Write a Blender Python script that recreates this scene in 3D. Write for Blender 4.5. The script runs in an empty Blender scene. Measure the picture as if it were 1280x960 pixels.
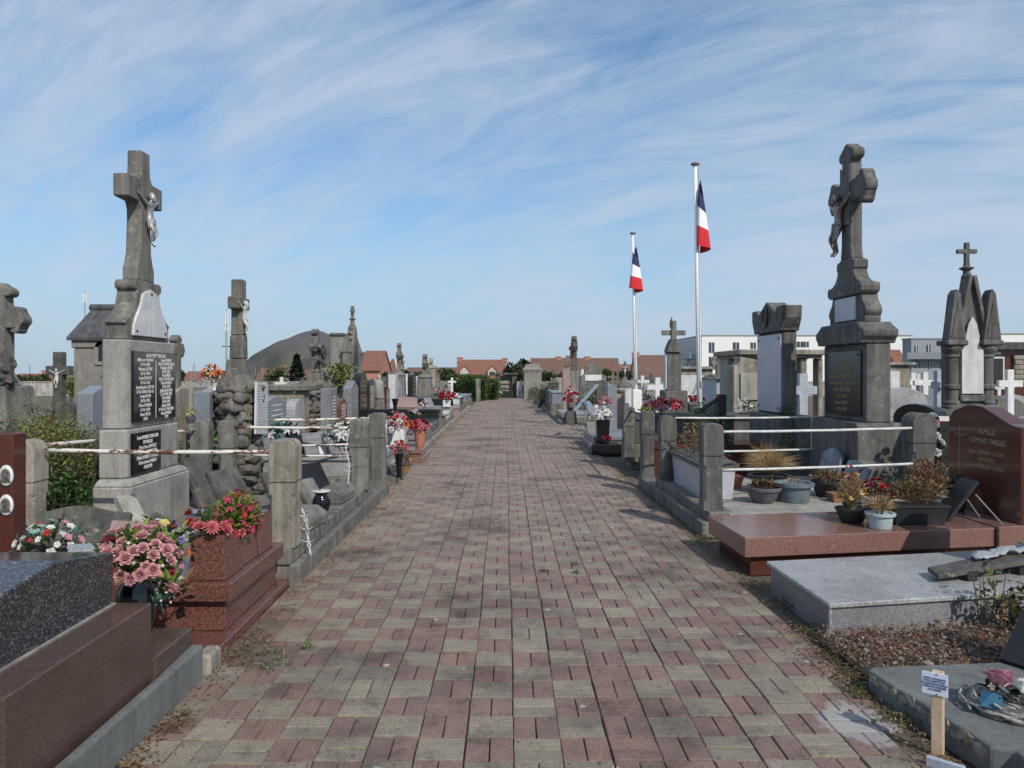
import bpy, bmesh, math, random
import numpy as np
from mathutils import Vector, Matrix, Euler, noise
sc = bpy.context.scene
C = sc.collection
PI = math.pi
rnd = random.Random(7)
EYE = 1.55; F = 955.0; VX = 632.0; HY = 466.0
def X(px, Y): return (px - VX) * Y / F          # metres right of the path axis for something standing Y metres away
def Z(py, Y): return EYE + (HY - py) * Y / F
# ------------------------------------------------------------------ materials
def nmat(name):
    m = bpy.data.materials.new(name); m.use_nodes = True
    nt = m.node_tree; b = nt.nodes['Principled BSDF']
    return m, nt, b
def nd(nt, t, **kw):
    n = nt.nodes.new(t)
    for k, v in kw.items():
        if k in n.inputs: n.inputs[k].default_value = v
        else: setattr(n, k, v)
    return n
def ramp(nt, src, stops):
    r = nt.nodes.new('ShaderNodeValToRGB'); e = r.color_ramp.elements
    while len(e) < len(stops): e.new(0.5)
    for i, (p, c) in enumerate(stops):
        e[i].position = p
        e[i].color = (c, c, c, 1) if isinstance(c, (int, float)) else (*c, 1)
    nt.links.new(src, r.inputs[0]); return r.outputs[0]
def mix(nt, a, b, f, mode='MIX'):
    m = nt.nodes.new('ShaderNodeMix'); m.data_type = 'RGBA'; m.blend_type = mode
    for s, v in ((0, f), (6, a), (7, b)):
        if isinstance(v, bpy.types.NodeSocket): nt.links.new(v, m.inputs[s])
        elif s == 0: m.inputs[0].default_value = v
        else: m.inputs[s].default_value = (*v, 1)
    return m.outputs[2]
def pos(nt, scale=(1, 1, 1)):
    g = nt.nodes.new('ShaderNodeNewGeometry')
    mp = nt.nodes.new('ShaderNodeMapping'); mp.inputs['Scale'].default_value = scale
    nt.links.new(g.outputs['Position'], mp.inputs['Vector']); return mp.outputs[0]
def noi(nt, vec, scale, detail=4, rough=.6):
    n = nd(nt, 'ShaderNodeTexNoise', Scale=scale, Detail=detail, Roughness=rough)
    nt.links.new(vec, n.inputs['Vector']); return n.outputs['Fac']
def vor(nt, vec, scale):
    n = nd(nt, 'ShaderNodeTexVoronoi', Scale=scale)
    nt.links.new(vec, n.inputs['Vector']); return n
def bump(nt, b, h, strength=.3, dist=.01):
    n = nd(nt, 'ShaderNodeBump', Strength=strength, Distance=dist)
    nt.links.new(h, n.inputs['Height']); nt.links.new(n.outputs[0], b.inputs['Normal'])
MATS = {}
def stone(name, col, rough=.85, var=.3, lich=.0, bmp=.35, dark=.45):
    m, nt, b = nmat(name)
    p = pos(nt)
    a = ramp(nt, noi(nt, p, 2.2, 6, .65), [(.3, 1 - var), (.7, 1 + var * .5)])
    c = mix(nt, col, a, 1, 'MULTIPLY')
    st = ramp(nt, noi(nt, pos(nt, (9, 9, .7)), 1.0, 5, .6), [(.40, 1 - dark), (.58, 1.0)])
    c = mix(nt, c, st, .8, 'MULTIPLY')
    s2 = ramp(nt, noi(nt, pos(nt, (23, 23, 1.6)), 1.0, 6, .65), [(.36, 1 - dark * .9), (.50, 1.0)]); c = mix(nt, c, s2, .6, 'MULTIPLY')
    bl = ramp(nt, noi(nt, p, 5.5, 8, .7), [(.34, 1 - dark * .9), (.48, 1.05), (.75, 1.22)]); c = mix(nt, c, bl, .75, 'MULTIPLY')
    f = ramp(nt, noi(nt, p, 60, 3, .7), [(.3, .74), (.7, 1.2)])
    c = mix(nt, c, f, .8, 'MULTIPLY')
    if lich > 0:
        lm = ramp(nt, noi(nt, p, 9, 6, .7), [(.62 - lich * .15, 0.), (.72, .8)])
        c = mix(nt, c, (.36, .35, .27), lm)
        g = nt.nodes.new('ShaderNodeMath'); g.operation = 'MULTIPLY'
        nt.links.new(ramp(nt, noi(nt, p, 38, 3, .8), [(.64, 0.), (.70, .8)]), g.inputs[0]); nt.links.new(ramp(nt, noi(nt, p, 3.1, 3, .5), [(.50, 0.), (.62, lich * 2)]), g.inputs[1])
        c = mix(nt, c, (.46, .44, .38), g.outputs[0])
    nt.links.new(c, b.inputs['Base Color']); b.inputs['Roughness'].default_value = rough
    bump(nt, b, noi(nt, p, 45, 6, .7), bmp, .012)
    MATS[name] = m; return m
def granite(name, cols, scale=260, rough=.14, stain=.15):
    m, nt, b = nmat(name); p = pos(nt)
    v = vor(nt, p, scale)
    s = nt.nodes.new('ShaderNodeSeparateColor'); nt.links.new(v.outputs['Color'], s.inputs[0])
    n = len(cols); stops = [(i / max(1, n - 1) if n > 1 else 0, c) for i, c in enumerate(cols)]
    c = ramp(nt, s.outputs[0], stops)
    c2 = ramp(nt, noi(nt, p, scale * .35, 3, .7), [(.35, .75), (.65, 1.2)])
    c = mix(nt, c, c2, .8, 'MULTIPLY')
    d = ramp(nt, noi(nt, p, 2.6, 6, .7), [(.35, 1 - stain * 2), (.6, 1.0)])
    c = mix(nt, c, d, 1, 'MULTIPLY')
    nt.links.new(c, b.inputs['Base Color'])
    r = nt.nodes.new('ShaderNodeMapRange'); r.inputs[3].default_value = rough * .8; r.inputs[4].default_value = rough * 2.2
    nt.links.new(noi(nt, p, 7, 5, .7), r.inputs[0]); nt.links.new(r.outputs[0], b.inputs['Roughness'])
    MATS[name] = m; return m
def plain(name, col, rough=.5, var=.15, metal=0., sss=0., scale=12, bmp=0, trans=0):
    m, nt, b = nmat(name); p = pos(nt)
    a = ramp(nt, noi(nt, p, scale, 5, .6), [(.3, 1 - var), (.7, 1 + var)])
    c = mix(nt, col, a, 1, 'MULTIPLY')
    nt.links.new(c, b.inputs['Base Color'])
    b.inputs['Roughness'].default_value = rough; b.inputs['Metallic'].default_value = metal
    if bmp: bump(nt, b, noi(nt, p, scale * 4, 5, .6), bmp, .01)
    MATS[name] = m; return m
def leafmat(name, col, col2=None, rough=.55):
    """foliage: colour varies per island, a little light passes through"""
    m, nt, b = nmat(name)
    g = nt.nodes.new('ShaderNodeNewGeometry')
    col2 = col2 or tuple(x * .5 for x in col)
    c = mix(nt, col2, col, g.outputs['Random Per Island'])
    nt.links.new(c, b.inputs['Base Color']); b.inputs['Roughness'].default_value = rough
    t = nt.nodes.new('ShaderNodeBsdfTranslucent'); nt.links.new(c, t.inputs[0])
    ms = nt.nodes.new('ShaderNodeMixShader'); ms.inputs[0].default_value = .3
    nt.links.new(b.outputs[0], ms.inputs[1]); nt.links.new(t.outputs[0], ms.inputs[2])
    nt.links.new(ms.outputs[0], nt.nodes['Material Output'].inputs[0])
    MATS[name] = m; return m
stone('greystone', (.205, .193, .172), lich=.25)
stone('tanstone', (.34, .305, .25), lich=.4)
stone('darkstone', (.115, .11, .10), lich=.05)
stone('rightstone', (.155, .15, .14), lich=.1)
stone('rock', (.19, .175, .155), lich=.2, bmp=.9)
stone('kerbstone', (.20, .19, .17), lich=.3)
stone('concrete', (.35, .333, .30), lich=.2, dark=.26)
stone('cement', (.155, .163, .16), lich=.0, var=.2, dark=.2)
stone('palewall', (.50, .47, .42), lich=0)
stone('chapelstone', (.27, .25, .22), lich=.1, var=.2, dark=.25)
stone('slate', (.10, .10, .105), lich=0, var=.2)
stone('marble', (.62, .62, .62), rough=.4, var=.12, bmp=.05, dark=.18)
stone('lilacmarble', (.50, .50, .56), rough=.35, var=.1, bmp=.05, dark=.12)
stone('bluemarble', (.22, .25, .30), rough=.4, var=.3, bmp=.05)
stone('whitepaint', (.72, .72, .70), rough=.5, var=.08, bmp=.1, dark=.15)
stone('bluewhite_shade', (.40, .44, .50), rough=.6, var=.1, bmp=.1, dark=.15)  # pale colour, darkened and blued to hold the shade on a white cross
granite('blackspeck', [(.022, .023, .026), (.028, .029, .032), (.034, .035, .04), (.06, .062, .068), (.19, .192, .2)], 135, .11, .08)
granite('browngranite', [(.082, .05, .042), (.095, .06, .05), (.115, .075, .065), (.066, .039, .034)], 220, .16, .1)
granite('redgranite', [(.215, .088, .066), (.175, .073, .056), (.045, .026, .022), (.25, .118, .09)], 170, .13, .06)
granite('pinkgranite', [(.245, .125, .10), (.28, .155, .125), (.13, .068, .058), (.30, .18, .15)], 230, .12, .05)
granite('redstele', [(.095, .032, .024), (.115, .04, .03), (.062, .022, .018), (.13, .048, .036)], 300, .1, .05)
granite('lightgranite', [(.34, .34, .34), (.42, .42, .42), (.2, .2, .21), (.5, .5, .49), (.27, .27, .28)], 190, .25, .15)
granite('midgranite', [(.22, .22, .23), (.28, .28, .29), (.14, .14, .15), (.32, .32, .33)], 200, .2, .12)
granite('bluegranite', [(.22, .24, .28), (.28, .30, .34), (.15, .17, .2), (.34, .36, .40)], 240, .2, .1)
granite('black', [(.012, .012, .013), (.016, .016, .018), (.02, .02, .022)], 200, .1, .05)
granite('darkgreen', [(.018, .022, .02), (.026, .03, .026), (.035, .04, .035)], 200, .12, .05)
granite('rosegranite', [(.36, .26, .24), (.42, .31, .28), (.28, .19, .175), (.46, .36, .33)], 220, .2, .1)
plain('glossblack', (.008, .008, .009), .08, 0)
plain('pewter', (.36, .36, .365), .55, .5, .7, scale=40, bmp=.3)
plain('bronze', (.24, .205, .19), .38, .6, .8, scale=30, bmp=.3)
plain('whitestatue', (.50, .50, .48), .6, .3)
plain('gold', (.31, .25, .14), .5, .25)
plain('letterwhite', (.62, .62, .60), .5, .2)
plain('lettergrey', (.28, .28, .28), .5, .1)
plain('letterblue', (.10, .13, .22), .6, .1)
plain('pole', (.80, .80, .79), .35, .03)
plain('iron', (.02, .02, .022), .5, .3)
plain('steel', (.45, .46, .47), .35, .1, .6)
plain('potdark', (.022, .024, .027), .5, .2)
plain('potgrey', (.10, .105, .11), .6, .2)
plain('potblue', (.13, .17, .20), .5, .2)
plain('potpale', (.42, .52, .54), .45, .1)
plain('potbrown', (.25, .13, .06), .7, .3)
plain('terracotta', (.42, .16, .11), .7, .2)
plain('wood', (.52, .38, .25), .7, .2, scale=25)
plain('signwhite', (.62, .68, .80), .5, .03)
plain('soil', (.06, .045, .03), .95, .4, bmp=.5)
plain('capgrey', (.22, .20, .19), .5, .2)
plain('flagblue', (.02, .03, .09), .8, .05)
plain('flagwhite', (.80, .80, .82), .8, .03)
plain('flagred', (.62, .02, .03), .8, .05)
plain('rooftile', (.21, .092, .065), .85, .3, scale=3, bmp=.3)
plain('rooftilebrown', (.145, .085, .065), .85, .3, scale=3, bmp=.3)
plain('brickwall', (.42, .20, .135), .85, .15, scale=3)
plain('housewall', (.55, .46, .36), .85, .12, scale=2)
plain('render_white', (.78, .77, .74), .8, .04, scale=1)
plain('render_shade', (.50, .53, .56), .8, .06, scale=1)  # white render with the shade of the side walls put into its colour
plain('render_mid', (.27, .29, .32), .8, .06, scale=1)
plain('window', (.05, .06, .075), .12, .2, scale=1)
plain('windowlit', (.45, .5, .55), .2, .2, scale=1)
plain('cloth', (.34, .36, .40), .9, .2)
plain('blueplastic', (.02, .11, .19), .4, .2)
plain('bark', (.09, .065, .045), .9, .3, bmp=.5)
plain('picture', (.12, .11, .10), .3, .6, scale=60)
plain('wicker', (.30, .285, .26), .7, .4, scale=60)
plain('glasslens', (.02, .02, .03), .2, .1)
plain('twig', (.16, .10, .055), .9, .3)
def petals(name, col, col2=None): return leafmat(name, col, col2 or tuple(x * .62 for x in col), .6)
petals('p_rose', (.70, .38, .39), (.56, .27, .29)); petals('p_deep', (.42, .06, .10)); petals('p_red', (.55, .02, .03), (.35, .01, .03))
petals('p_white', (.78, .77, .74), (.62, .62, .60)); petals('p_yellow', (.72, .58, .20)); petals('p_orange', (.78, .20, .05))
petals('p_pink', (.68, .30, .38)); petals('p_purple', (.22, .14, .38)); petals('p_salmon', (.72, .22, .22), (.55, .12, .14)); petals('p_mint', (.32, .52, .45))
petals('p_hotpink', (.55, .04, .14), (.36, .02, .08)); petals('p_mauve', (.56, .30, .50))
leafmat('leaf', (.085, .16, .035), (.03, .065, .015)); leafmat('leaflime', (.24, .32, .05), (.12, .2, .03)); leafmat('leafdark', (.03, .06, .02), (.012, .028, .01))
leafmat('weed', (.27, .31, .10), (.12, .16, .04)); leafmat('ivy', (.06, .13, .03), (.025, .06, .012)); leafmat('dry', (.34, .22, .10), (.16, .085, .035))
leafmat('drygrass', (.52, .37, .19), (.34, .22, .10)); leafmat('rust', (.22, .08, .04), (.10, .035, .02)); leafmat('teal', (.10, .26, .22), (.04, .13, .11))
leafmat('treeleaf', (.075, .12, .03), (.025, .05, .012)); leafmat('yewleaf', (.018, .035, .018), (.008, .016, .01)); leafmat('hedgeleaf', (.075, .13, .02), (.03, .06, .01))
leafmat('litter', (.20, .12, .06), (.08, .05, .03)); leafmat('redchips', (.31, .12, .085), (.16, .07, .05)); leafmat('palechips', (.42, .38, .32), (.26, .23, .2))
leafmat('straw', (.36, .27, .15), (.2, .14, .07)); leafmat('mossgreen', (.10, .12, .03), (.05, .06, .015))
def rusty():
    m, nt, b = nmat('rusty_paint'); p = pos(nt, (1, 1, 3))
    f = ramp(nt, noi(nt, p, 5.5, 5, .65), [(.5, 0.), (.56, 1.)])
    c = mix(nt, (.66, .64, .58), (.13, .05, .03), f)
    nt.links.new(c, b.inputs['Base Color']); b.inputs['Roughness'].default_value = .6; MATS['rusty'] = m
rusty()
plain('railwhite', (.58, .58, .56), .5, .25)
# ------------------------------------------------------------------ mesh builder
class MB:
    def __init__(s): s.v = []; s.f = []; s.m = []; s.mi = 0
    def add(s, vs, fs):
        o = len(s.v); s.v += [tuple(p) for p in vs]
        for f in fs: s.f.append([i + o for i in f]); s.m.append(s.mi)
        return s
    def prism_z(s, poly, z0, z1):
        n = len(poly)
        vs = [(x, y, z0) for x, y in poly] + [(x, y, z1) for x, y in poly]
        return s.add(vs, [list(range(n))[::-1], list(range(n, 2 * n))] + [[i, (i + 1) % n, n + (i + 1) % n, n + i] for i in range(n)])
    def box(s, x0, x1, y0, y1, z0, z1): return s.prism_z([(x0, y0), (x1, y0), (x1, y1), (x0, y1)], z0, z1)
    def frus(s, a, z0, b, z1):
        q = lambda r, z: [(r[0], r[2], z), (r[1], r[2], z), (r[1], r[3], z), (r[0], r[3], z)]
        return s.add(q(a, z0) + q(b, z1), [[3, 2, 1, 0], [4, 5, 6, 7]] + [[i, (i + 1) % 4, 4 + (i + 1) % 4, 4 + i] for i in range(4)])
    def prism_x(s, prof, x0, x1):      # prof in (y, z)
        n = len(prof)
        vs = [(x0, y, z) for y, z in prof] + [(x1, y, z) for y, z in prof]
        return s.add(vs, [list(range(n)), list(range(n, 2 * n))[::-1]] + [[i, n + i, n + (i + 1) % n, (i + 1) % n] for i in range(n)])
    def prism_y(s, prof, y0, y1):      # prof in (x, z)
        n = len(prof)
        vs = [(x, y0, z) for x, z in prof] + [(x, y1, z) for x, z in prof]
        return s.add(vs, [list(range(n)), list(range(n, 2 * n))[::-1]] + [[i, n + i, n + (i + 1) % n, (i + 1) % n] for i in range(n)])
    def lathe(s, prof, n=20, c=(0, 0, 0)):
        vs = []; fs = []
        for r, z in prof:
            for k in range(n):
                a = 2 * PI * k / n; vs.append((c[0] + r * math.cos(a), c[1] + r * math.sin(a), c[2] + z))
        for j in range(len(prof) - 1):
            for k in range(n): fs.append([j * n + k, j * n + (k + 1) % n, (j + 1) * n + (k + 1) % n, (j + 1) * n + k])
        fs.append(list(range(n))[::-1]); fs.append([(len(prof) - 1) * n + k for k in range(n)])
        return s.add(vs, fs)
    def tube(s, pts, r, n=8, r1=None):
        pts = [Vector(p) for p in pts]; vs = []; fs = []; m = len(pts)
        for i, p in enumerate(pts):
            t = (pts[min(i + 1, m - 1)] - pts[max(i - 1, 0)]).normalized()
            u = t.orthogonal().normalized(); w = t.cross(u)
            if i: # keep the frame from twisting
                u = (pu - t * pu.dot(t)).normalized(); w = t.cross(u)
            pu = u
            rr = r if r1 is None else r + (r1 - r) * i / (m - 1)
            for k in range(n):
                a = 2 * PI * k / n; vs.append(p + (u * math.cos(a) + w * math.sin(a)) * rr)
        for i in range(m - 1):
            for k in range(n): fs.append([i * n + k, i * n + (k + 1) % n, (i + 1) * n + (k + 1) % n, (i + 1) * n + k])
        fs.append(list(range(n))[::-1]); fs.append([(m - 1) * n + k for k in range(n)])
        return s.add(vs, fs)
    def bar(s, a, b, w, h):
        a = Vector(a); b = Vector(b); t = (b - a).normalized()
        u = t.cross(Vector((0, 0, 1)))
        u = u.normalized() if u.length > 1e-4 else Vector((1, 0, 0)); w2 = u.cross(t)
        vs = [p + u * i * w / 2 + w2 * j * h / 2 for p in (a, b) for i, j in ((-1, -1), (1, -1), (1, 1), (-1, 1))]
        return s.add(vs, [[3, 2, 1, 0], [4, 5, 6, 7]] + [[i, (i + 1) % 4, 4 + (i + 1) % 4, 4 + i] for i in range(4)])
    def blob(s, c, r, seed=0, amp=.2, nu=12, nv=8, fr=2.2):
        vs = []; fs = []
        for j in range(nv + 1):
            th = PI * j / nv
            for k in range(nu):
                ph = 2 * PI * k / nu
                d = Vector((math.sin(th) * math.cos(ph), math.sin(th) * math.sin(ph), math.cos(th)))
                a = 1 + amp * noise.noise(d * fr + Vector((seed * 7.3, seed * 3.1, seed)))*1.6
                vs.append((c[0] + d.x * r[0] * a, c[1] + d.y * r[1] * a, c[2] + d.z * r[2] * a))
        for j in range(nv):
            for k in range(nu): fs.append([j * nu + k, (j + 1) * nu + k, (j + 1) * nu + (k + 1) % nu, j * nu + (k + 1) % nu])
        return s.add(vs, fs)
    def leaf(s, p, d, up, L, W, bend=.25):
        p = Vector(p); d = Vector(d).normalized(); u = d.cross(Vector(up))
        if u.length < 1e-4: u = d.orthogonal()
        u.normalize(); n = u.cross(d)
        m = p + d * L * .5 + n * L * bend * .5
        return s.add([p, m - u * W / 2, p + d * L, m + u * W / 2], [[0, 1, 2, 3]])
    def xf(s, M):
        s.v = [tuple(M @ Vector(p)) for p in s.v]; return s
    def merge(s, o, M=None):
        return s.add([(M @ Vector(p)) if M else p for p in o.v], o.f)
    def mesh(s, name, mats, org=(0, 0, 0), recalc=True, smooth=False):
        me = bpy.data.meshes.new(name)
        me.from_pydata([(x - org[0], y - org[1], z - org[2]) for x, y, z in s.v], [], s.f)
        mats = mats if isinstance(mats, (list, tuple)) else [mats]
        for m in mats: me.materials.append(MATS[m] if isinstance(m, str) else m)
        if len(mats) > 1: me.polygons.foreach_set('material_index', s.m)
        if recalc:
            bm = bmesh.new(); bm.from_mesh(me); bmesh.ops.recalc_face_normals(bm, faces=bm.faces); bm.to_mesh(me); bm.free()
        if smooth: me.polygons.foreach_set('use_smooth', [True] * len(me.polygons))
        me.update(); return me
    def build(s, name, mats, parent=None, org=None, bevel=0, recalc=True, smooth=False, seg=1):
        """links the collected shapes as ONE object; shapes are given in world metres, org is where the object stands"""
        if org is None: org = ORG.get(parent.name, (0, 0, 0)) if parent else (0, 0, 0)
        o = bpy.data.objects.new(name, s.mesh(name, mats, org, recalc, smooth)); C.objects.link(o)
        if parent: o.parent = parent
        else: o.location = org
        ORG[o.name] = org
        if bevel:
            b = o.modifiers.new('edge', 'BEVEL'); b.width = bevel; b.segments = seg; b.limit_method = 'ANGLE'; b.angle_limit = math.radians(35)
        return o
ORG = {}
def tag(o, label=None, cat=None, group=None, kind=None):
    if label: o['label'] = label
    if cat: o['category'] = cat
    if group: o['group'] = group
    if kind: o['kind'] = kind
    return o
def thing(name, label, cat, loc=(0, 0, 0), rotz=0, group=None):
    o = bpy.data.objects.new(name, None); C.objects.link(o); o.location = loc; o.rotation_euler = (0, 0, rotz)
    o.empty_display_size = .1
    ORG[o.name] = (0, 0, 0) if rotz else tuple(loc)     # rotated things are built in their own axes
    return tag(o, label, cat, group)
def arc(cx, cz, r, a0, a1, n=8, rz=None):
    rz = rz or r
    return [(cx + r * math.cos(math.radians(a0 + (a1 - a0) * i / n)), cz + rz * math.sin(math.radians(a0 + (a1 - a0) * i / n))) for i in range(n + 1)]
def sym(half, c=0):     # half = [(halfwidth, z)...] bottom to top -> closed outline
    return [(c - w, z) for w, z in half] + [(c + w, z) for w, z in half[::-1]]
_texts = {}
def text_mb(lines, size, align='CENTER', lead=1.35, extr=.0015):
    """lines of lettering in the XY plane (x right, y up), as raw verts / faces"""
    cu = bpy.data.curves.new('lettering', 'FONT'); cu.body = '\n'.join(lines); cu.size = size; cu.align_x = align
    cu.space_line = lead; cu.extrude = extr; cu.resolution_u = 1; cu.align_y = 'CENTER'; cu.offset = size * .012
    o = bpy.data.objects.new('lettering', cu); C.objects.link(o)
    dg = bpy.context.evaluated_depsgraph_get(); me = bpy.data.meshes.new_from_object(o.evaluated_get(dg))
    mb = MB().add([v.co[:] for v in me.vertices], [list(p.vertices) for p in me.polygons])
    bpy.data.objects.remove(o); bpy.data.curves.remove(cu); bpy.data.meshes.remove(me)
    return mb
def place_text(mb, c, right, up):
    r = Vector(right).normalized(); u = Vector(up).normalized(); n = r.cross(u)
    M = Matrix(((r.x, u.x, n.x, c[0]), (r.y, u.y, n.y, c[1]), (r.z, u.z, n.z, c[2]), (0, 0, 0, 1)))
    return mb.xf(M)
# ------------------------------------------------------------------ camera, sky, sun
cam = bpy.data.cameras.new('camera'); co = bpy.data.objects.new('camera', cam); C.objects.link(co)
co.location = (0, 0, EYE); co.rotation_euler = (PI / 2, 0, 0)
cam.sensor_width = 36; cam.lens = 36 * F / 1280; cam.shift_x = (640 - VX) / 1280; cam.shift_y = -(480 - HY) / 1280
cam.clip_start = .05; cam.clip_end = 6000; sc.camera = co
SUN = Vector((.50, -.86, .80)).normalized()
sl = bpy.data.lights.new('sun', 'SUN'); sl.energy = 3.5; sl.angle = math.radians(.5); sl.color = (1, .93, .83)
so = bpy.data.objects.new('sun', sl); C.objects.link(so); so.rotation_euler = SUN.to_track_quat('Z', 'Y').to_euler()
w = bpy.data.worlds.new('World'); sc.world = w; w.use_nodes = True
nt = w.node_tree; bg = nt.nodes['Background']; bg.inputs[1].default_value = .1
sky = nt.nodes.new('ShaderNodeTexSky'); sky.sky_type = 'NISHITA'; sky.sun_disc = False
sky.sun_elevation = math.asin(SUN.z); sky.sun_rotation = math.atan2(SUN.x, SUN.y); sky.air_density = 1.0; sky.dust_density = .3; sky.ozone_density = 1.0
tc = nt.nodes.new('ShaderNodeTexCoord'); sx = nt.nodes.new('ShaderNodeSeparateXYZ'); nt.links.new(tc.outputs['Generated'], sx.inputs[0])
def mth(op, a, b=None, c=None):
    n = nt.nodes.new('ShaderNodeMath'); n.operation = op
    for i, v in enumerate((a, b, c)):
        if v is None: continue
        if isinstance(v, (int, float)): n.inputs[i].default_value = v
        else: nt.links.new(v, n.inputs[i])
    return n.outputs[0]
den = mth('ADD', mth('MAXIMUM', sx.outputs[2], 0.0), .40)
cx = nt.nodes.new('ShaderNodeCombineXYZ'); nt.links.new(mth('DIVIDE', sx.outputs[0], den), cx.inputs[0]); nt.links.new(mth('DIVIDE', sx.outputs[1], den), cx.inputs[1])
def cloud(rot, scl, scale, detail, rough, off=(0, 0, 0), dist=.4):
    mp = nt.nodes.new('ShaderNodeMapping'); mp.vector_type = 'TEXTURE'; mp.inputs['Rotation'].default_value = (0, 0, math.radians(rot)); mp.inputs['Scale'].default_value = (1 / scl[0], 1 / scl[1], 1); mp.inputs['Location'].default_value = off
    nt.links.new(cx.outputs[0], mp.inputs[0])
    n = nd(nt, 'ShaderNodeTexNoise', Scale=scale, Detail=detail, Roughness=rough, Distortion=dist); nt.links.new(mp.outputs[0], n.inputs['Vector']); return n.outputs['Fac']
# thin cirrus: a broad veil, torn streaks drawn out towards the lower left, and fine combed wisps
veil = cloud(-27, (.7, 1), 1.25, 4, .55, (5.1, 2.2, 0), .6)
wisp = cloud(-27, (.55, 1.25), 2.3, 10, .58, (1.3, 4.2, 0), 1.7)
fine = cloud(-24, (.45, 1.9), 4.4, 12, .70, (7.7, 2.2, 0), 1.2)
cl = mth('ADD', mth('MULTIPLY', veil, .50), mth('ADD', mth('MULTIPLY', wisp, .46), mth('MULTIPLY', fine, .38)))
cm = ramp(nt, cl, [(.53, 0.), (.625, .34), (.715, .66), (.84, .97)])
fade = ramp(nt, sx.outputs[2], [(0.0, .25), (.05, .75), (.13, 1.)])
cf = nt.nodes.new('ShaderNodeMath'); cf.operation = 'MULTIPLY'; nt.links.new(cm, cf.inputs[0]); nt.links.new(fade, cf.inputs[1])
base = mix(nt, sky.outputs[0], (.75, 1.15, 1.38), 1, 'MULTIPLY')
base = mix(nt, base, (4.0, 5.1, 6.4), ramp(nt, sx.outputs[2], [(0.0, .92), (.07, .76), (.16, .46), (.30, .18), (.6, 0.)]))
skyc = mix(nt, base, (5.3, 6.2, 7.5), cf.outputs[0])
nt.links.new(skyc, bg.inputs[0])
sc.view_settings.view_transform = 'Standard'; sc.view_settings.look = 'None'; sc.view_settings.gamma = 1; sc.view_settings.exposure = 0
sc.cycles.max_bounces = 6; sc.cycles.diffuse_bounces = 3; sc.cycles.transparent_max_bounces = 4; sc.cycles.use_denoising = True
# ------------------------------------------------------------------ ground
def ground_z(Y): return -.035 if Y < 52 else -.035 - (Y - 52) * .0147
def mat_ground():
    m, nt, b = nmat('ground'); p = pos(nt)
    near = mix(nt, (.17, .14, .11), (.09, .075, .055), noi(nt, p, 30, 5, .75))
    near = mix(nt, near, (.10, .11, .045), ramp(nt, noi(nt, p, 1.2, 5, .6), [(.55, 0.), (.7, .7)]))
    g = nt.nodes.new('ShaderNodeSeparateXYZ'); nt.links.new(pos(nt), g.inputs[0])
    far = ramp(nt, g.outputs[1], [(0, 0.), (1, 1.)])
    mr = nt.nodes.new('ShaderNodeMapRange'); mr.inputs[1].default_value = 50; mr.inputs[2].default_value = 80; nt.links.new(g.outputs[1], mr.inputs[0])
    c = mix(nt, near, (.10, .11, .055), mr.outputs[0])
    nt.links.new(c, b.inputs['Base Color']); b.inputs['Roughness'].default_value = .95
    bump(nt, b, noi(nt, p, 60, 5, .8), .8, .02); MATS['ground'] = m
mat_ground()
ys = [-80, -5, 20, 52, 60, 200, 600, 4000]; xs = [-3500, -60, 0, 60, 3500]
g = MB().add([(x, y, ground_z(y)) for y in ys for x in xs], [[j * 5 + i, j * 5 + i + 1, (j + 1) * 5 + i + 1, (j + 1) * 5 + i] for j in range(len(ys) - 1) for i in range(4)])
tag(g.build('ground', 'ground', recalc=False), kind='structure')
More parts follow.
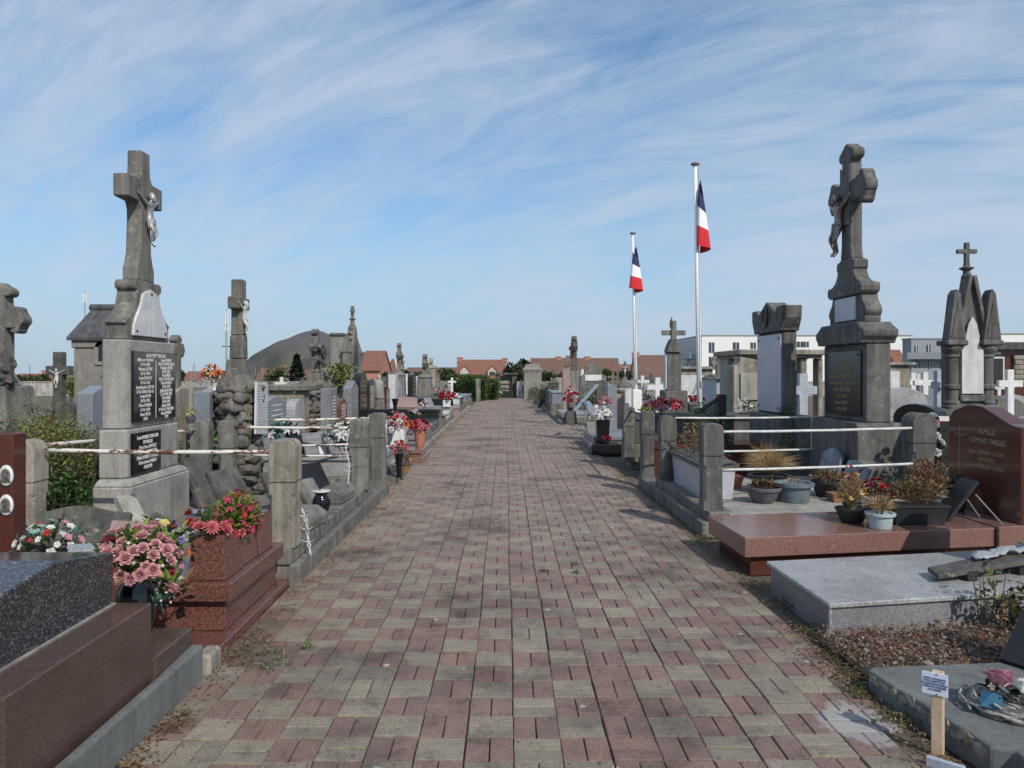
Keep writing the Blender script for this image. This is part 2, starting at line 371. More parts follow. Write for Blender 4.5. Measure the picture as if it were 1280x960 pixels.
# ------------------------------------------------------------------ brick path: every paver is modelled
def mat_path():
    m, nt, b = nmat('pavers'); p = pos(nt)
    at = nt.nodes.new('ShaderNodeAttribute'); at.attribute_name = 'brick'
    s = nt.nodes.new('ShaderNodeSeparateColor'); nt.links.new(at.outputs['Color'], s.inputs[0])
    pink = mix(nt, (.265, .166, .136), (.205, .142, .120), s.outputs[1])
    grey = mix(nt, (.292, .250, .192), (.232, .203, .158), s.outputs[1])
    c = mix(nt, pink, grey, s.outputs[0])
    fine = ramp(nt, noi(nt, p, 130, 4, .75), [(.3, .42), (.7, 1.5)])
    c = mix(nt, c, fine, .95, 'MULTIPLY')
    spk = ramp(nt, vor(nt, p, 150).outputs['Distance'], [(.12, .45), (.3, 1.)]); c = mix(nt, c, spk, .55, 'MULTIPLY')
    g = nt.nodes.new('ShaderNodeSeparateXYZ'); nt.links.new(pos(nt), g.inputs[0]); mr = nt.nodes.new('ShaderNodeMapRange'); mr.inputs[1].default_value = 4.5; mr.inputs[2].default_value = 10; mr.inputs[4].default_value = .62; nt.links.new(g.outputs[1], mr.inputs[0])
    c = mix(nt, c, (.285, .222, .188), mr.outputs[0])        # further on the two brick colours have worn to one
    d1 = ramp(nt, noi(nt, p, 1.1, 7, .68), [(.36, .46), (.47, .86), (.62, 1.08)]); c = mix(nt, c, d1, .9, 'MULTIPLY')
    d2 = ramp(nt, noi(nt, p, 6, 7, .72), [(.34, .50), (.46, .94), (.62, 1.10)]); c = mix(nt, c, d2, .85, 'MULTIPLY')
    ms = ramp(nt, noi(nt, pos(nt, (1, .8, 1)), 2.1, 8, .75), [(.60, 0.), (.70, .55)]); c = mix(nt, c, (.085, .085, .06), ms)
    # a pale spill on the pavers near the notice stake
    vd = nt.nodes.new('ShaderNodeVectorMath'); vd.operation = 'DISTANCE'; nt.links.new(pos(nt, (1, .8, 1)), vd.inputs[0]); vd.inputs[1].default_value = (1.56, 2.70, 0)
    sp = nt.nodes.new('ShaderNodeMath'); sp.operation = 'MULTIPLY_ADD'; nt.links.new(noi(nt, p, 14, 7, .75), sp.inputs[0]); sp.inputs[1].default_value = -.29; nt.links.new(vd.outputs['Value'], sp.inputs[2])
    c = mix(nt, c, (.46, .46, .47), ramp(nt, sp.outputs[0], [(0.0, .45), (.035, 0.)]))
    gum = ramp(nt, vor(nt, p, 3.1).outputs['Distance'], [(.035, .75), (.06, 0.)]); c = mix(nt, c, (.50, .46, .41), gum)
    blk = ramp(nt, vor(nt, pos(nt, (1.13, .91, 1)), 7.3).outputs['Distance'], [(.06, .6), (.11, 0.)]); c = mix(nt, c, (.06, .055, .05), blk)
    nt.links.new(c, b.inputs['Base Color']); b.inputs['Roughness'].default_value = .9
    bump(nt, b, noi(nt, p, 110, 5, .75), .7, .006); MATS['pavers'] = m
mat_path()
def mat_joint():
    m, nt, b = nmat('joint_sand'); p = pos(nt)
    c = mix(nt, (.15, .115, .085), (.085, .085, .04), ramp(nt, noi(nt, p, 2.3, 5, .6), [(.5, 0.), (.66, .8)]))
    nt.links.new(c, b.inputs['Base Color']); b.inputs['Roughness'].default_value = 1; bump(nt, b, noi(nt, p, 90, 4, .7), .8, .01); MATS['joint'] = m
mat_joint()
def build_path():
    r = random.Random(3); V = []; Fc = []; col = []
    def brick(x0, x1, y0, y1, kind):
        g, bv = .0030, .0035
        x0 += g; x1 -= g; y0 += g; y1 -= g
        z = r.uniform(-.0028, .0028); tx = r.uniform(-.010, .010); ty = r.uniform(-.012, .012); tone = min(1, max(0, r.gauss(.5, .33)))
        cx, cy = (x0 + x1) / 2, (y0 + y1) / 2; ang = r.gauss(0, .009); ca, sa = math.cos(ang), math.sin(ang)
        z += .009 * noise.noise(Vector((cx * .9, cy * .6, 0))) - (.003 if r.random() < .06 else 0)
        if abs(cx - .1) > 1.3: z -= .004 * (abs(cx - .1) - 1.3) / .4
        o = len(V)
        for (e, dz) in ((0, -.03), (0, -bv * .7), (bv, 0)):
            for px, py in ((x0 + e, y0 + e), (x1 - e, y0 + e), (x1 - e, y1 - e), (x0 + e, y1 - e)):
                dx, dy = px - cx, py - cy
                V.append((cx + dx * ca - dy * sa, cy + dx * sa + dy * ca, z + dz + tx * dx + ty * dy))
                col.append((kind, tone, 0, 1))
        for k in range(2):
            for i in range(4): Fc.append((o + k * 4 + i, o + k * 4 + (i + 1) % 4, o + k * 4 + 4 + (i + 1) % 4, o + k * 4 + 4 + i))
        Fc.append((o + 8, o + 9, o + 10, o + 11))
    M = .2; x_ref = .035; y_ref = 3.244
    for j in range(-32, 226):
        y = y_ref + j * M
        for i in range(-8, 9):
            x = x_ref + i * M
            # the joints wander a little, as on the old path
            sh = .018 * noise.noise(Vector((j * .11, 3.3, 0))) + .006 * noise.noise(Vector((i * .6, j * .5, 9)))
            yy = y + .03 * noise.noise(Vector((i * .23, j * .06, 5))) + (.0045 * max(0, i - 2) ** 1.5)
            if i == 8:                                           # last course: bricks laid lengthways
                if r.random() > .08: brick(x + sh, x + .1 + sh, yy, yy + M, 0 if r.random() < .7 else 1)
                continue
            if (i == -8 and r.random() < .03 and j > 5): continue
            if (i + j) % 2 == 0:                                 # rose pair, standing
                k = 0 if r.random() > .04 else 1
                brick(x + sh, x + .1 + sh, yy, yy + M, k); brick(x + .1 + sh, x + M + sh, yy, yy + M, k)
            else:
                k = 1 if r.random() > .05 else 0
                brick(x + sh, x + M + sh, yy, yy + .1, k); brick(x + sh, x + M + sh, yy + .1, yy + M, k)
    me = bpy.data.meshes.new('path'); me.from_pydata(V, [], Fc)
    a = me.attributes.new('brick', 'FLOAT_COLOR', 'POINT'); a.data.foreach_set('color', np.array(col, dtype=np.float32).ravel())
    me.materials.append(MATS['pavers']); o = bpy.data.objects.new('path', me); C.objects.link(o); tag(o, kind='structure')
build_path()
b = MB().box(-1.62, 1.80, -3.2, 48.6, -.04, -.0135); tag(b.build('path_bed', 'joint'), kind='structure')
# ------------------------------------------------------------------ litter, straw and moss along the path edges
def scatter(name, mats, n, fn, size, flat=.25, asp=.45, seed=1):
    r = random.Random(seed); m = MB()
    for _ in range(n):
        x, y, z = fn(r); a = r.uniform(0, 2 * PI); s_ = size * r.uniform(.5, 1.5)
        m.mi = r.randrange(len(mats)); m.leaf((x, y, z), (math.cos(a), math.sin(a), r.uniform(-.05, flat)), (r.uniform(-.4, .4), r.uniform(-.4, .4), 1), s_, s_ * asp, r.uniform(-.3, .5))
    return tag(m.build(name, mats, recalc=False), kind='stuff')
def clump(r, pts, spread):
    c = r.choice(pts); return (c[0] + r.gauss(0, spread * c[2]), c[1] + r.gauss(0, spread * c[2] * 1.3), r.uniform(.002, .02))
scatter('fallen_litter', ['litter', 'dry', 'straw'], 2600, lambda r: ((-1.53 + abs(r.gauss(0, .07))) if r.random() < .5 else (1.80 - abs(r.gauss(0, .09))), 3 + 27 * r.random() ** 2, r.uniform(.0, .015)), .022, seed=2)
scatter('loose_litter', ['litter', 'palechips', 'litter'], 420, lambda r: (r.uniform(-1.5, 1.7), 3 + 18 * r.random() ** 1.6, .004), .013, seed=3)
scatter('edge_moss', ['mossgreen', 'straw', 'mossgreen'], 1700, lambda r: clump(r, [(1.80, 4.15, 1), (1.78, 3.9, .8), (1.83, 4.6, 1), (1.86, 5.1, 1), (1.74, 3.4, 1), (1.72, 3.7, .8), (1.83, 5.6, 1), (1.86, 7.15, .8)], .055), .02, flat=.9, seed=4)
# dead grass tufts on the left
def tuft(name, pts, n, mats, h, seed, lean=1.0, wd=.004, kind='stuff', build=True):
    r = random.Random(seed); m = MB()
    for _ in range(n):
        cx, cy, sp = r.choice(pts); a = r.uniform(0, 2 * PI); L = h * r.uniform(.5, 1.3)
        p = Vector((cx + r.gauss(0, sp), cy + r.gauss(0, sp), 0)); d = Vector((math.cos(a) * lean, math.sin(a) * lean, r.uniform(.15, 1)))
        q = p + d.normalized() * L * .6; e = q + (d.normalized() + Vector((0, 0, -.7))).normalized() * L * .5; e.z = max(e.z, .004)
        u = d.cross(Vector((0, 0, 1))).normalized() * wd * r.uniform(.6, 1.3); m.mi = r.randrange(len(mats))
        m.add([p - u, p + u, q + u * .8, q - u * .8, e], [[0, 1, 2, 3], [3, 2, 4]])
    if not build: return m
    return tag(m.build(name, mats, recalc=False), kind=kind)
tuft('dead_grass', [(-1.44, 3.35, .03), (-1.46, 3.45, .03), (-1.45, 4.15, .06), (-1.36, 4.25, .08), (-1.30, 4.1, .05), (-1.46, 4.4, .04), (-1.2, 6.6, .06)], 260, ['straw', 'litter', 'litter'], .12, 5, 1.6, .0024)
scatter('small_weeds', ['leaf', 'ivy', 'weed'], 260, lambda r: clump(r, [(-1.22, 4.0, 1), (-1.3, 4.2, .7), (-1.12, 4.3, .6), (.55, 5.9, .5), (.30, 5.95, .5), (.56, 6.15, .4), (1.80, 7.0, 1.1), (1.75, 6.85, .8)], .035), .022, flat=1.0, seed=6)
# ------------------------------------------------------------------ distance: spoil heap, houses, flats, masts, trees
def haze_col(c, f): return c
stone('heapshale', (.105, .095, .09), lich=0, var=.35, bmp=.1, dark=.0)
def mat_heap():
    m, nt, b = nmat('heap'); p = pos(nt, (1, 1, 1))
    c = mix(nt, (.055, .053, .05), (.098, .098, .072), ramp(nt, noi(nt, pos(nt, (.02, .02, .008)), 1.6, 6, .65), [(.42, 0.), (.62, 1.)]))
    g = nt.nodes.new('ShaderNodeSeparateXYZ'); nt.links.new(pos(nt), g.inputs[0])
    mr = nt.nodes.new('ShaderNodeMapRange'); mr.inputs[1].default_value = 26; mr.inputs[2].default_value = 44
    nt.links.new(mth2(nt, g.outputs[2], noi(nt, pos(nt, (.03, .03, .03)), 1, 4, .6)), mr.inputs[0])
    c = mix(nt, c, (.10, .09, .093), mr.outputs[0]); nt.links.new(c, b.inputs['Base Color']); b.inputs['Roughness'].default_value = 1; MATS['heap'] = m
def mth2(nt, a, bb):
    n = nt.nodes.new('ShaderNodeMath'); n.operation = 'MULTIPLY_ADD'; nt.links.new(bb, n.inputs[0]); n.inputs[1].default_value = 14; nt.links.new(a, n.inputs[2]); return n.outputs[0]
mat_heap()
def heap():
    Y = 900; prof = [(262, 474), (300, 464), (318, 447), (345, 429), (368, 420), (385, 414), (392, 412), (402, 414), (425, 424), (450, 440), (480, 453), (500, 462), (525, 468), (560, 476)]
    m = MB(); pk = 392; nx = 90; ny = 46
    xs = [X(p, Y) for p, _ in prof]; zs = [Z(q, Y) for _, q in prof]
    x0, x1 = xs[0], xs[-1]; vs = []
    for j in range(ny + 1):
        t = -1 + 2 * j / ny
        for i in range(nx + 1):
            s_ = x0 + (x1 - x0) * i / nx; xc = X(pk, Y)
            # radial: the ridge profile scaled round the summit
            rx = s_ - xc; R = math.hypot(rx, t * 150); side = xc + (R if rx > 0 else -R)
            h = float(np.interp(side, xs, zs)) if x0 < side < x1 else -14
            h += 4.0 * noise.noise(Vector((s_ * .05, t * 5, 0))) * min(1, max(0, (50 - h) / 30)) + .8 * noise.noise(Vector((s_ * .12, t * 14, 3)))
            vs.append((s_, Y + t * 150, max(h, -16)))
    m.add(vs, [[j * (nx + 1) + i, j * (nx + 1) + i + 1, (j + 1) * (nx + 1) + i + 1, (j + 1) * (nx + 1) + i] for j in range(ny) for i in range(nx)])
    tag(m.build('hill', 'heap', recalc=False, smooth=True), kind='structure')
heap()
def house(name, label, px0, px1, py_ridge, py_eave, Y, roof, wall, depth=9, hip=0, dormers=(), chims=(), group=None, wins=(), gable=False):
    """a house broadside to the path; gable ends left and right"""
    x0, x1 = X(px0, Y), X(px1, Y); zr, ze = Z(py_ridge, Y), Z(py_eave, Y); zb = ground_z(Y) - .2
    t = thing(name, label, 'house', ((x0 + x1) / 2, Y, zb), group=group)
    m = MB(); prof = [(Y + .25, zb), (Y + depth - .25, zb), (Y + depth - .25, ze), (Y + depth / 2, zr - .18), (Y + .25, ze)]
    m.prism_x(prof, x0 + .15, x1 - .15); m.build('wall', wall, t)
    th = .16; r = MB()
    r.add([(x0 + hip, Y + depth / 2, zr), (x1 - hip, Y + depth / 2, zr), (x1, Y - .1, ze - .15), (x0, Y - .1, ze - .15), (x0, Y + depth + .1, ze - .15), (x1, Y + depth + .1, ze - .15),
           (x0 + hip, Y + depth / 2, zr - th), (x1 - hip, Y + depth / 2, zr - th), (x1, Y - .1, ze - .15 - th), (x0, Y - .1, ze - .15 - th), (x0, Y + depth + .1, ze - .15 - th), (x1, Y + depth + .1, ze - .15 - th)],
          [[3, 2, 1, 0], [0, 1, 5, 4], [9, 8, 2, 3], [4, 5, 11, 10], [6, 7, 8, 9], [10, 11, 7, 6], [0, 4, 10, 6], [0, 6, 9, 3], [1, 7, 11, 5], [1, 2, 8, 7]])
    ro = r.build('roof', roof, t, recalc=False)
    for cpx, cpy in chims:
        c = MB(); xx = X(cpx, Y); c.box(xx - .55, xx + .55, Y + depth / 2 - .35, Y + depth / 2 + .35, zr - .8, Z(cpy, Y)); c.box(xx - .65, xx + .65, Y + depth / 2 - .45, Y + depth / 2 + .45, Z(cpy, Y), Z(cpy, Y) + .18); c.build('chimney', 'brickwall', ro)
    for dpx, dw, dyt, dyb in dormers:
        xx = X(dpx, Y); h = dw * Y / F / 2; zt, zb2 = Z(dyt, Y), Z(dyb, Y); yf = Y + .9
        d = MB(); d.prism_y([(xx - h, zb2), (xx + h, zb2), (xx + h, zb2 + (zt - zb2) * .55), (xx, zt), (xx - h, zb2 + (zt - zb2) * .55)], yf, yf + 2.6); dd = d.build('dormer', 'housewall', t)
        q = MB(); q.box(xx - h * .62, xx + h * .62, yf - .06, yf + .05, zb2 + .1, zb2 + (zt - zb2) * .5); q.build('window', 'windowlit' if dpx < 595 else 'window', dd)
        rr = MB()
        for sg in (-1, 1): rr.prism_y([(xx + sg * (h + .2), zb2 + (zt - zb2) * .48), (xx, zt + .12), (xx, zt + .3), (xx + sg * (h + .2), zb2 + (zt - zb2) * .48 + .18)], yf - .15, yf + 2.6)
        rr.build('dormer_roof', roof, dd)
    for wpx, wy0, wy1, ww in wins:
        q = MB(); xx = X(wpx, Y); h = ww * Y / F / 2; q.box(xx - h, xx + h, Y + .16, Y + .4, Z(wy1, Y), Z(wy0, Y)); q.build('window', 'window', t)
    return t
house('house', 'red tiled house with two pointed dormers beyond the hedge at the path end', 570, 632, 449, 474, 150, 'rooftile', 'housewall', chims=((573, 447), (631, 448)), dormers=((580, 11, 458, 471), (615, 11, 458, 471)))
house('house', 'long low brown tiled house roof behind the tall calvary', 664, 777, 447, 474, 150, 'rooftilebrown', 'housewall', chims=((681, 449), (700, 446), (737, 446)))
house('house', 'brown tiled house with a roof window between the two flagpoles', 797, 838, 443, 474, 130, 'rooftilebrown', 'housewall', chims=((800, 441),))
house('house', 'red roofed salmon brick house left of the path beside the gothic chapel', 449, 476, 437, 461, 105, 'rooftile', 'brickwall', depth=10)
house('house', 'dark hipped roof house with a pale chimney right of the salmon brick house', 472, 500, 448, 474, 120, 'rooftilebrown', 'housewall', hip=1.6, chims=((496, 452),))
house('house', 'low reddish roof running left of the dormered house', 506, 572, 459, 475, 170, 'rooftilebrown', 'housewall')
house('house', 'red roof seen through the gap left of the dormered house', 540, 572, 463, 476, 146, 'rooftile', 'housewall')
house('house', 'low orange roof behind the trees left of the grey chapel', 634, 664, 460, 475, 170, 'rooftile', 'housewall')
house('house', 'brown roofed house left of the spoil heap foot', 252, 296, 463, 476, 190, 'rooftilebrown', 'housewall')
house('house', 'red roofed house behind the mast base', 225, 252, 464, 476, 170, 'rooftile', 'housewall')
house('house', 'house with brown roof below the spoil heap behind the rocky cross', 318, 350, 460, 476, 180, 'rooftilebrown', 'housewall', chims=((348, 458),))
house('house', 'far brown roofed house beside the dark conifer', 352, 400, 463, 476, 190, 'rooftilebrown', 'housewall')
house('house', 'long red roofed house at the far left edge behind the tilted cross', 8, 66, 467, 478, 160, 'rooftile', 'housewall', chims=((40, 464),))
house('house', 'house with brown gable right of the small dark cross on the left', 66, 92, 464, 478, 150, 'rooftilebrown', 'brickwall')
house('house', 'sliver of red roof between the white flats', 1126, 1142, 436, 470, 130, 'rooftile', 'brickwall')
house('house', 'small red roof in the gap left of the second flagpole', 776, 798, 455, 474, 170, 'rooftile', 'housewall')
def flats(label, fx0, fx1, py_top, sx0, Y, wins, side, front='render_white', sidem='render_shade', balcs=(), sidewins=(), front_balc=()):
    """flat roofed block; the left side wall runs back to pixel column sx0"""
    zb = ground_z(Y) - .2; zt = Z(py_top, Y); xa, xb = X(fx0, Y), X(fx1, Y)
    t = thing('apartment_block', label, 'building', ((xa + xb) / 2, Y, zb))
    Y2 = xa * F / (sx0 - VX)                                      # depth at which the side wall ends
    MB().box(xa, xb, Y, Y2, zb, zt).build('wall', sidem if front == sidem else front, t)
    MB().box(xa - .06, xa - .003, Y + .1, Y2 - .1, zb, zt - .3).build('side_shade', sidem, t)  # added sheet; on the white blocks its colour holds the side wall's shade
    MB().box(xa - .12, xb + .12, Y - .12, Y2 + .1, zt, zt + .22).build('parapet', 'concrete' if front != sidem else sidem, t)
    for p0, p1, q0, q1 in wins:
        f = MB().box(X(p0, Y), X(p1, Y), Y - .05, Y + .06, Z(q1, Y), Z(q0, Y)).build('window', 'window', t)
        MB().box((X(p0, Y) + X(p1, Y)) / 2 - .04, (X(p0, Y) + X(p1, Y)) / 2 + .04, Y - .09, Y - .052, Z(q1, Y), Z(q0, Y)).build('frame', 'pole', f)
    for fr, q0, q1, wd in sidewins:
        yc = Y + (Y2 - Y) * fr; MB().box(xa - .10, xa - .062, yc - wd, yc + wd, Z(q1, Y), Z(q0, Y)).build('window', 'window', t)
    for p0, p1, q0, q1 in front_balc:
        MB().box(X(p0, Y), X(p1, Y), Y - 1.5, Y - .13, Z(q1, Y), Z(q1, Y) + .2).box(X(p0, Y), X(p1, Y), Y - 1.5, Y - 1.4, Z(q1, Y) + .201, Z(q0, Y)).build('balcony', 'bluegranite', t)
    for fr, q0, q1, wd in balcs:
        yc = Y + (Y2 - Y) * fr; MB().box(xa - 1.6, xa - .07, yc - wd, yc + wd, Z(q1, Y), Z(q1, Y) + .2).box(xa - 1.6, xa - 1.5, yc - wd, yc + wd, Z(q1, Y) + .22, Z(q0, Y)).build('balcony', 'bluewhite_shade', t)
    return t
flats('white three storey flats behind the flagpole with shaded balcony side', 877, 1140, 420, 846, 150,
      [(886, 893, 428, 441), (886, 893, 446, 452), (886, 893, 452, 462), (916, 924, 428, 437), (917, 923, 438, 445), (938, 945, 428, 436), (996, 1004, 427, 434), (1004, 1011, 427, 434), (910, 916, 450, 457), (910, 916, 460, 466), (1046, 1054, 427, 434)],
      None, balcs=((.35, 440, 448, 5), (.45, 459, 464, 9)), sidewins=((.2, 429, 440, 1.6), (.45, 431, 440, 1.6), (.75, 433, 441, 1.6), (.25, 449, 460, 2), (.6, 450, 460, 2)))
flats('grey balcony block seen left of the gothic monument', 1139, 1195, 424, 1128, 120, [(1143, 1147, 432, 440), (1158, 1163, 431, 440), (1144, 1149, 452, 460), (1160, 1164, 452, 461), (1176, 1180, 452, 461), (1178, 1184, 431, 440)], None, front='render_mid', sidem='render_mid', balcs=(), front_balc=((1128, 1192, 441, 449),))
flats('low white flat roofed building behind the gothic monument at the right edge', 1205, 1330, 418, 1190, 140, [(1225, 1232, 432, 440), (1250, 1258, 432, 440)], None)
def mast(label, px, top, Y, r, panels, cross=None):
    t = thing('telecom_mast', label, 'mast', (X(px, Y), Y, ground_z(Y)))
    x = X(px, Y); zt = Z(top, Y); s_ = Y / F
    MB().tube([(x, Y, ground_z(Y)), (x, Y, zt)], r * s_, 8).build('pole', 'steel', t)
    for (a, b_, rr) in panels:
        for k in range(3):
            an = k * 2.1 + .4; MB().box(x + math.cos(an) * rr * s_ - .55 * s_, x + math.cos(an) * rr * s_ + .55 * s_, Y + math.sin(an) * rr * s_ - .5 * s_, Y + math.sin(an) * rr * s_ + .5 * s_, Z(b_, Y), Z(a, Y)).build('antenna', 'pole', t)
    if cross: MB().box(x - 5.5 * s_, x + 5.5 * s_, Y - .3 * s_, Y + .3 * s_, Z(cross + .6, Y), Z(cross - .6, Y)).build('cross_arm', 'iron', t)
mast('slim grey telecom mast standing beside the rocky cross', 283, 387, 420, 1.2, [(389, 406, 1.5), (408, 414, 2.2)], 433)
mast('thin telecom mast with two panels above the slate roofed chapel', 106, 363, 300, .8, [(366, 378, 1.6)])
def post(label, px, top, Y, r=.8):
    m = MB().tube([(X(px, Y), Y, ground_z(Y)), (X(px, Y), Y, Z(top, Y))], r * Y / F / 2, 6)
    tag(m.build('utility_pole', 'concrete', org=(X(px, Y), Y, ground_z(Y))), label, 'pole')
post('thin concrete pole left of the leafy hedge below the heap', 328, 458, 110); post('concrete pole just right of the leafy hedge below the heap', 319, 459, 112)
post('lone thin pole above the red roof at the far left', 37, 456, 120, 1.0)
m = MB().tube([(X(236, 150), 150, -1.6), (X(243, 150), 150, Z(453, 150)), (X(243.6, 150), 150, -1.6)], .11, 5); tag(m.build('braced_pole', 'steel', org=(X(240, 150), 150, -1.6)), 'braced steel pole above the roofs left of the telecom mast', 'pole')
def tree(name, label, px, py_top, Y, wpx, py_bot=None, mat='treeleaf', n=900, kind='round', group='trees beyond the cemetery', leaf=.32, seed=1):
    r = random.Random(seed * 17 + int(px)); zb = ground_z(Y); zt = Z(py_top, Y); H = zt - zb; x = X(px, Y); W = wpx * Y / F / 2
    t = thing(name, label, 'tree', (x, Y, zb), group=group)
    m = MB(); m.tube([(x, Y, zb - .1), (x + .05, Y, zb + H * .35), (x, Y, zb + H * .85)], max(.08, W * .09), 7, .03)
    for k in range(7):
        a = k * 2.4; h = zb + H * (.25 + .08 * k); m.tube([(x, Y, h), (x + math.cos(a) * W * .5, Y + math.sin(a) * W * .5, h + H * .14)], .06, 5, .02)
    m.build('trunk', 'bark', t)
    c = MB(); lumps = []
    if kind == 'round':
        for k in range(14):
            a = r.uniform(0, 2 * PI); q = r.uniform(.1, .72); lumps.append((x + math.cos(a) * W * q, Y + math.sin(a) * W * q, zb + H * r.uniform(.3, .86), W * r.uniform(.24, .42)))
    for k in range(n):
        if kind == 'round':
            lx, ly, lz, lr = r.choice(lumps); d = Vector((r.gauss(0, 1), r.gauss(0, 1), r.gauss(0, 1))).normalized() * lr * r.uniform(.55, 1.05)
            p = Vector((lx, ly, min(lz + d.z * .9, zt))) + Vector((d.x, d.y, 0))
        else:
            h = r.random() ** 1.3; a = r.uniform(0, 2 * PI); R = W * (1 - h) * (.75 + .3 * math.sin(h * 40 + a)) * r.uniform(.6, 1)
            d = Vector((math.cos(a), math.sin(a), -.3)); p = Vector((x + math.cos(a) * R, Y + math.sin(a) * R, zb + H * (.12 + .88 * h)))
        dd = (d.normalized() + Vector((r.uniform(-.8, .8), r.uniform(-.8, .8), r.uniform(-.6, .6))))
        c.leaf(p, dd, (r.uniform(-1, 1), r.uniform(-1, 1), 1), leaf * r.uniform(.6, 1.4), leaf * r.uniform(.4, .8))
    c.build('crown', mat, t, recalc=False); return t
tree('conifer_tree', 'dark conifer standing in front of the spoil heap', 371, 443, 120, 28, mat='yewleaf', kind='cone', leaf=.5, n=1500)
for i, (px, top, Y, wd, mt, lab) in enumerate([(346, 461, 90, 30, 'treeleaf', 'leafy green tree right of the rocky cross below the heap'), (404, 462, 90, 18, 'treeleaf', 'small green tree between the rough cross and the gothic chapel'), (556, 462, 100, 26, 'treeleaf', 'bright green bush tree left of the dormered house'),
        (484, 466, 80, 20, 'yewleaf', 'dark low tree right of the salmon brick house'), (525, 467, 80, 30, 'treeleaf', 'green tree behind the tall row crosses on the left'), (505, 463, 90, 14, 'yewleaf', 'dark slim tree behind the white headstone'),
        (636, 452, 140, 12, 'yewleaf', 'dark pointed tree right of the dormered house'), (645, 449, 150, 16, 'treeleaf', 'light green tree behind the low orange roof'), (656, 447, 160, 14, 'yewleaf', 'dark green tree above the small grey chapel'), (650, 462, 100, 12, 'treeleaf', 'green tree beside the small grey chapel'),
        (684, 466, 70, 20, 'treeleaf', 'green tree right of the small grey chapel'), (702, 466, 75, 16, 'treeleaf', 'green tree left of the tall calvary'), (760, 462, 80, 24, 'treeleaf', 'green tree behind the grey stele with white plate'), (782, 463, 85, 18, 'yewleaf', 'darker tree left of the shorter flagpole'),
        (28, 471, 60, 34, 'treeleaf', 'green garden tree at the far left below the red roof'), (52, 470, 75, 30, 'treeleaf', 'second garden tree at the far left beside the small dark cross'), (88, 470, 40, 14, 'weed', 'pale green shrub tree left of the slate roofed chapel'), (224, 462, 120, 12, 'treeleaf', 'small green tree behind the little cross right of the big memorial'),
        (205, 468, 90, 20, 'treeleaf', 'green tree half hidden behind the big memorial')]):
    tree('garden_tree', lab, px, top, Y, wd, mat=mt, seed=i + 2, n=700, leaf=.0042 * Y)
# boundary wall
wl = MB().box(-70, 70, 53, 53.25, -.1, .88); wl.box(-70.05, 70.05, 52.95, 53.3, .88, .95)
tag(wl.build('boundary_wall', 'palewall', org=(0, 53, -.1)), 'long pale boundary wall across the far end of the cemetery', 'wall')
# ------------------------------------------------------------------ flowers
def petal_grid(L, W, cup, curl, rows=3):
    """one petal along +x, cupped upward (z) and curling outward at the tip; 2 columns"""
    vs = []; fs = []
    for i in range(rows + 1):
        t = i / rows; wd = W * math.sin(PI * min(1, .12 + .80 * t)) ** .8; x = L * t; z = cup * L * math.sin(t * PI * .6) - curl * L * t ** 3
        for k in (-1, 0, 1): vs.append((x, k * wd / 2, z + (.22 * W if k else 0) * (1 - t * .6)))
    for i in range(rows):
        for k in range(2): a = i * 3 + k; fs.append([a, a + 1, a + 4, a + 3])
    return vs, fs
FM = {}
def flower_mesh(kind, mat):
    key = (kind, mat)
    if key in FM: return FM[key]
    m = MB(); r = random.Random(hash(kind) % 7 + 3)
    mats = [mat, 'p_yellow', 'leaf']
    def ring(n, L, W, cup, curl, tilt, off, z=0, base=0):
        for k in range(n):
            vs, fs = petal_grid(L, W, cup, curl); a = 2 * PI * k / n + off
            M = Matrix.Rotation(a, 4, 'Z') @ Matrix.Translation((base, 0, z)) @ Matrix.Rotation(-math.radians(tilt), 4, 'Y')
            m.add([M @ Vector(p) for p in vs], fs)
    if kind == 'rose':
        ring(3, .72, .5, .1, -.25, 86, .2, 0, .04); ring(4, .78, .72, .12, -.1, 82, .7, 0, .12); ring(5, .80, .86, .15, .1, 74, 0, 0, .22); ring(6, .78, .95, .2, .32, 62, .4, 0, .30); ring(6, .66, .9, .25, .5, 42, .1, 0, .36)
    elif kind == 'lily':
        ring(3, 1.0, .36, .35, .55, 32, 0); ring(3, .95, .44, .35, .6, 26, PI / 3, .02)
        m.mi = 1
        for k in range(5): m.tube([(0, 0, 0), (.16 * math.cos(k * 1.25), .16 * math.sin(k * 1.25), .5)], .018, 4)
    elif kind == 'mum':
        for q, (n, t, L) in enumerate(((6, 80, .4), (9, 60, .5), (12, 38, .58), (14, 14, .6))): ring(n, L, .17, .25, .1, t, q * .3, 0, .05)
    elif kind == 'small':
        ring(5, .55, .42, .2, .25, 22, 0); m.mi = 1; m.blob((0, 0, .06), (.11, .11, .08), 1, 0, 6, 4)
    elif kind == 'pansy':
        ring(5, .6, .6, .1, .1, 15, .3); m.mi = 1; m.blob((0, 0, .08), (.13, .13, .07), 1, 0, 6, 4)
    m.mi = 2
    if kind != 'small': m.tube([(0, 0, 0), (.01, .02, -.5)], .035, 5)
    me = m.mesh(kind + '_flower', mats, recalc=False, smooth=False); FM[key] = me; return me
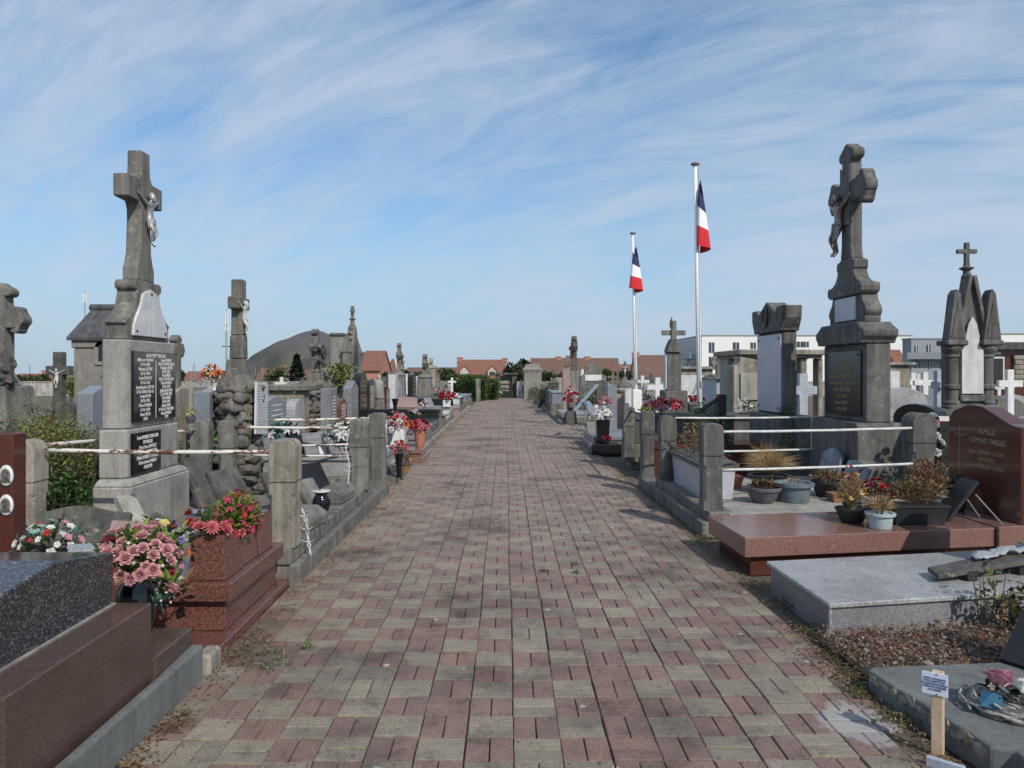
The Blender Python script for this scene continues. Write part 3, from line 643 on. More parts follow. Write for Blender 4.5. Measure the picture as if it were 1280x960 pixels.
def pot_mb(kind, r, h):
    m = MB()
    if kind == 'round': m.lathe([(r * .62, 0), (r * .72, h * .1), (r * .96, h * .85), (r * 1.04, h * .86), (r * 1.04, h), (r * .95, h), (r * .92, h * .88), (.001, h * .86)], 20)
    elif kind == 'bowl': m.lathe([(r * .55, 0), (r * .6, h * .06), (r * .85, h * .45), (r * .97, h * .78), (r * 1.08, h * .8), (r * 1.1, h * .95), (r * 1.02, h), (r * .95, h * .9), (.001, h * .85)], 24)
    elif kind == 'basin': m.lathe([(r * .78, 0), (r * .82, h * .05), (r * .92, h * .82), (r * 1.1, h * .84), (r * 1.12, h), (r * .9, h), (r * .88, h * .9), (.001, h * .86)], 26)
    elif kind == 'vase': m.lathe([(r * .62, 0), (r * .7, h * .05), (r * .98, h * .35), (r * 1.0, h * .5), (r * .85, h * .72), (r * .62, h * .84), (r * .62, h * .88), (r * .8, h * .97), (r * .8, h), (r * .6, h * .98), (.001, h * .9)], 24)
    elif kind == 'cone': m.lathe([(r * .5, 0), (r * .55, h * .06), (r * .45, h * .16), (r * .75, h * .75), (r * 1.0, h * .96), (r * 1.0, h), (r * .88, h), (.001, h * .9)], 20)
    elif kind == 'box': m.frus((-r * .85, r * .85, -r * .85, r * .85), 0, (-r, r, -r, r), h)
    elif kind == 'trough': m.frus((-r * 1.75, r * 1.75, -r * .75, r * .75), 0, (-r * 2, r * 2, -r, r), h * .9).box(-r * 2.06, r * 2.06, -r * 1.06, r * 1.06, h * .9, h)
    return m
def flowers(label, x, y, z, R=.15, H=.2, kinds=(('rose', 'p_red', 8, .04),), pot=('round', .08, .12, 'potdark'), leaves=(60, 'leaf', .05), group=None, name='flower_pot', cat='flowers', rot=0, seed=None, dome=.75, ell=(1, 1), strands=None, lean=(0, 0)):
    r = random.Random(seed if seed is not None else int(abs(x * 1000) + abs(y * 731)))
    t = thing(name, label, cat, (x, y, z), rot, group)
    base = pot[2] * .9 if pot else 0
    if pot:
        pm = pot_mb(pot[0], pot[1], pot[2]); pm.build('pot' if name != 'flower_vase' else 'vase', pot[3], t, org=(0, 0, 0), smooth=pot[0] not in ('box', 'trough'))
        if pot[0] not in ('box', 'trough'):
            ob = t.children[0]
            e = ob.modifiers.new('edge', 'EDGE_SPLIT'); e.split_angle = math.radians(50)
    def onshell(q):
        a = r.uniform(0, 2 * PI); cth = r.uniform(1 - dome, 1); s_ = math.sqrt(1 - cth * cth)
        n = Vector((math.cos(a) * s_, math.sin(a) * s_, cth)); return Vector((n.x * R * ell[0] * q + lean[0] * cth, n.y * R * ell[1] * q + lean[1] * cth, base + H * .12 + n.z * H * .9 * q)), n
    n, mt, sz = leaves
    lm = MB(); mts = mt if isinstance(mt, (list, tuple)) else [mt]
    for k in range(n):
        p, d = onshell(r.uniform(.35, 1.0)); lm.mi = r.randrange(len(mts))
        d = (d + Vector((r.uniform(-.7, .7), r.uniform(-.7, .7), r.uniform(-.5, .6)))); lm.leaf(p, d, (r.uniform(-.5, .5), r.uniform(-.5, .5), 1), sz * r.uniform(.7, 1.4), sz * r.uniform(.35, .6))
    for k in range(min(14, 4 + n // 12)):
        p, d = onshell(.8); lm.mi = 0; lm.tube([(p.x * .2, p.y * .2, base * .9), (p.x * .6, p.y * .6, base + (p.z - base) * .6), p], .0035, 4)
    if strands:
        ns, smt, sl = strands; lm.mi = len(mts); mts = list(mts) + [smt]
        for k in range(ns):
            p, d = onshell(r.uniform(.05, .5)); d = (d + Vector((r.uniform(-.3, .3), r.uniform(-.3, .3), .3))).normalized(); L = sl * r.uniform(.6, 1.2); u = d.orthogonal().normalized() * .0016
            q = p + d * L * .6; e = q + (d + Vector((0, 0, -.5))).normalized() * L * .5
            lm.add([p - u, p + u, q + u, q - u, e], [[0, 1, 2, 3], [3, 2, 4]])
    if lm.f: lm.build('foliage', mts, t, org=(0, 0, 0), recalc=False)
    pts = []
    for kind, mtf, cnt, fs in kinds:
        me = flower_mesh(kind, mtf)
        for k in range(cnt):
            best = None
            for _ in range(9):
                p, d = onshell(r.uniform(.92, 1.06)); dd = min([(p - q).length for q in pts] or [9])
                if best is None or dd > best[0]: best = (dd, p, d)
            _, p, d = best; pts.append(p)
            o = bpy.data.objects.new({'rose': 'rose', 'lily': 'lily', 'mum': 'chrysanthemum', 'small': 'blossom', 'pansy': 'pansy'}[kind], me); C.objects.link(o); o.parent = t
            o.location = p; q = (d + Vector((r.uniform(-.35, .35), r.uniform(-.35, .35), r.uniform(-.1, .3)))).to_track_quat('Z', 'Y') @ Euler((0, 0, r.uniform(0, 6))).to_quaternion()
            o.rotation_mode = 'QUATERNION'; o.rotation_quaternion = q; s_ = fs * r.uniform(.85, 1.2); o.scale = (s_, s_, s_)
    return t
# ------------------------------------------------------------------ the figure on the crosses: one skinned body
def corpus_mesh():
    V = [(0, 0, .49), (0, 0, .60), (0, .0, .72), (0, .0, .80), (0, .03, .86), (0, .05, .92),                     # pelvis .. neck .. head
         (-.10, 0, .79), (-.26, -.01, .86), (-.43, -.02, .96), (.10, 0, .79), (.26, -.01, .86), (.43, -.02, .96),
         (-.06, .02, .46), (-.075, .10, .27), (-.02, .03, .08), (-.015, .10, .0), (.06, .02, .46), (.07, .11, .29), (.02, .05, .09), (.02, .12, .01)]
    E = [(0, 1), (1, 2), (2, 3), (3, 4), (4, 5), (3, 6), (6, 7), (7, 8), (3, 9), (9, 10), (10, 11), (0, 12), (12, 13), (13, 14), (14, 15), (0, 16), (16, 17), (17, 18), (18, 19)]
    Rr = [.085, .075, .095, .075, .036, .05, .05, .034, .022, .05, .034, .022, .062, .042, .028, .022, .062, .042, .028, .022]
    me = bpy.data.meshes.new('figure'); me.from_pydata(V, E, []); o = bpy.data.objects.new('figure', me); C.objects.link(o)
    o.modifiers.new('s', 'SKIN'); o.modifiers.new('u', 'SUBSURF').levels = 2; o.modifiers['u'].render_levels = 2
    for i, rr in enumerate(Rr): me.skin_vertices[0].data[i].radius = (rr, rr * .8)
    me.skin_vertices[0].data[0].use_root = True
    dg = bpy.context.evaluated_depsgraph_get(); nm = bpy.data.meshes.new_from_object(o.evaluated_get(dg))
    out = MB().add([v.co[:] for v in nm.vertices], [list(p.vertices) for p in nm.polygons])
    bpy.data.objects.remove(o)
    out.blob((0.0, .055, .935), (.055, .065, .08), 3, .1, 10, 8)           # head, bowed forward
    out.blob((0, .03, .965), (.064, .07, .06), 5, .35, 10, 6)              # hair and thorns
    out.blob((-.0, .115, .93), (.012, .02, .02), 3, 0, 6, 5); out.blob((0, .10, .885), (.03, .025, .035), 4, .2, 8, 6)   # nose, beard
    for k in range(9):                                                     # folds of the loincloth
        a = -1.3 + k * .33; out.blob((math.sin(a) * .085, .015 + math.cos(a) * .06, .44 + .02 * (k % 2)), (.03, .03, .085), k, .3, 7, 6)
    out.blob((.11, .03, .42), (.03, .025, .1), 9, .3, 7, 6)
    return out
CORPUS = corpus_mesh()
def corpus(parent, c, h, face, mat, name='crucifix_figure', lab=None):
    """c = feet point, face = +1 looks to +x, -1 looks to -x, 'y' looks back along the path"""
    ang = {1: -PI / 2, -1: PI / 2, 'y': PI}[face]
    M = Matrix.Translation(c) @ Matrix.Rotation(ang, 4, 'Z') @ Matrix.Scale(h, 4)
    o = MB().merge(CORPUS, M).build(name, mat, parent, smooth=True)
    if lab: o['label'] = lab
    return o
# ------------------------------------------------------------------ posts and rails
def stone_post(label, x, y, z0, z1, w=.19, mat='greystone', group='stone corner posts of the grave enclosures', rot=0, name='stone_post', domed=False):
    t = thing(name, label, 'post', (x, y, z0), rot, group)
    h = w / 2; H = z1 - z0; s_ = h * .95
    m = MB(); c_ = h * .24; e_ = s_ - .001
    m.prism_z([(-e_ + c_, -e_), (e_ - c_, -e_), (e_, -e_ + c_), (e_, e_ - c_), (e_ - c_, e_), (-e_ + c_, e_), (-e_, e_ - c_), (-e_, -e_ + c_)], .05, H - .35)
    m.box(-s_, s_, -s_, s_, 0, .09); m.box(-s_, s_, -s_, s_, H - .41, H - .321)
    m.build('shaft', mat, t, org=(0, 0, 0))
    k = MB(); top = [(-h, H - .318), (-h, H - .10)] + arc(0, H - .10, h, 180, 0, 10, .10) + [(h, H - .318)]
    if not domed: top = [(-h, H - .318), (-h, H - .055), (-h * .86, H - .022), (-h * .55, H - .004), (h * .55, H - .004), (h * .86, H - .022), (h, H - .055), (h, H - .318)]
    k.prism_y(top, -h, h); k.build('head', mat, t, org=(0, 0, 0), bevel=.01, seg=2)
    return t
def rail(label, a, b, mat='rusty', r=.016, group=None):
    a = Vector(a); b = Vector(b); n = 9; m = MB()
    pts = [a.lerp(b, i / n) + Vector((0, 0, -.007 * math.sin(PI * i / n) + .0012 * math.sin(i * 2.1))) for i in range(n + 1)]
    m.tube(pts, r, 8)
    return tag(m.build('rail', mat, org=tuple(a), smooth=True), label, 'rail', group)
def kerb(label, poly, z0, z1, mat='kerbstone', name='kerb'):
    m = MB().prism_z(poly, z0, z1); c = poly[0]
    return tag(m.build(name, mat, org=(c[0], c[1], z0), bevel=.012, seg=2), label, 'kerb')
# ------------------------------------------------------------------ tombs of the rows
def stele_prof(shape, w, h):
    a = w / 2
    if shape == 'round': return [(-a, 0), (a, 0)] + arc(0, h - a * .55, a, 0, 180, 10, a * .55)
    if shape == 'arch': return [(-a, 0), (a, 0), (a, h * .84)] + arc(0, h * .84, a, 0, 180, 10, h * .16)
    if shape == 'point': return [(-a, 0), (a, 0), (a, h * .82), (0, h), (-a, h * .82)]
    if shape == 'wave': return [(-a, 0), (a, 0), (a, h * .86)] + [(a - 2 * a * i / 10, h * (.86 + .14 * math.sin(PI * i / 10 * .9) ** 2 * (0.4 + .6 * i / 10))) for i in range(1, 10)] + [(-a, h * .9)]
    if shape == 'shoulder': return [(-a, 0), (a, 0), (a, h * .74), (a * .7, h * .78)] + arc(0, h * .82, a * .62, 0, 180, 8, h * .18) + [(-a * .7, h * .78), (-a, h * .74)]
    if shape == 'slant': return [(-a, 0), (a, 0), (a, h * .8), (-a * .4, h), (-a, h * .94)]
    if shape == 'step': return [(-a, 0), (a, 0), (a, h * .8), (a * .55, h * .8), (a * .55, h), (-a * .55, h), (-a * .55, h * .8), (-a, h * .8)]
    return [(-a, 0), (a, 0), (a, h), (-a, h)]
def tomb(label, side, y, xs, depth, slab_z, mat, stele=None, slab_mat=None, tiers=1, group=None, lines=0, name='tomb', letter='gold', skew=0):
    """a family grave across the row. xs = (x at the path end, x at the headstone end); stele = (shape, width, height, thickness)"""
    xp, xh = xs; lo, hi = min(xs), max(xs); t = thing(name, label, 'tomb', ((lo + hi) / 2, y, 0), group=group)
    sm = slab_mat or mat; d = depth / 2; s_ = 1 if xp > xh else -1
    MB().box(lo, hi, y - d, y + d, -.03, slab_z * .45).build('plinth', 'kerbstone' if tiers > 1 else sm, t, bevel=.008)
    ms = MB(); e = .05
    ms.box(lo + e, hi - e, y - d + e, y + d - e, slab_z * .45, slab_z - .072); ms.box(lo + e - .03, hi - e + .03, y - d + e - .03, y + d - e + .03, slab_z - .07, slab_z)
    ms.build('slab', sm, t, bevel=.006)
    if stele:
        sh, sw, hh, th = stele; xc = xh + s_ * (th / 2 + .06)
        pr = [(y + a, slab_z + .085 + b) for a, b in stele_prof(sh, sw, hh - .085)]
        MB().box(xc - th * .75, xc + th * .75, y - sw / 2 - .05, y + sw / 2 + .05, slab_z + .002, slab_z + .083).build('base', mat, t, bevel=.006)
        hs = MB().prism_x(pr, xc - th / 2, xc + th / 2).build('headstone', mat, t, bevel=.008)
        if lines:
            tm = MB(); r = random.Random(int(y * 10))
            for k in range(lines * 2):
                zz = slab_z + hh * (.80 - .28 * k / max(1, lines)); ww = sw * r.uniform(.2, .36); xx = xc + s_ * (th / 2 + .0025); q = -ww
                while q < ww: L = r.uniform(.02, .07); tm.box(xx - .002, xx + .002, y + q, y + min(q + L, ww), zz, zz + .015); q += L + .018
            tm.build('lettering', letter, hs)
    return t
def headstone(label, x, y, z0, shape, w, h, t_, mat, face='x', lines=0, letter='gold', cat='headstone', group=None, base=True, name='headstone', rot=0):
    """a lone upright stone. face 'x': broad face along the path axis; 'y': broad face to the camera end"""
    o = thing(name, label, cat, (x, y, z0), rot, group)
    pr = stele_prof(shape, w, h - (.1 if base else 0)); zo = .1 if base else 0
    if face == 'x': hs = MB().prism_x([(a, zo + b) for a, b in pr], -t_ / 2, t_ / 2)
    else: hs = MB().prism_y([(a, zo + b) for a, b in pr], -t_ / 2, t_ / 2)
    hs.build('slab', mat, o, org=(0, 0, 0), bevel=.01)
    if base:
        bx, by = (t_ * .9, w / 2 + .06) if face == 'x' else (w / 2 + .06, t_ * .9)
        MB().box(-bx, bx, -by, by, -.03, .098).build('base', mat, o, org=(0, 0, 0), bevel=.01)
    return o
def plaque(label, x, y, z, w, h, t_, mat, lean=20, yaw=0, name='memorial_plaque', cat='plaque', group=None, shape='rect', lines=0, letter='lettergrey', stand=False):
    """a small slab propped up: lean = degrees back from upright, yaw = turn about the vertical (0 = faces the camera end)"""
    o = thing(name, label, cat, (x, y, z), math.radians(yaw), group)
    L = math.radians(lean); pr = stele_prof(shape, w, h); M = Matrix.Rotation(-L, 4, 'X')
    MB().prism_y(pr, -t_ / 2, t_ / 2).xf(M).build('slab', mat, o, org=(0, 0, 0), bevel=.005)
    if lines:
        tm = MB(); r = random.Random(int(x * 100 + y * 77))
        for k in range(lines):
            zz = h * (.75 - .5 * k / lines); ww = w * r.uniform(.25, .4); q = -ww
            while q < ww: l_ = r.uniform(.015, .05); tm.box(q, min(q + l_, ww), -t_ / 2 - .003, -t_ / 2 - .0005, zz, zz + h * .06); q += l_ + .012
        tm.xf(M).build('lettering', letter, o, org=(0, 0, 0))
    MB().bar((0, math.sin(L) * h * .75 + .01, math.cos(L) * h * .72), (0, math.sin(L) * h * .75 + .12, .0), .03, .015).build('prop', 'iron' if stand else mat, o, org=(0, 0, 0))
    return o
def cross_prism(m, c, half, zlo, zarm, ztop, w, t_, axis, ends='plain', taper=0):
    """a latin cross: shaft from zlo to ztop, arms centred on zarm"""
    a = w / 2
    if ends == 'plain': pr = [(-a - taper, zlo), (-a, zlo + (zarm - zlo) * .25), (-a, zarm - a * 1.25), (-a * 1.3, zarm - a), (-half, zarm - a), (-half, zarm + a), (-a, zarm + a), (-a, ztop), (a, ztop), (a, zarm + a), (half, zarm + a), (half, zarm - a), (a * 1.3, zarm - a), (a, zarm - a * 1.25), (a, zlo + (zarm - zlo) * .25), (a + taper, zlo)]
    else:
        e = a * .55
        def lobe(cx, cz, a0): return [(cx + b * math.cos(math.radians(g)), cz + b * math.sin(math.radians(g))) for b, g in zip([e * 1.0] * 7, [a0 + 30 * k for k in range(7)])]
        rt = [(a, zarm - a), (half - a, zarm - a)] + lobe(half - a, zarm - a * 1.25, 180)[:0] + arc(half - a * .9, zarm - a * 1.05, e, 200, 360, 6) + arc(half - e, zarm, a * .75, -55, 55, 6) + arc(half - a * .9, zarm + a * 1.05, e, 0, 160, 6) + [(a, zarm + a)]
        tp = arc(a * 1.05, ztop - a * .95, e, -110, 60, 6) + arc(0, ztop - e, a * .75, 35, 145, 6) + arc(-a * 1.05, ztop - a * .95, e, 120, 290, 6)
        pr = [(-a - taper, zlo), (a + taper, zlo), (a, zlo + (zarm - zlo) * .2)] + rt + tp + [(-x_, z_) for x_, z_ in rt[::-1]] + [(-a, zlo + (zarm - zlo) * .2)]
    if axis == 'y': m.prism_x([(c[1] + u, v) for u, v in pr], c[0] - t_ / 2, c[0] + t_ / 2)       # arms run along y
    else: m.prism_y([(c[0] + u, v) for u, v in pr], c[1] - t_ / 2, c[1] + t_ / 2)
    return m
def grave_cross(label, x, y, z0, h, half, w, t_, mat, axis='x', base=None, name='grave_cross', cat='cross', fig=None, ends='plain', group=None, taper=.03, arm=.72, basemat=None):
    o = thing(name, label, cat, (x, y, z0), group=group); zb = z0
    if base:
        bw, bh = base; bx, by = (bw / 2, max(t_ * 1.3, bw * .3)) if axis == 'x' else (max(t_ * 1.3, bw * .3), bw / 2)
        MB().frus((x - bx, x + bx, y - by, y + by), z0 - .03, (x - bx * .82, x + bx * .82, y - by * .82, y + by * .82), z0 + bh).build('pedestal', basemat or mat, o, bevel=.012); zb = z0 + bh
    m = MB(); cross_prism(m, (x, y), half, zb, zb + (z0 + h - zb) * arm, z0 + h, w, t_, axis, ends, taper); m.build('cross', mat, o, bevel=.008)
    if fig:
        fm, face, fh = fig; H_ = z0 + h - zb
        c = {1: (x + t_ / 2 + fh * .04, y, 0), -1: (x - t_ / 2 - fh * .04, y, 0), 'y': (x, y - t_ / 2 - fh * .04, 0)}[face]
        corpus(o, (c[0], c[1], zb + H_ * arm - fh * .93), fh, face, fm)
    return o
def rock_cross(label, x, y, z0, zrock, ztop, zarm, half, rw, nrocks, seed, mat='rock', ends='lobe', shaft=.15):
    o = thing('rockwork_cross', label, 'monument', (x, y, z0)); r = random.Random(seed); m = MB()
    m.box(x - rw * .3, x + rw * .3, y - rw * .36, y + rw * .36, z0 - .05, zrock)
    n = int((zrock - z0) / .13)
    for k in range(n):
        zz = z0 + (k + .5) * .13; q = rw * (.56 - .10 * k / n)
        for s_ in range(nrocks):
            a = 2 * PI * s_ / nrocks + r.uniform(-.3, .3) + k * .5
            m.blob((x + math.cos(a) * q * .62, y + math.sin(a) * q * .74, zz + r.uniform(-.035, .035)), (rw * r.uniform(.2, .31), rw * r.uniform(.22, .34), r.uniform(.07, .12)), r.random() * 90, .36, 14, 10, 2.3)
    m.build('rock_base', mat, o, smooth=True)
    p = MB().frus((x - .13, x + .13, y - .15, y + .15), zrock - .05, (x - .11, x + .11, y - .125, y + .125), zrock + .20); p.frus((x - .085, x + .085, y - .10, y + .10), zrock + .202, (x - shaft * .55, x + shaft * .55, y - shaft * .6, y + shaft * .6), zrock + .5); p.build('pedestal', mat, o, bevel=.015)
    c = MB(); cross_prism(c, (x, y), half, zrock + .5, zarm, ztop, shaft, shaft * .95, 'y', ends, .015); c.build('cross', mat, o, bevel=.012)
    return o
# ================================================================== LEFT SIDE
# --- nearest: speckled black slab on a brown granite step
t = thing('tomb', 'black speckled granite grave with brown granite step, nearest on the left', 'tomb', (-2.8, 3.0, 0))
MB().box(-4.2, -1.60, 2.437, 3.455, -.03, .512).build('step', 'browngranite', t, bevel=.006)
MB().prism_x([(2.35, .516), (3.43, .516), (3.43, .745), (3.0, .812), (2.35, .735)], -4.2, -1.76).build('slab', 'blackspeck', t, bevel=.006)
m = MB(); m.bar((-1.755, 2.44, .5155), (-1.755, 3.43, .5155), .012, .008); m.build('mortar_joint', 'concrete', t)
MB().box(-2.4, -1.585, 3.46, 3.865, -.03, .262).build('foot_block', 'browngranite', t, bevel=.006)
kerb('cement kerb in front of the black speckled grave', [(-1.583, 2.0), (-1.545, 2.0), (-1.533, 3.88), (-1.60, 3.88), (-1.583, 3.46)], -.03, .172, 'cement', 'cement_kerb')
tag(MB().box(-1.60, -1.515, 3.92, 4.08, -.03, .10).build('broken_stone', 'tanstone', org=(-1.55, 4.0, 0), bevel=.015), 'small broken pale stone at the end of the cement kerb', 'stone')
# --- red granite grave with planter
t = thing('tomb', 'polished red granite grave with a flower planter, second on the left', 'tomb', (-2.5, 4.9, 0))
MB().prism_z([(-3.5, 4.12), (-1.555, 4.12), (-1.575, 5.56), (-3.5, 5.56)], -.03, .055).build('plinth', 'redgranite', t, bevel=.006)
MB().prism_z([(-3.4, 4.42), (-1.62, 4.42), (-1.63, 5.42), (-3.4, 5.42)], .056, .232).build('body', 'redgranite', t, bevel=.006)
MB().prism_z([(-3.45, 4.37), (-1.575, 4.37), (-1.585, 5.46), (-3.45, 5.46)], .236, .342).build('ledge', 'redgranite', t, bevel=.006)
MB().box(-3.3, -2.3, 4.5, 5.35, .343, .39).build('slab', 'browngranite', t, bevel=.006)
pl = thing('flower_planter', 'tapered red granite planter holding red lilies', 'planter', (-1.74, 4.85, .343))
m = MB(); m.frus((-1.845, -1.625, 4.43, 4.73), .343, (-1.825, -1.645, 4.45, 4.71), .60); m.frus((-1.845, -1.625, 5.06, 5.34), .343, (-1.825, -1.645, 5.08, 5.32), .60); m.frus((-1.84, -1.635, 4.731, 5.059), .343, (-1.825, -1.655, 4.731, 5.059), .52)
m.build('trough', 'redgranite', pl, bevel=.006)
flowers('red lilies and green leaves filling the red granite planter', -1.735, 4.88, .50, .20, .26, (('lily', 'p_hotpink', 34, .038), ('lily', 'p_red', 18, .036), ('rose', 'p_salmon', 12, .026)), None, (900, ['leaf', 'leaflime', 'leaflime', 'weed'], .055), ell=(.62, 1.6), name='lily_bouquet', seed=4, dome=.9)
flowers('large salmon pink blooms at the near end of the red planter', -1.74, 4.48, .57, .10, .12, (('mum', 'p_salmon', 4, .085), ('rose', 'p_salmon', 3, .05)), None, (26, 'ivy', .08), name='flower_bunch', seed=8)
flowers('small dark red flowers in a grey pot behind the red planter', -1.98, 4.98, .40, .11, .17, (('rose', 'p_red', 5, .035),), ('round', .08, .1, 'potgrey'), (40, ['dry', 'ivy', 'leafdark'], .05), seed=9)
# --- vase of dusty roses between the two graves
flowers('dusty pink roses with lime leaves in a glossy black vase', -1.80, 3.72, .262, .18, .23, (('rose', 'p_rose', 58, .034), ('rose', 'p_deep', 5, .03), ('small', 'p_white', 12, .016)), ('vase', .096, .33, 'glossblack'), (230, ['leaflime', 'leaflime', 'leaf', 'leaflime'], .06), name='flower_vase', seed=11, dome=1.0, ell=(1.1, .9))
flowers('single pale rose and silver sprig drooping from the black vase', -1.66, 3.70, .40, .05, .12, (('rose', 'p_rose', 1, .05), ('small', 'p_white', 10, .014)), None, (18, ['teal', 'leaf'], .035), name='flower_sprig', seed=12)
flowers('yellow orange and purple mixed flowers in a dark pot beside the roses', -1.98, 4.36, .36, .18, .22, (('pansy', 'p_yellow', 9, .05), ('pansy', 'p_orange', 6, .05), ('pansy', 'p_purple', 5, .05), ('small', 'p_white', 10, .03)), ('round', .09, .13, 'potdark'), (90, ['leaflime', 'leaf', 'leafdark'], .07), seed=13, dome=.95)
flowers('white and dark anemones with a gold leaf lying on the red ledge', -1.83, 4.20, .33, .09, .14, (('pansy', 'p_white', 2, .045), ('pansy', 'p_deep', 2, .045)), None, (16, ['leaf', 'dry', 'leaflime'], .09), name='flower_sprig', seed=14)
# --- red headstone with two oval portraits at the left edge
t = headstone('red granite headstone with two oval portraits at the left edge', -3.33, 4.75, 0, 'rect', .62, 1.18, .14, 'redstele', 'y')
for zz in (.92, .74):
    e = MB(); e.lathe([(.052, 0), (.058, .006), (.05, .014), (.001, .012)], 24); e.xf(Matrix.Translation((.275, -.071, zz)) @ Matrix.Rotation(PI / 2, 4, 'X') @ Matrix.Diagonal((.8, 1.15, 1, 1)))
    p = e.build('portrait_frame', 'whitepaint', t, org=(0, 0, 0), smooth=True)
    q = MB(); q.lathe([(.042, 0), (.001, .002)], 20); q.xf(Matrix.Translation((.275, -.0845, zz)) @ Matrix.Rotation(PI / 2, 4, 'X') @ Matrix.Diagonal((.8, 1.15, 1, 1))); q.build('portrait_ground', 'capgrey', p, org=(0, 0, 0))
    b = MB(); b.prism_y([((.275) + .022 * math.cos(a * .5236), zz + .012 + .026 * math.sin(a * .5236)) for a in range(12)], -.0895, -.087); b.prism_y([(.24, zz - .04), (.31, zz - .04), (.302, zz - .018), (.275, zz - .008), (.248, zz - .018)], -.0895, -.087); b.build('bust', 'picture', p, org=(0, 0, 0))
# --- low plot between the red headstone and the memorial
plaque('dark grey wave topped slab leaning behind the white flowers', -2.98, 5.25, .10, .62, .58, .05, 'darkstone', 30, 8, shape='wave', cat='slab')
plaque('second dark slab lying low in front of the wavy slab', -2.72, 5.05, .10, .46, .45, .05, 'darkstone', 38, 0, cat='slab')
plaque('rose granite plaque leaning behind the dusty roses', -2.33, 4.72, .30, .40, .33, .035, 'rosegranite', 22, -10)
plaque('white marble slab tipped against the memorial base', -2.86, 6.02, .28, .16, .36, .06, 'concrete', 40, 62, cat='slab')
plaque('small blue grey plaque in front of the white flowers', -2.22, 4.02, .48, .18, .17, .025, 'bluegranite', 24, 14, lines=2)
plaque('little grey triangular plaque beside the memorial base', -2.72, 5.98, .24, .13, .22, .03, 'darkstone', 18, 12, shape='slant')
plaque('grey granite book plaque behind the yellow flowers', -2.35, 5.45, .30, .38, .17, .04, 'bluegranite', 45, 6, shape='arch')
flowers('white and pink silk flowers with mint leaves by the left edge', -2.62, 4.42, .42, .20, .17, (('pansy', 'p_white', 22, .04), ('pansy', 'p_pink', 6, .045), ('pansy', 'p_mint', 6, .045), ('pansy', 'p_red', 5, .03)), ('round', .09, .1, 'potdark'), (70, ['ivy', 'leaf', 'teal'], .06), seed=21, dome=.9)
tag(MB().box(-4.3, -2.05, 4.15, 5.5, -.03, .10).build('grave_slab', 'darkstone', org=(-3, 4.8, 0), bevel=.01), 'low dark grave slab under the white flowers left of the red granite grave', 'slab')
plaque('dark slanted slab in the shade at the left edge', -3.06, 4.60, .1, .36, .44, .05, 'black', 35, -25, cat='slab')
# --- first enclosure: kerb, posts, rusty rails
kerb('weathered lower kerb course of the left enclosure along the path', [(-1.72, 5.62), (-1.52, 5.62), (-1.50, 9.9), (-1.72, 9.9)], -.03, .136)
kerb('upper kerb course set back on the left enclosure', [(-1.80, 5.60), (-1.575, 5.60), (-1.56, 9.0), (-1.80, 9.0)], .137, .255, 'kerbstone')
kerb('grey kerb along the near side of the left enclosure', [(-3.75, 5.66), (-1.81, 5.66), (-1.81, 5.86), (-3.75, 5.86)], -.03, .20, 'kerbstone')
tag(MB().box(-3.6, -1.81, 5.87, 8.5, -.03, .19).build('enclosure_floor', 'greystone', org=(-2.7, 7, 0)), 'grey stone floor of the left enclosure holding the fallen plaques', 'slab')
stone_post('pale weathered post beside the red lilies', -1.655, 5.74, .255, 1.055, .20, 'tanstone')
stone_post('pale post at the far left corner next to the white flowers', -3.60, 5.76, .05, 1.05, .20, 'tanstone', domed=True)
stone_post('grey post just right of the big memorial', -3.36, 8.45, .1, 1.02, .19, domed=True)
stone_post('grey post touching the rocky cross base', -3.13, 8.62, .1, 1.02, .18)
stone_post('broad grey post with a white chain by the path', -1.63, 8.55, .255, 1.04, .21)
stone_post('second chained grey post right behind the broad one', -1.60, 9.62, .136, 1.05, .20)
rail('rusty white front rail of the left enclosure', (-3.47, 5.76, .965), (-1.75, 5.74, .955), 'rusty', .017)
rail('rusty side rail of the left enclosure behind the corner post', (-3.57, 5.86, .99), (-3.40, 8.36, .93), 'rusty', .016)
rail('upper rusty back rail crossing the rocky cross', (-3.04, 8.60, .94), (-1.73, 8.55, .935), 'rusty', .017)
rail('second rusty rail just behind the back rail', (-2.9, 9.3, .975), (-1.72, 9.62, .98), 'rusty', .017)
rail('lower pale back rail of the left enclosure', (-3.04, 8.62, .63), (-1.73, 8.55, .62), 'rusty', .013)
rail('lower rear rail near the lily pot', (-2.9, 9.3, .66), (-1.72, 9.62, .66), 'rusty', .012)
def chain(label, pts, seed):
    m = MB(); r = random.Random(seed)
    P = [Vector(p) for p in pts]
    for k in range(len(P) - 1):
        n = max(2, int((P[k + 1] - P[k]).length / .045))
        for i in range(n):
            a = P[k].lerp(P[k + 1], i / n); b_ = P[k].lerp(P[k + 1], (i + 1) / n); u = Vector((r.uniform(-.02, .02), r.uniform(-.02, .02), 0)); v = Vector((.012, 0, 0)) if i % 2 else Vector((0, .014, 0))
            m.tube([a, (a + b_) / 2 + v, b_], .0052, 5); m.tube([a, (a + b_) / 2 - v, b_], .0052, 5)
            if i % 3 == 0:
                for s_ in (-1, 1): m.tube([b_, b_ + Vector((s_ * .025, -.012, .004)), b_ + Vector((s_ * .055, -.02, .024))], .006, 4, .001)
    return tag(m.build('spiked_chain', 'railwhite', org=tuple(pts[0])), label, 'chain')
chain('white spiked chain hanging down the broad grey post', [(-1.73, 8.43, .93), (-1.76, 8.425, .72), (-1.72, 8.425, .52), (-1.74, 8.42, .30), (-1.70, 8.42, .262)], 1)
chain('white spiked chain on the second chained post', [(-1.49, 9.56, .96), (-1.487, 9.50, .80), (-1.487, 9.60, .62)], 2)
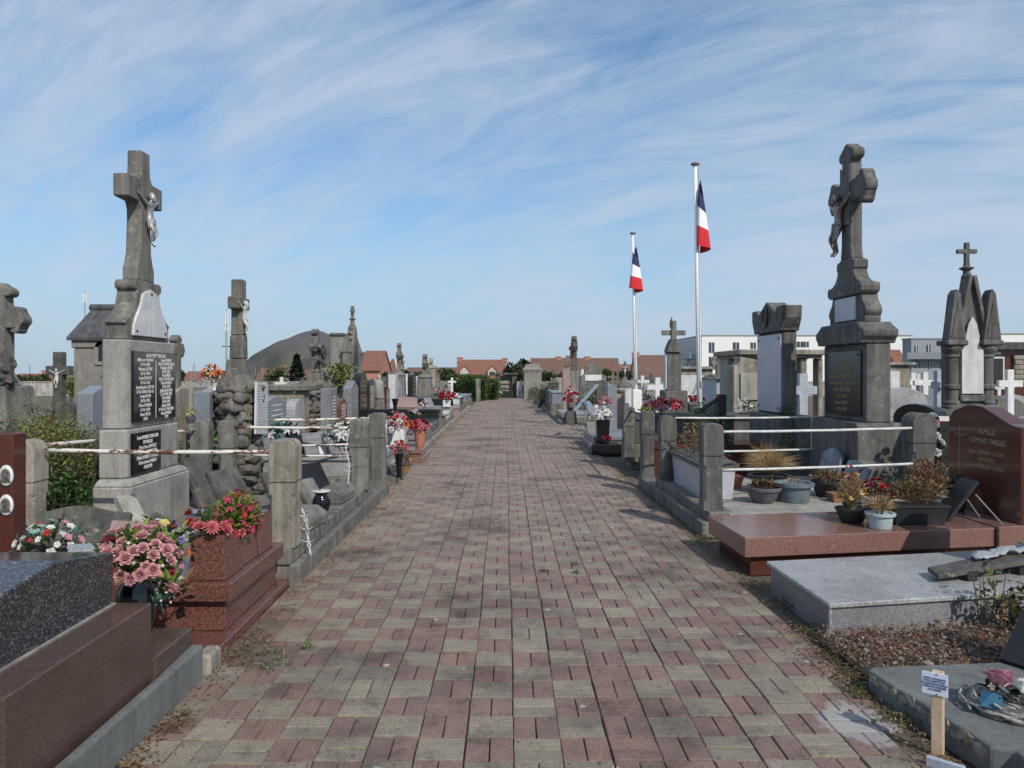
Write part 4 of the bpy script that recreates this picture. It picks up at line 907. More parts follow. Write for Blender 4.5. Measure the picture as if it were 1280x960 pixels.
chain('white spiked chain hanging on the pale post beside the planter', [(-1.545, 5.80, .52), (-1.52, 5.84, .40), (-1.53, 5.9, .30), (-1.50, 5.88, .145)], 3)
# loose blocks and plaques inside
for a in [('grey ridged stone block nearest on the left kerb', -1.70, 6.42, .255), ('second ridged stone block further along the left kerb', -1.72, 7.75, .255)]:
    m = MB().prism_y([(-.14, 0), (.13, 0), (.14, .09), (.05, .15), (-.10, .15), (-.14, .10)], -.24, .24); o = m.build('stone_block', 'greystone', org=(0, 0, 0), bevel=.012); o.location = a[1:]; o.rotation_euler = (0, 0, -.08); tag(o, a[0], 'block', 'ridged blocks on the left kerb')
t = flowers('empty black flower vase with a pale rim on the left kerb', -1.70, 7.05, .255, .05, .05, (), ('vase', .085, .20, 'glossblack'), (0, 'leaf', .02), name='flower_vase', cat='vase')
MB().lathe([(.055, .196), (.080, .199), (.083, .206), (.055, .208)], 22).build('rim', 'whitepaint', t, org=(0, 0, 0))
plaque('tall dark blank slab leaning in front of the rocky cross', -2.38, 7.0, .19, .36, .55, .05, 'darkstone', 36, 62, cat='slab')
plaque('dark blank slab leaning by the pale post', -2.02, 7.25, .19, .34, .48, .05, 'darkstone', 33, 60, cat='slab')
plaque('dark slab leaning close against the memorial end', -2.98, 7.75, .19, .34, .55, .05, 'darkstone', 26, 72, cat='slab')
plaque('open blue marble book plaque in front of the leaning slabs', -2.42, 6.28, .19, .44, .27, .035, 'bluemarble', 40, 6, lines=2, letter='iron')
plaque('dark wedge slab in shade right of the pale post', -1.92, 8.05, .19, .36, .46, .05, 'black', 34, 58, cat='slab')
plaque('small grey broken slab beside the shaded wedge', -1.86, 7.62, .2, .26, .34, .045, 'greystone', 38, 64, cat='slab')
tag(MB().prism_z([(-2.2, 6.3), (-1.82, 6.3), (-1.82, 6.5), (-2.2, 6.5)], .19, .30).build('stone_block', 'greystone', org=(-2, 6.4, .19), bevel=.012), 'long low grey block lying behind the red lilies', 'block')
scatter('dark_debris', ['litter', 'leafdark'], 160, lambda r: (r.uniform(-3.0, -1.9), r.uniform(5.9, 7.6), .2), .03, seed=31)
# --- the big memorial with the silver figure
t = thing('memorial', 'tall grey stone memorial with black name plaques and a silver figure', 'monument', (-3.28, 6.83, .15))
yc = 6.83
MB().frus((-3.38, -3.06, 6.24, 7.40), .15, (-3.38, -3.06, 6.24, 7.40), .61).frus((-3.38, -3.06, 6.24, 7.40), .612, (-3.365, -3.10, 6.30, 7.34), .668).build('base', 'concrete', t, bevel=.012)
MB().prism_z([(-3.375, 6.33), (-3.19, 6.33), (-3.145, 6.38), (-3.145, 7.34), (-3.375, 7.34)], .67, 1.075).build('lower_block', 'concrete', t, bevel=.012)
MB().prism_z([(-3.375, 6.38), (-3.21, 6.38), (-3.16, 6.43), (-3.16, 7.28), (-3.375, 7.28)], 1.077, 1.83).build('body', 'concrete', t, bevel=.012)
hw = [(.40, 1.832), (.40, 1.955), (.425, 1.97), (.425, 1.985), (.345, 2.03), (.285, 2.09), (.24, 2.16), (.215, 2.24), (.21, 2.265), (.245, 2.28), (.258, 2.31), (.25, 2.345), (.22, 2.36)]
MB().prism_x(sym(hw, yc), -3.37, -3.19).build('pedestal', 'greystone', t, bevel=.012)
m = MB(); m.prism_x(sym([(.165, 2.362), (.165, 2.475), (.135, 2.53), (.108, 2.62), (.092, 2.9), (.095, 2.99), (.125, 3.055), (.325, 3.06), (.325, 3.255), (.125, 3.26), (.088, 3.31), (.080, 3.38), (.080, 3.52)], yc), -3.345, -3.215); m.build('cross', 'greystone', t, bevel=.01)
corpus(t, (-3.195, yc + .03, 2.68), .47, 1, 'pewter', lab='silver metal figure on the cross')
MB().prism_x(sym([(.325, 1.87), (.315, 1.95), (.28, 2.02), (.225, 2.09), (.18, 2.16), (.15, 2.24), (.08, 2.27), (.0, 2.29)], yc), -3.189, -3.165).build('marble_tablet', 'marble', t, bevel=.004)
m = MB()
for yy, zz in ((yc - .27, 1.91), (yc + .27, 1.91), (yc, 2.25)): m.prism_x([(yy + .011 * math.cos(k), zz + .011 * math.sin(k)) for k in [i * .785 for i in range(8)]], -3.1649, -3.156)
m.build('bolt', 'iron', t)['label'] = 'three bolts of the marble tablet'
pq = MB().prism_x([(6.44, 1.13), (7.26, 1.13), (7.26, 1.735), (6.44, 1.735)], -3.159, -3.135).build('name_plaque', 'glossblack', t, bevel=.003)
L1 = ['Hildevert CARON', 'DCD 1914', 'Valentin LECUIT', 'DCD 1916', 'Louis FRANCE', 'DCD 1917', 'Jean-Baptiste LECUIT', 'DCD 1918 DCD 11', 'Louis LEON', 'DCD 1921', 'Marie ROBERT', 'DCD 1930', 'Rene VITTE', '1937']
L2 = ['Louis ROBERT', 'NEE LE 20 MAI 1922 A', 'Germaine PIERRE', 'DCD 1923', 'Rene PARIS', 'NEE LE 20 MAI 1923', 'Maria ROBERT', 'DCD 1944', 'Jacky DELATTRE', 'LE 11 MAI 1950', 'Marie PARIS', 'DCD 1961', 'Andre PAUL', 'DCD LE 3 MAI 1970', 'Ange ROBERT', '1990']
def scaled(mb, sx_): return mb.xf(Matrix.Diagonal((sx_, 1, 1, 1)))
tx = place_text(scaled(text_mb(['A LA MEMOIRE DE'], .046), 1.0), (-3.1315, 6.85, 1.70), (0, 1, 0), (0, 0, 1))
tx.merge(place_text(scaled(text_mb(L1, .040, lead=.98), .95), (-3.1315, 6.645, 1.405), (0, 1, 0), (0, 0, 1))); tx.merge(place_text(scaled(text_mb(L2, .040, lead=.86), .88), (-3.1315, 7.055, 1.405), (0, 1, 0), (0, 0, 1)))
tx.box(-3.134, -3.131, 6.842, 6.848, 1.15, 1.66)
tx.build('lettering', 'letterwhite', pq)
p2_ = MB().prism_x([(6.40, .69), (6.92, .69), (6.92, 1.04), (6.40, 1.04)], -3.144, -3.12).build('name_plaque', 'glossblack', t, bevel=.003)
place_text(scaled(text_mb(['Louis ROBERT 1910-1988', 'EPOUX DE', 'Marie-Rose BOUTET', 'Francois ROBERT 1941', 'Michel ROBERT 1935-2010', 'Marie-Louise ROBERT', '1912-1998'], .044, lead=.98), .82), (-3.1165, 6.66, .865), (0, 1, 0), (0, 0, 1)).build('lettering', 'letterwhite', p2_)
# --- second enclosure: rocky cross, pale granite tomb, flowers
t = rock_cross('rocky base cross with white figure and white name tablet', -3.36, 9.62, 0, 1.52, 2.72, 2.42, .20, .52, 7, 5, ends='plain', shaft=.15)
corpus(t, (-3.275, 9.58, 2.02), .42, 1, 'whitestatue', lab='white figure on the cross')
tb = MB().prism_x([(9.33, .80), (9.78, .76), (9.80, 1.42), (9.36, 1.44)], -3.075, -3.05).build('name_tablet', 'marble', t, bevel=.004)
m = MB(); r = random.Random(2)
for k in range(15):
    q = 9.40
    while q < 9.72: l_ = r.uniform(.03, .09); m.box(-3.0495, -3.047, q, q + l_, 1.39 - k * .035, 1.400 - k * .035); q += l_ + .02
m.build('lettering', 'lettergrey', tb)
tomb('pale grey granite grave beyond the rusty back rail', -1, 10.35, (-1.75, -3.15), 1.3, .50, 'lightgranite', None, tiers=2)
headstone('narrow slate blue stone next to the rocky cross', -3.72, 9.55, .0, 'rect', .42, 1.32, .2, 'bluegranite', 'x', base=False)
flowers('orange and white flowers on the pillar left of the rocky cross', -3.62, 9.50, 1.33, .13, .2, (('lily', 'p_orange', 9, .07), ('pansy', 'p_white', 6, .04)), ('cone', .05, .09, 'whitepaint'), (30, ['leaf', 'ivy'], .07), seed=41, lean=(-.04, 0))
plaque('stacked pale stone plaque behind the orange flowers', -3.9, 10.3, 1.0, .32, .40, .1, 'tanstone', 10, -60, cat='slab')
flowers('small yellow flowers low beside the rocky cross', -3.75, 9.1, .95, .06, .1, (('small', 'p_yellow', 12, .03),), ('round', .06, .08, 'potgrey'), (20, 'leaflime', .04), seed=42)
flowers('teal and white silk flowers in front of the blue grey stele', -2.92, 10.0, .5, .22, .28, (('lily', 'p_white', 7, .07), ('pansy', 'p_mint', 8, .05)), ('round', .1, .15, 'potdark'), (110, ['teal', 'teal', 'leafdark'], .09), seed=43)
flowers('white lilies in a dark planter behind the broad post', -2.08, 9.95, .5, .26, .25, (('lily', 'p_white', 24, .085), ('rose', 'p_deep', 3, .04)), ('trough', .12, .16, 'potdark'), (120, ['leaf', 'leafdark', 'leaflime'], .08), seed=44, dome=.9)
flowers('burgundy and mauve flowers behind the chained posts', -1.95, 10.9, .5, .2, .24, (('rose', 'p_deep', 8, .05), ('rose', 'p_mauve', 7, .05), ('pansy', 'p_white', 4, .05)), ('round', .1, .14, 'potdark'), (60, ['leafdark', 'teal'], .06), seed=45)
flowers('pink and white blooms just right of the burgundy flowers', -1.78, 11.5, .5, .16, .2, (('rose', 'p_pink', 8, .05), ('rose', 'p_white', 5, .05)), ('round', .09, .13, 'potgrey'), (40, ['leaf', 'leafdark'], .06), seed=46)
plaque('upright dark book plaque with picture by the rusty rail', -2.42, 9.85, .5, .34, .30, .04, 'midgranite', 28, 40, lines=2)
plaque('white marble book plaque on the pale granite grave', -2.30, 9.85, .5, .2, .16, .03, 'marble', 38, 25, lines=2)
plaque('dark leaning plaque left of the white book plaque', -2.62, 9.9, .5, .26, .32, .04, 'black', 34, 58)
plaque('grey carved plaque right of the white book plaque', -2.12, 9.78, .5, .28, .30, .05, 'midgranite', 30, 56, lines=3, letter='letterwhite')
# pots by the path past the second post
flowers('bright salmon roses in a square white pot by the left path edge', -1.72, 12.2, .40, .2, .24, (('rose', 'p_salmon', 9, .06), ('rose', 'p_orange', 5, .06), ('rose', 'p_white', 6, .06), ('rose', 'p_pink', 4, .05)), ('box', .12, .26, 'whitepaint'), (60, ['leafdark', 'ivy'], .07), seed=51)
flowers('red flowers in a tall black vase low by the left path edge', -1.48, 10.6, .10, .12, .17, (('rose', 'p_salmon', 9, .045),), ('cone', .07, .34, 'glossblack'), (36, ['leafdark', 'leaf'], .05), name='flower_vase', seed=52)
flowers('yellow and rust silk flowers beside the tall black vase', -1.46, 11.0, .10, .1, .3, (('pansy', 'p_yellow', 7, .03), ('rose', 'p_deep', 4, .03)), ('round', .07, .1, 'potbrown'), (70, ['rust', 'leafdark', 'dry'], .05), seed=53)
tag(MB().box(-2.3, -1.52, 10.55, 11.9, -.03, .10).build('grave_slab', 'kerbstone', org=(-1.9, 11.2, 0), bevel=.01), 'grey footing slab under the tall black vase', 'slab')
tag(MB().box(-2.2, -1.62, 11.35, 12.3, .101, .24).box(-2.2, -1.72, 11.8, 12.5, .242, .40).build('stone_steps', 'concrete', org=(-1.9, 11.8, .1), bevel=.01), 'two pale steps beside the salmon roses', 'steps')
t = plaque('pink stone book plaque next to the red pot of roses', -1.86, 13.9, .42, .34, .24, .08, 'rosegranite', 20, -12)
flowers('red roses in a terracotta pot on a pink base by the path', -1.55, 13.8, .22, .17, .2, (('rose', 'p_red', 10, .06), ('rose', 'p_salmon', 6, .055)), ('round', .11, .28, 'terracotta'), (40, ['rust', 'leafdark'], .06), seed=54)
tomb('low pink granite grave under the terracotta pot', -1, 13.75, (-1.42, -3.2), 1.15, .22, 'pinkgranite', None)
# --- row of family graves along the left
LROW = [  # y, slab z, material, (shape, w, h, t), label, lines
 (11.45, .42, 'bluegranite', ('wave', .95, .80, .14), 'blue grey granite grave with a carved wave topped stele', 3, 'letterwhite'),
 (12.65, .40, 'lightgranite', ('round', .62, .72, .16), 'light grey granite grave with a small rounded stele', 4, 'lettergrey'),
 (14.95, .35, 'midgranite', ('rect', .55, .90, .2), 'slate grey granite grave with a square stele', 4, 'letterwhite'),
 (16.05, .30, 'redgranite', ('round', .70, .72, .16), 'red granite grave with a low arched headstone', 5, 'letterwhite'),
 (17.15, .38, 'midgranite', ('point', .80, 1.00, .18), 'grey grave with a pale pointed headstone', 2, 'lettergrey'),
 (18.3, .38, 'black', ('round', .92, 1.20, .16), 'black granite grave with a tall round topped headstone', 3, 'gold'),
 (19.5, .38, 'darkgreen', ('arch', .92, 1.02, .16), 'dark green granite grave with an arched headstone full of plaques', 6, 'letterwhite'),
 (22.1, .34, 'redstele', ('slant', .70, .86, .16), 'red brown grave with a slanted headstone', 5, 'letterwhite'),
 (23.5, .36, 'marble', ('rect', .60, 1.14, .2), 'grave with a tall narrow white headstone', 6, 'letterblue'),
 (24.9, .36, 'midgranite', ('shoulder', .80, .95, .16), 'grey grave with shouldered stele beside the white headstone', 5, 'letterwhite'),
 (28.3, .62, 'darkgreen', ('arch', 1.1, .92, .18), 'large dark raised grave with a broad arched headstone', 2, 'gold'),
 (31.0, .58, 'darkstone', None, 'long dark stone raised grave beside the path', 0, 'gold'),
 (35.0, .55, 'bluegranite', None, 'raised grave with a shiny grey lid far along the left', 0, 'gold'),
 (38.2, .50, 'midgranite', ('rect', .7, .55, .16), 'low grey grave before the hedge', 2, 'gold'),
]
for y, zs, mt, st, lab, ln, let in LROW:
    tomb(lab, -1, y, (-1.66 - .05 * (y > 20), -3.62), 1.08 if y < 27 else 1.9, zs, mt, st, tiers=2, group='family graves along the left of the path', lines=ln, letter=let)
tomb('dark polished grave with a stone front in the left middle distance', -1, 20.9, (-1.72, -3.5), 1.2, .58, 'darkgreen', None, tiers=2)
tomb('brick red tiled grave end facing the path', -1, 25.9, (-1.55, -3.2), 1.0, .42, 'rosegranite', None)
kerb('pale kerb edge along the left graves in the middle distance', [(-1.72, 14.4), (-1.60, 14.4), (-1.52, 34), (-1.66, 34)], -.03, .10, 'tanstone')
for (fx, fy, fz, R, kinds, pot, lab) in [
    (-1.95, 25.4, .42, .27, (('rose', 'p_red', 22, .075),), ('box', .13, .22, 'whitepaint'), 'mass of red flowers in a white pot left of the path'),
    (-1.75, 27.2, .42, .2, (('pansy', 'p_white', 20, .07),), ('box', .12, .2, 'marble'), 'white flowers in a pale pot beyond the red ones'),
    (-2.5, 23.2, .38, .17, (('pansy', 'p_white', 16, .06), ('rose', 'p_salmon', 3, .05)), ('round', .1, .12, 'potdark'), 'white flowers in front of the dark plaque on the left row'),
    (-3.1, 22.6, .36, .2, (('pansy', 'p_pink', 14, .07), ('pansy', 'p_mint', 4, .06)), ('vase', .12, .2, 'glossblack'), 'pale pink flowers in front of the white headstone'),
    (-2.85, 31.4, .6, .22, (('pansy', 'p_pink', 14, .08),), ('round', .12, .1, 'potgrey'), 'pink flowers on the long dark raised grave'),
    (-2.3, 16.4, .32, .14, (('rose', 'p_deep', 5, .05), ('pansy', 'p_white', 5, .05)), ('round', .1, .12, 'potdark'), 'burgundy and white flowers on the low red grave'),
    (-2.6, 14.9, .36, .2, (('lily', 'p_white', 8, .08), ('rose', 'p_deep', 4, .05)), ('round', .1, .13, 'potdark'), 'white lilies with burgundy roses on the slate grey grave'),
    (-2.2, 18.2, .38, .15, (('rose', 'p_pink', 6, .055), ('rose', 'p_white', 4, .05)), ('round', .1, .12, 'potdark'), 'pink and white flowers on the black granite grave')]:
    flowers(lab, fx, fy, fz, R, R * 1.1, kinds, pot, (40, ['leafdark', 'leaf'], .08), seed=int(fy * 10))
for a in [('black vase on the dark grave in the left row', -2.85, 19.2, .38, 'vase', .1, .26), ('tall black urn beside the pink stone bench', -2.95, 20.4, .58, 'cone', .1, .28)]:
    flowers(a[0], a[1], a[2], a[3], .05, .05, (), (a[4], a[5], a[6], 'glossblack'), (0, 'leaf', .02), name='flower_vase', cat='vase')
plaque('dark leaning plaque beside the red flower mass', -2.3, 24.0, .36, .35, .45, .05, 'midgranite', 28, 60)
plaque('arched pink stone plaque in front of the white headstone', -2.75, 21.2, .58, .6, .3, .1, 'rosegranite', 8, 0, shape='arch')
# statue on a pedestal
t = thing('statue', 'small praying statue on a grey pedestal in the left row', 'statue', (-3.4, 20.5, 0))
MB().frus((-3.58, -3.22, 20.32, 20.68), 0, (-3.53, -3.27, 20.37, 20.63), .85).build('pedestal', 'greystone', t, bevel=.02)
m = MB(); m.lathe([(.14, 0), (.15, .05), (.13, .25), (.12, .40), (.10, .47), (.05, .5), (.045, .53)], 14, (-3.4, 20.5, .85)); m.blob((-3.4, 20.5, 1.43), (.06, .06, .075), 1, .05); m.blob((-3.33, 20.5, 1.24), (.05, .05, .09), 3, .1); m.build('figure', 'concrete', t, smooth=True)
# tall cross monuments in the left row
def tall_cross(label, x, y, ztop, body, w, mat, zarm, half=.3, fig=None):
    t = thing('calvary_monument', label, 'monument', (x, y, 0)); d = w * .75
    MB().frus((x - w, x + w, y - w * 1.3, y + w * 1.3), -.03, (x - w * .95, x + w * .95, y - w * 1.25, y + w * 1.25), body * .35).build('base', mat, t, bevel=.02)
    MB().frus((x - d, x + d, y - w, y + w), body * .352, (x - d * .85, x + d * .85, y - w * .85, y + w * .85), body).build('body', mat, t, bevel=.02)
    MB().frus((x - d, x + d, y - w, y + w), body + .002, (x - d * .5, x + d * .5, y - w * .5, y + w * .5), body + .16).build('cap', mat, t, bevel=.02)
    c = MB(); cross_prism(c, (x, y), half, body + .162, zarm, ztop, w * .5, w * .45, 'y', 'lobe', .03); c.build('cross', mat, t, bevel=.01)
    if fig: corpus(t, (x + w * .3, y + .02, zarm - (ztop - body) * .5), (ztop - body) * .5, 1, fig)
    return t
tall_cross('slim grey cross monument on a tall pedestal in the left row', -3.66, 26.3, 2.56, 1.45, .30, 'greystone', 2.15, .34, 'darkstone')
tall_cross('far cross monument with a rounded head left of the path', -3.40, 32.2, 2.32, 1.35, .42, 'greystone', 1.95, .3, 'bronze')
tall_cross('weathered pillar monument next to the far cross monument', -3.35, 34.3, 2.2, 1.75, .30, 'tanstone', 2.02, .2)
tall_cross('last cross monument before the hedge on the left', -3.42, 37.0, 1.85, 1.15, .34, 'greystone', 1.6, .26)
grave_cross('small plain cross left of the hedge', -3.3, 43.0, 0, 1.10, .22, .12, .1, 'greystone', 'y', (.4, .3)); grave_cross('stubby dark cross nearest the hedge', -2.55, 44.0, 0, 1.0, .3, .16, .12, 'darkstone', 'x', (.5, .3))
headstone('small white topped stone left of the hedge', -3.0, 41.0, 0, 'round', .5, .95, .2, 'concrete', 'x')
stone_post('lone grey post at the hedge end beside the path', -1.45, 40.4, 0, 1.25, .26, 'greystone')
# hedge at the path end
def hedge(label, x0, x1, y0, y1, h, seed, n, leaf=.11):
    r = random.Random(seed); t = thing('hedge', label, 'hedge', ((x0 + x1) / 2, (y0 + y1) / 2, 0)); m = MB()
    MB().box(x0 + .15, x1 - .15, y0 + .15, y1 - .15, 0, h - .2).build('core', 'leafdark', t)
    for k in range(n):
        f = r.random()
        if f < .45: p = (r.uniform(x0, x1), y0 + r.gauss(0, .05), r.uniform(.02, h)); d = (r.gauss(0, .5), -1, r.gauss(0, .6))
        elif f < .75: p = (r.uniform(x0, x1), r.uniform(y0, y1), h * (.94 + .12 * noise.noise(Vector((k * .1, 0, seed)))) + .09 * math.sin((f - .45) * 10)); d = (r.gauss(0, .6), r.gauss(0, .6), 1)
        else: p = (r.choice((x0, x1)) + r.gauss(0, .05), r.uniform(y0, y1), r.uniform(.02, h)); d = (r.choice((-1, 1)), r.gauss(0, .5), r.gauss(0, .6))
        m.leaf(p, d, (r.uniform(-1, 1), r.uniform(-1, 1), 1), leaf * r.uniform(.6, 1.4), leaf * r.uniform(.5, .8))
    m.build('foliage', 'hedgeleaf', t, recalc=False); return t
hedge('clipped green hedge closing the left side at the path end', -2.55, -1.05, 42.3, 45.5, 1.30, 1, 3200)
hedge('rounded green bush behind the clipped hedge', -3.6, -2.0, 46.2, 48.0, 1.35, 2, 1800)
hedge('darker hedge block right beside the gate monument', -1.0, -.45, 43.6, 46.5, 1.05, 3, 1400)
# --- further left: crosses, chapel, steles, weeds
t = thing('memorial', 'large broken topped stone cross cut by the left edge', 'monument', (-5.1, 7.7, 0))
MB().frus((-5.5, -4.76, 7.3, 8.1), 0, (-5.45, -4.80, 7.34, 8.06), .95).frus((-5.42, -4.83, 7.38, 8.02), .952, (-5.3, -4.90, 7.46, 7.94), 1.42).build('base', 'greystone', t, bevel=.02)
m = MB(); cross_prism(m, (-5.08, 7.7), .25, 1.422, 2.08, 2.44, .17, .16, 'x', 'lobe', .08); m.build('cross', 'greystone', t, bevel=.015)
MB().blob((-4.92, 7.5, 1.62), (.1, .08, .12), 4, .4).blob((-4.90, 7.5, 1.5), (.07, .06, .1), 5, .4).build('carving', 'darkstone', t)
grave_cross('small dark stone cross with a white figure on the far left', -6.42, 11.0, .35, 1.50, .17, .13, .13, 'darkstone', 'x', (.40, .72), fig=('whitestatue', 'y', .27), arm=.66)
grave_cross('little grey cross peeking right of the big memorial', -5.62, 13.0, .4, 1.78, .22, .15, .14, 'greystone', 'y', (.5, .9), ends='lobe')
headstone('red brown wave topped headstone on the far left', -6.18, 10.0, .1, 'wave', .80, .98, .14, 'redstele', 'y')
headstone('small grey headstone in front of the red brown one', -6.05, 9.3, .1, 'rect', .3, .66, .14, 'bluegranite', 'y', base=False)
stone_post('dark capped post among the weeds on the left', -5.15, 9.0, .1, 1.2, .24, 'darkstone')
headstone('light blue grey granite stele left of the big memorial', -4.49, 8.6, .05, 'slant', .92, 1.36, .17, 'bluegranite', 'x')
tag(MB().prism_y([(-.09, .05), (.09, .05), (.09, 1.36), (.0, 1.42), (-.09, 1.36)], -.16, .16).build('stone_pillar', 'concrete', org=(0, 0, 0)), 'pale stone pillar right of the big memorial behind the posts', 'pillar').location = (-4.2, 10.2, 0)
headstone('tall pale headstone behind the grey corner post', -4.25, 9.9, 0, 'arch', .75, 1.36, .18, 'tanstone', 'x')
headstone('narrow stone headstone behind the tall pale one', -4.7, 11.6, 0, 'rect', .6, 1.15, .18, 'greystone', 'x')
t = rock_cross('rough rocky cross with a carved head further left', -4.28, 17.2, 0, 1.35, 2.52, 2.15, .26, .75, 9, 8, shaft=.16)
m = MB()
for k in range(9): m.blob((-4.14, 17.2 + .22 * math.sin(k), 1.95 + .2 * math.cos(k * 1.7)), (.06, .08, .07), k, .4, 8, 6)
m.build('carving', 'darkstone', t)
# slate roofed chapel
def chapel(label, x0, x1, y0, y1, ze, zr, hip, wallm, roofm, win=None):
    t = thing('chapel', label, 'chapel', ((x0 + x1) / 2, y0, 0))
    MB().box(x0, x1, y0, y1, -.03, ze - .13).box(x0 - .03, x1 + .03, y0 - .03, y1 + .03, ze - .128, ze).build('wall', wallm, t, bevel=.015)
    e = .08; m = MB(); ym = (y0 + y1) / 2
    m.add([(x0 - e, y0 - e, ze), (x1 + e, y0 - e, ze), (x1 + e, y1 + e, ze), (x0 - e, y1 + e, ze), (x0 - e, y0 - e, ze + .05), (x1 + e, y0 - e, ze + .05), (x1 + e, y1 + e, ze + .05), (x0 - e, y1 + e, ze + .05), (x0 + hip, ym, zr), (x1 - hip, ym, zr)],
          [[3, 2, 1, 0], [0, 1, 5, 4], [1, 2, 6, 5], [2, 3, 7, 6], [3, 0, 4, 7], [4, 5, 9, 8], [5, 6, 9], [6, 7, 8, 9], [7, 4, 8]]); m.build('roof', roofm, t)
    MB().tube([(x0 + hip - .03, ym, zr + .02), (x1 - hip + .03, ym, zr + .02)], .06, 8).build('ridge', roofm, t)
    for (wx, wz0, wz1, hw_) in (win or []):
        pr = [(wx - hw_, wz0), (wx + hw_, wz0), (wx + hw_, wz1 - hw_)] + arc(wx, wz1 - hw_, hw_, 0, 180, 8) + [(wx - hw_, wz1 - hw_)]
        po = [(wx - hw_ - .07, wz0 - .07), (wx + hw_ + .07, wz0 - .07), (wx + hw_ + .07, wz1 - hw_)] + arc(wx, wz1 - hw_, hw_ + .07, 0, 180, 8) + [(wx - hw_ - .07, wz1 - hw_)]
        f = MB().prism_y(po, y0 - .03, y0 - .001).build('window_frame', wallm, t, bevel=.008); MB().prism_y(pr, y0 - .036, y0 - .031).build('window', 'iron', f)
    return t
chapel('grey chapel with a slate hipped roof and arched slit window', -7.35, -6.4, 13.0, 13.95, 2.10, 2.68, .06, 'chapelstone', 'slate', [(X(127.5, 13.0), 1.75, 2.03, .045)])
# gothic fronted chapel
t = thing('chapel', 'gothic chapel with a pinnacled front left of the brick house', 'chapel', (-5.4, 24.5, 0))
MB().box(-5.5, -5.05, 23.9, 25.3, -.03, 2.72).build('wall', 'chapelstone', t, bevel=.02)
MB().frus((-5.55, -5.05, 23.85, 25.35), 2.722, (-5.5, -5.1, 23.95, 25.25), 2.80).build('roof', 'slate', t)
m = MB(); m.prism_x([(23.8, -.03), (25.4, -.03), (25.4, 1.9), (25.25, 2.05), (24.75, 3.0), (24.6, 3.1), (24.45, 3.0), (23.95, 2.05), (23.8, 1.9)], -5.048, -4.82); m.build('gable', 'greystone', t, bevel=.02)
for yy in (23.82, 25.38):
    MB().frus((-5.1, -4.78, yy - .12, yy + .12), -.03, (-5.06, -4.82, yy - .1, yy + .1), 2.2).frus((-5.1, -4.78, yy - .13, yy + .13), 2.202, (-4.95, -4.93, yy - .01, yy + .01), 2.75).build('buttress', 'greystone', t)
MB().tube([(-4.93, 24.6, 3.05), (-4.93, 24.6, 3.25)], .09, 8, .06).lathe([(.05, 0), (.13, .03), (.05, .08)], 10, (-4.93, 24.6, 3.25)).build('finial', 'greystone', t)
m = MB(); cross_prism(m, (-4.93, 24.6), .16, 3.33, 3.55, 3.70, .09, .09, 'y', 'lobe', .01); m.build('cross', 'greystone', t)
MB().prism_x([(24.3, .6), (24.9, .6), (24.9, 2.1), (24.6, 2.5), (24.3, 2.1)], -4.819, -4.80).build('door', 'iron', t)
m = MB()
for k in range(6):
    for s_ in (-1, 1): m.blob((-4.93, 24.6 + s_ * (.18 + .13 * k), 2.98 - .17 * k), (.1, .05, .06), k, .2, 8, 6)
m.build('crocket', 'greystone', t)['label'] = 'row of carved crockets up the gable'
# ivy clad pillar
t = thing('ivy_pillar', 'square stone pillar overgrown with yellow green ivy', 'pillar', (-4.35, 19.9, 0))
MB().box(-4.75, -4.3, 19.6, 20.2, -.03, 1.66).build('pillar', 'chapelstone', t, bevel=.02)
m = MB(); r = random.Random(9)
for k in range(520):
    p = (-4.22 + r.gauss(0, .18), 19.6 + r.gauss(0, .2), 1.66 - abs(r.gauss(0, .35)) + .08); m.leaf(p, (r.gauss(.3, .6), r.gauss(-.5, .6), r.gauss(0, .6)), (0, 0, 1), .11 * r.uniform(.6, 1.3), .08)
m.build('ivy', 'weed', t, recalc=False)
m = MB()
# weeds
def bush(label, x, y, z, rx, ry, h, mats, n, leaf, seed, name='weed_bush', cat='bush'):
    r = random.Random(seed); t = thing(name, label, cat, (x, y, z)); m = MB(); s_ = MB()
    for k in range(int(n * .05) + 6):
        a = r.uniform(0, 2 * PI); q = math.sqrt(r.random()); s_.tube([(x + math.cos(a) * rx * q * .6, y + math.sin(a) * ry * q * .6, z), (x + math.cos(a) * rx * q + r.gauss(0, .03), y + math.sin(a) * ry * q, z + h * r.uniform(.5, 1.0))], .005, 4, .002)
    s_.build('stems', 'bark', t)
    cl = [(r.gauss(0, .5), r.gauss(0, .5), r.uniform(.25, .9)) for _ in range(16)]
    for k in range(n):
        c = r.choice(cl); p = (x + rx * (c[0] + r.gauss(0, .24)), y + ry * (c[1] + r.gauss(0, .24)), z + max(.02, h * (c[2] + r.gauss(0, .13)))); m.mi = r.randrange(len(mats))
        m.leaf(p, (r.gauss(0, 1), r.gauss(-.2, 1), r.gauss(.2, .6)), (r.uniform(-.6, .6), r.uniform(-.6, .6), 1), leaf * r.uniform(.5, 1.4), leaf * r.uniform(.3, .6))
    m.build('leaves', mats, t, recalc=False); return t
W4 = ['weed', 'leaflime', 'weed', 'dry']
bush('tall tangled weeds behind the left rail', -4.55, 7.5, 0, .62, .8, 1.05, W4, 7500, .05, 1)
bush('dense low green nettles left of the memorial base', -3.95, 6.9, 0, .45, .5, .58, ['ivy', 'leaf', 'ivy'], 2000, .07, 2)
bush('yellow green weeds around the dark capped post', -5.3, 8.9, 0, .85, .6, 1.0, ['weed', 'leaflime', 'weed', 'weed'], 5500, .05, 3)
bush('tall pale weed growing against the chapel corner', -6.25, 12.4, 0, .3, .35, 1.75, ['weed', 'leaflime', 'weed'], 1800, .06, 4)
bush('scrubby dry weeds beside the light blue stele', -4.2, 8.1, 0, .45, .4, .85, ['dry', 'weed', 'weed'], 1500, .05, 5)
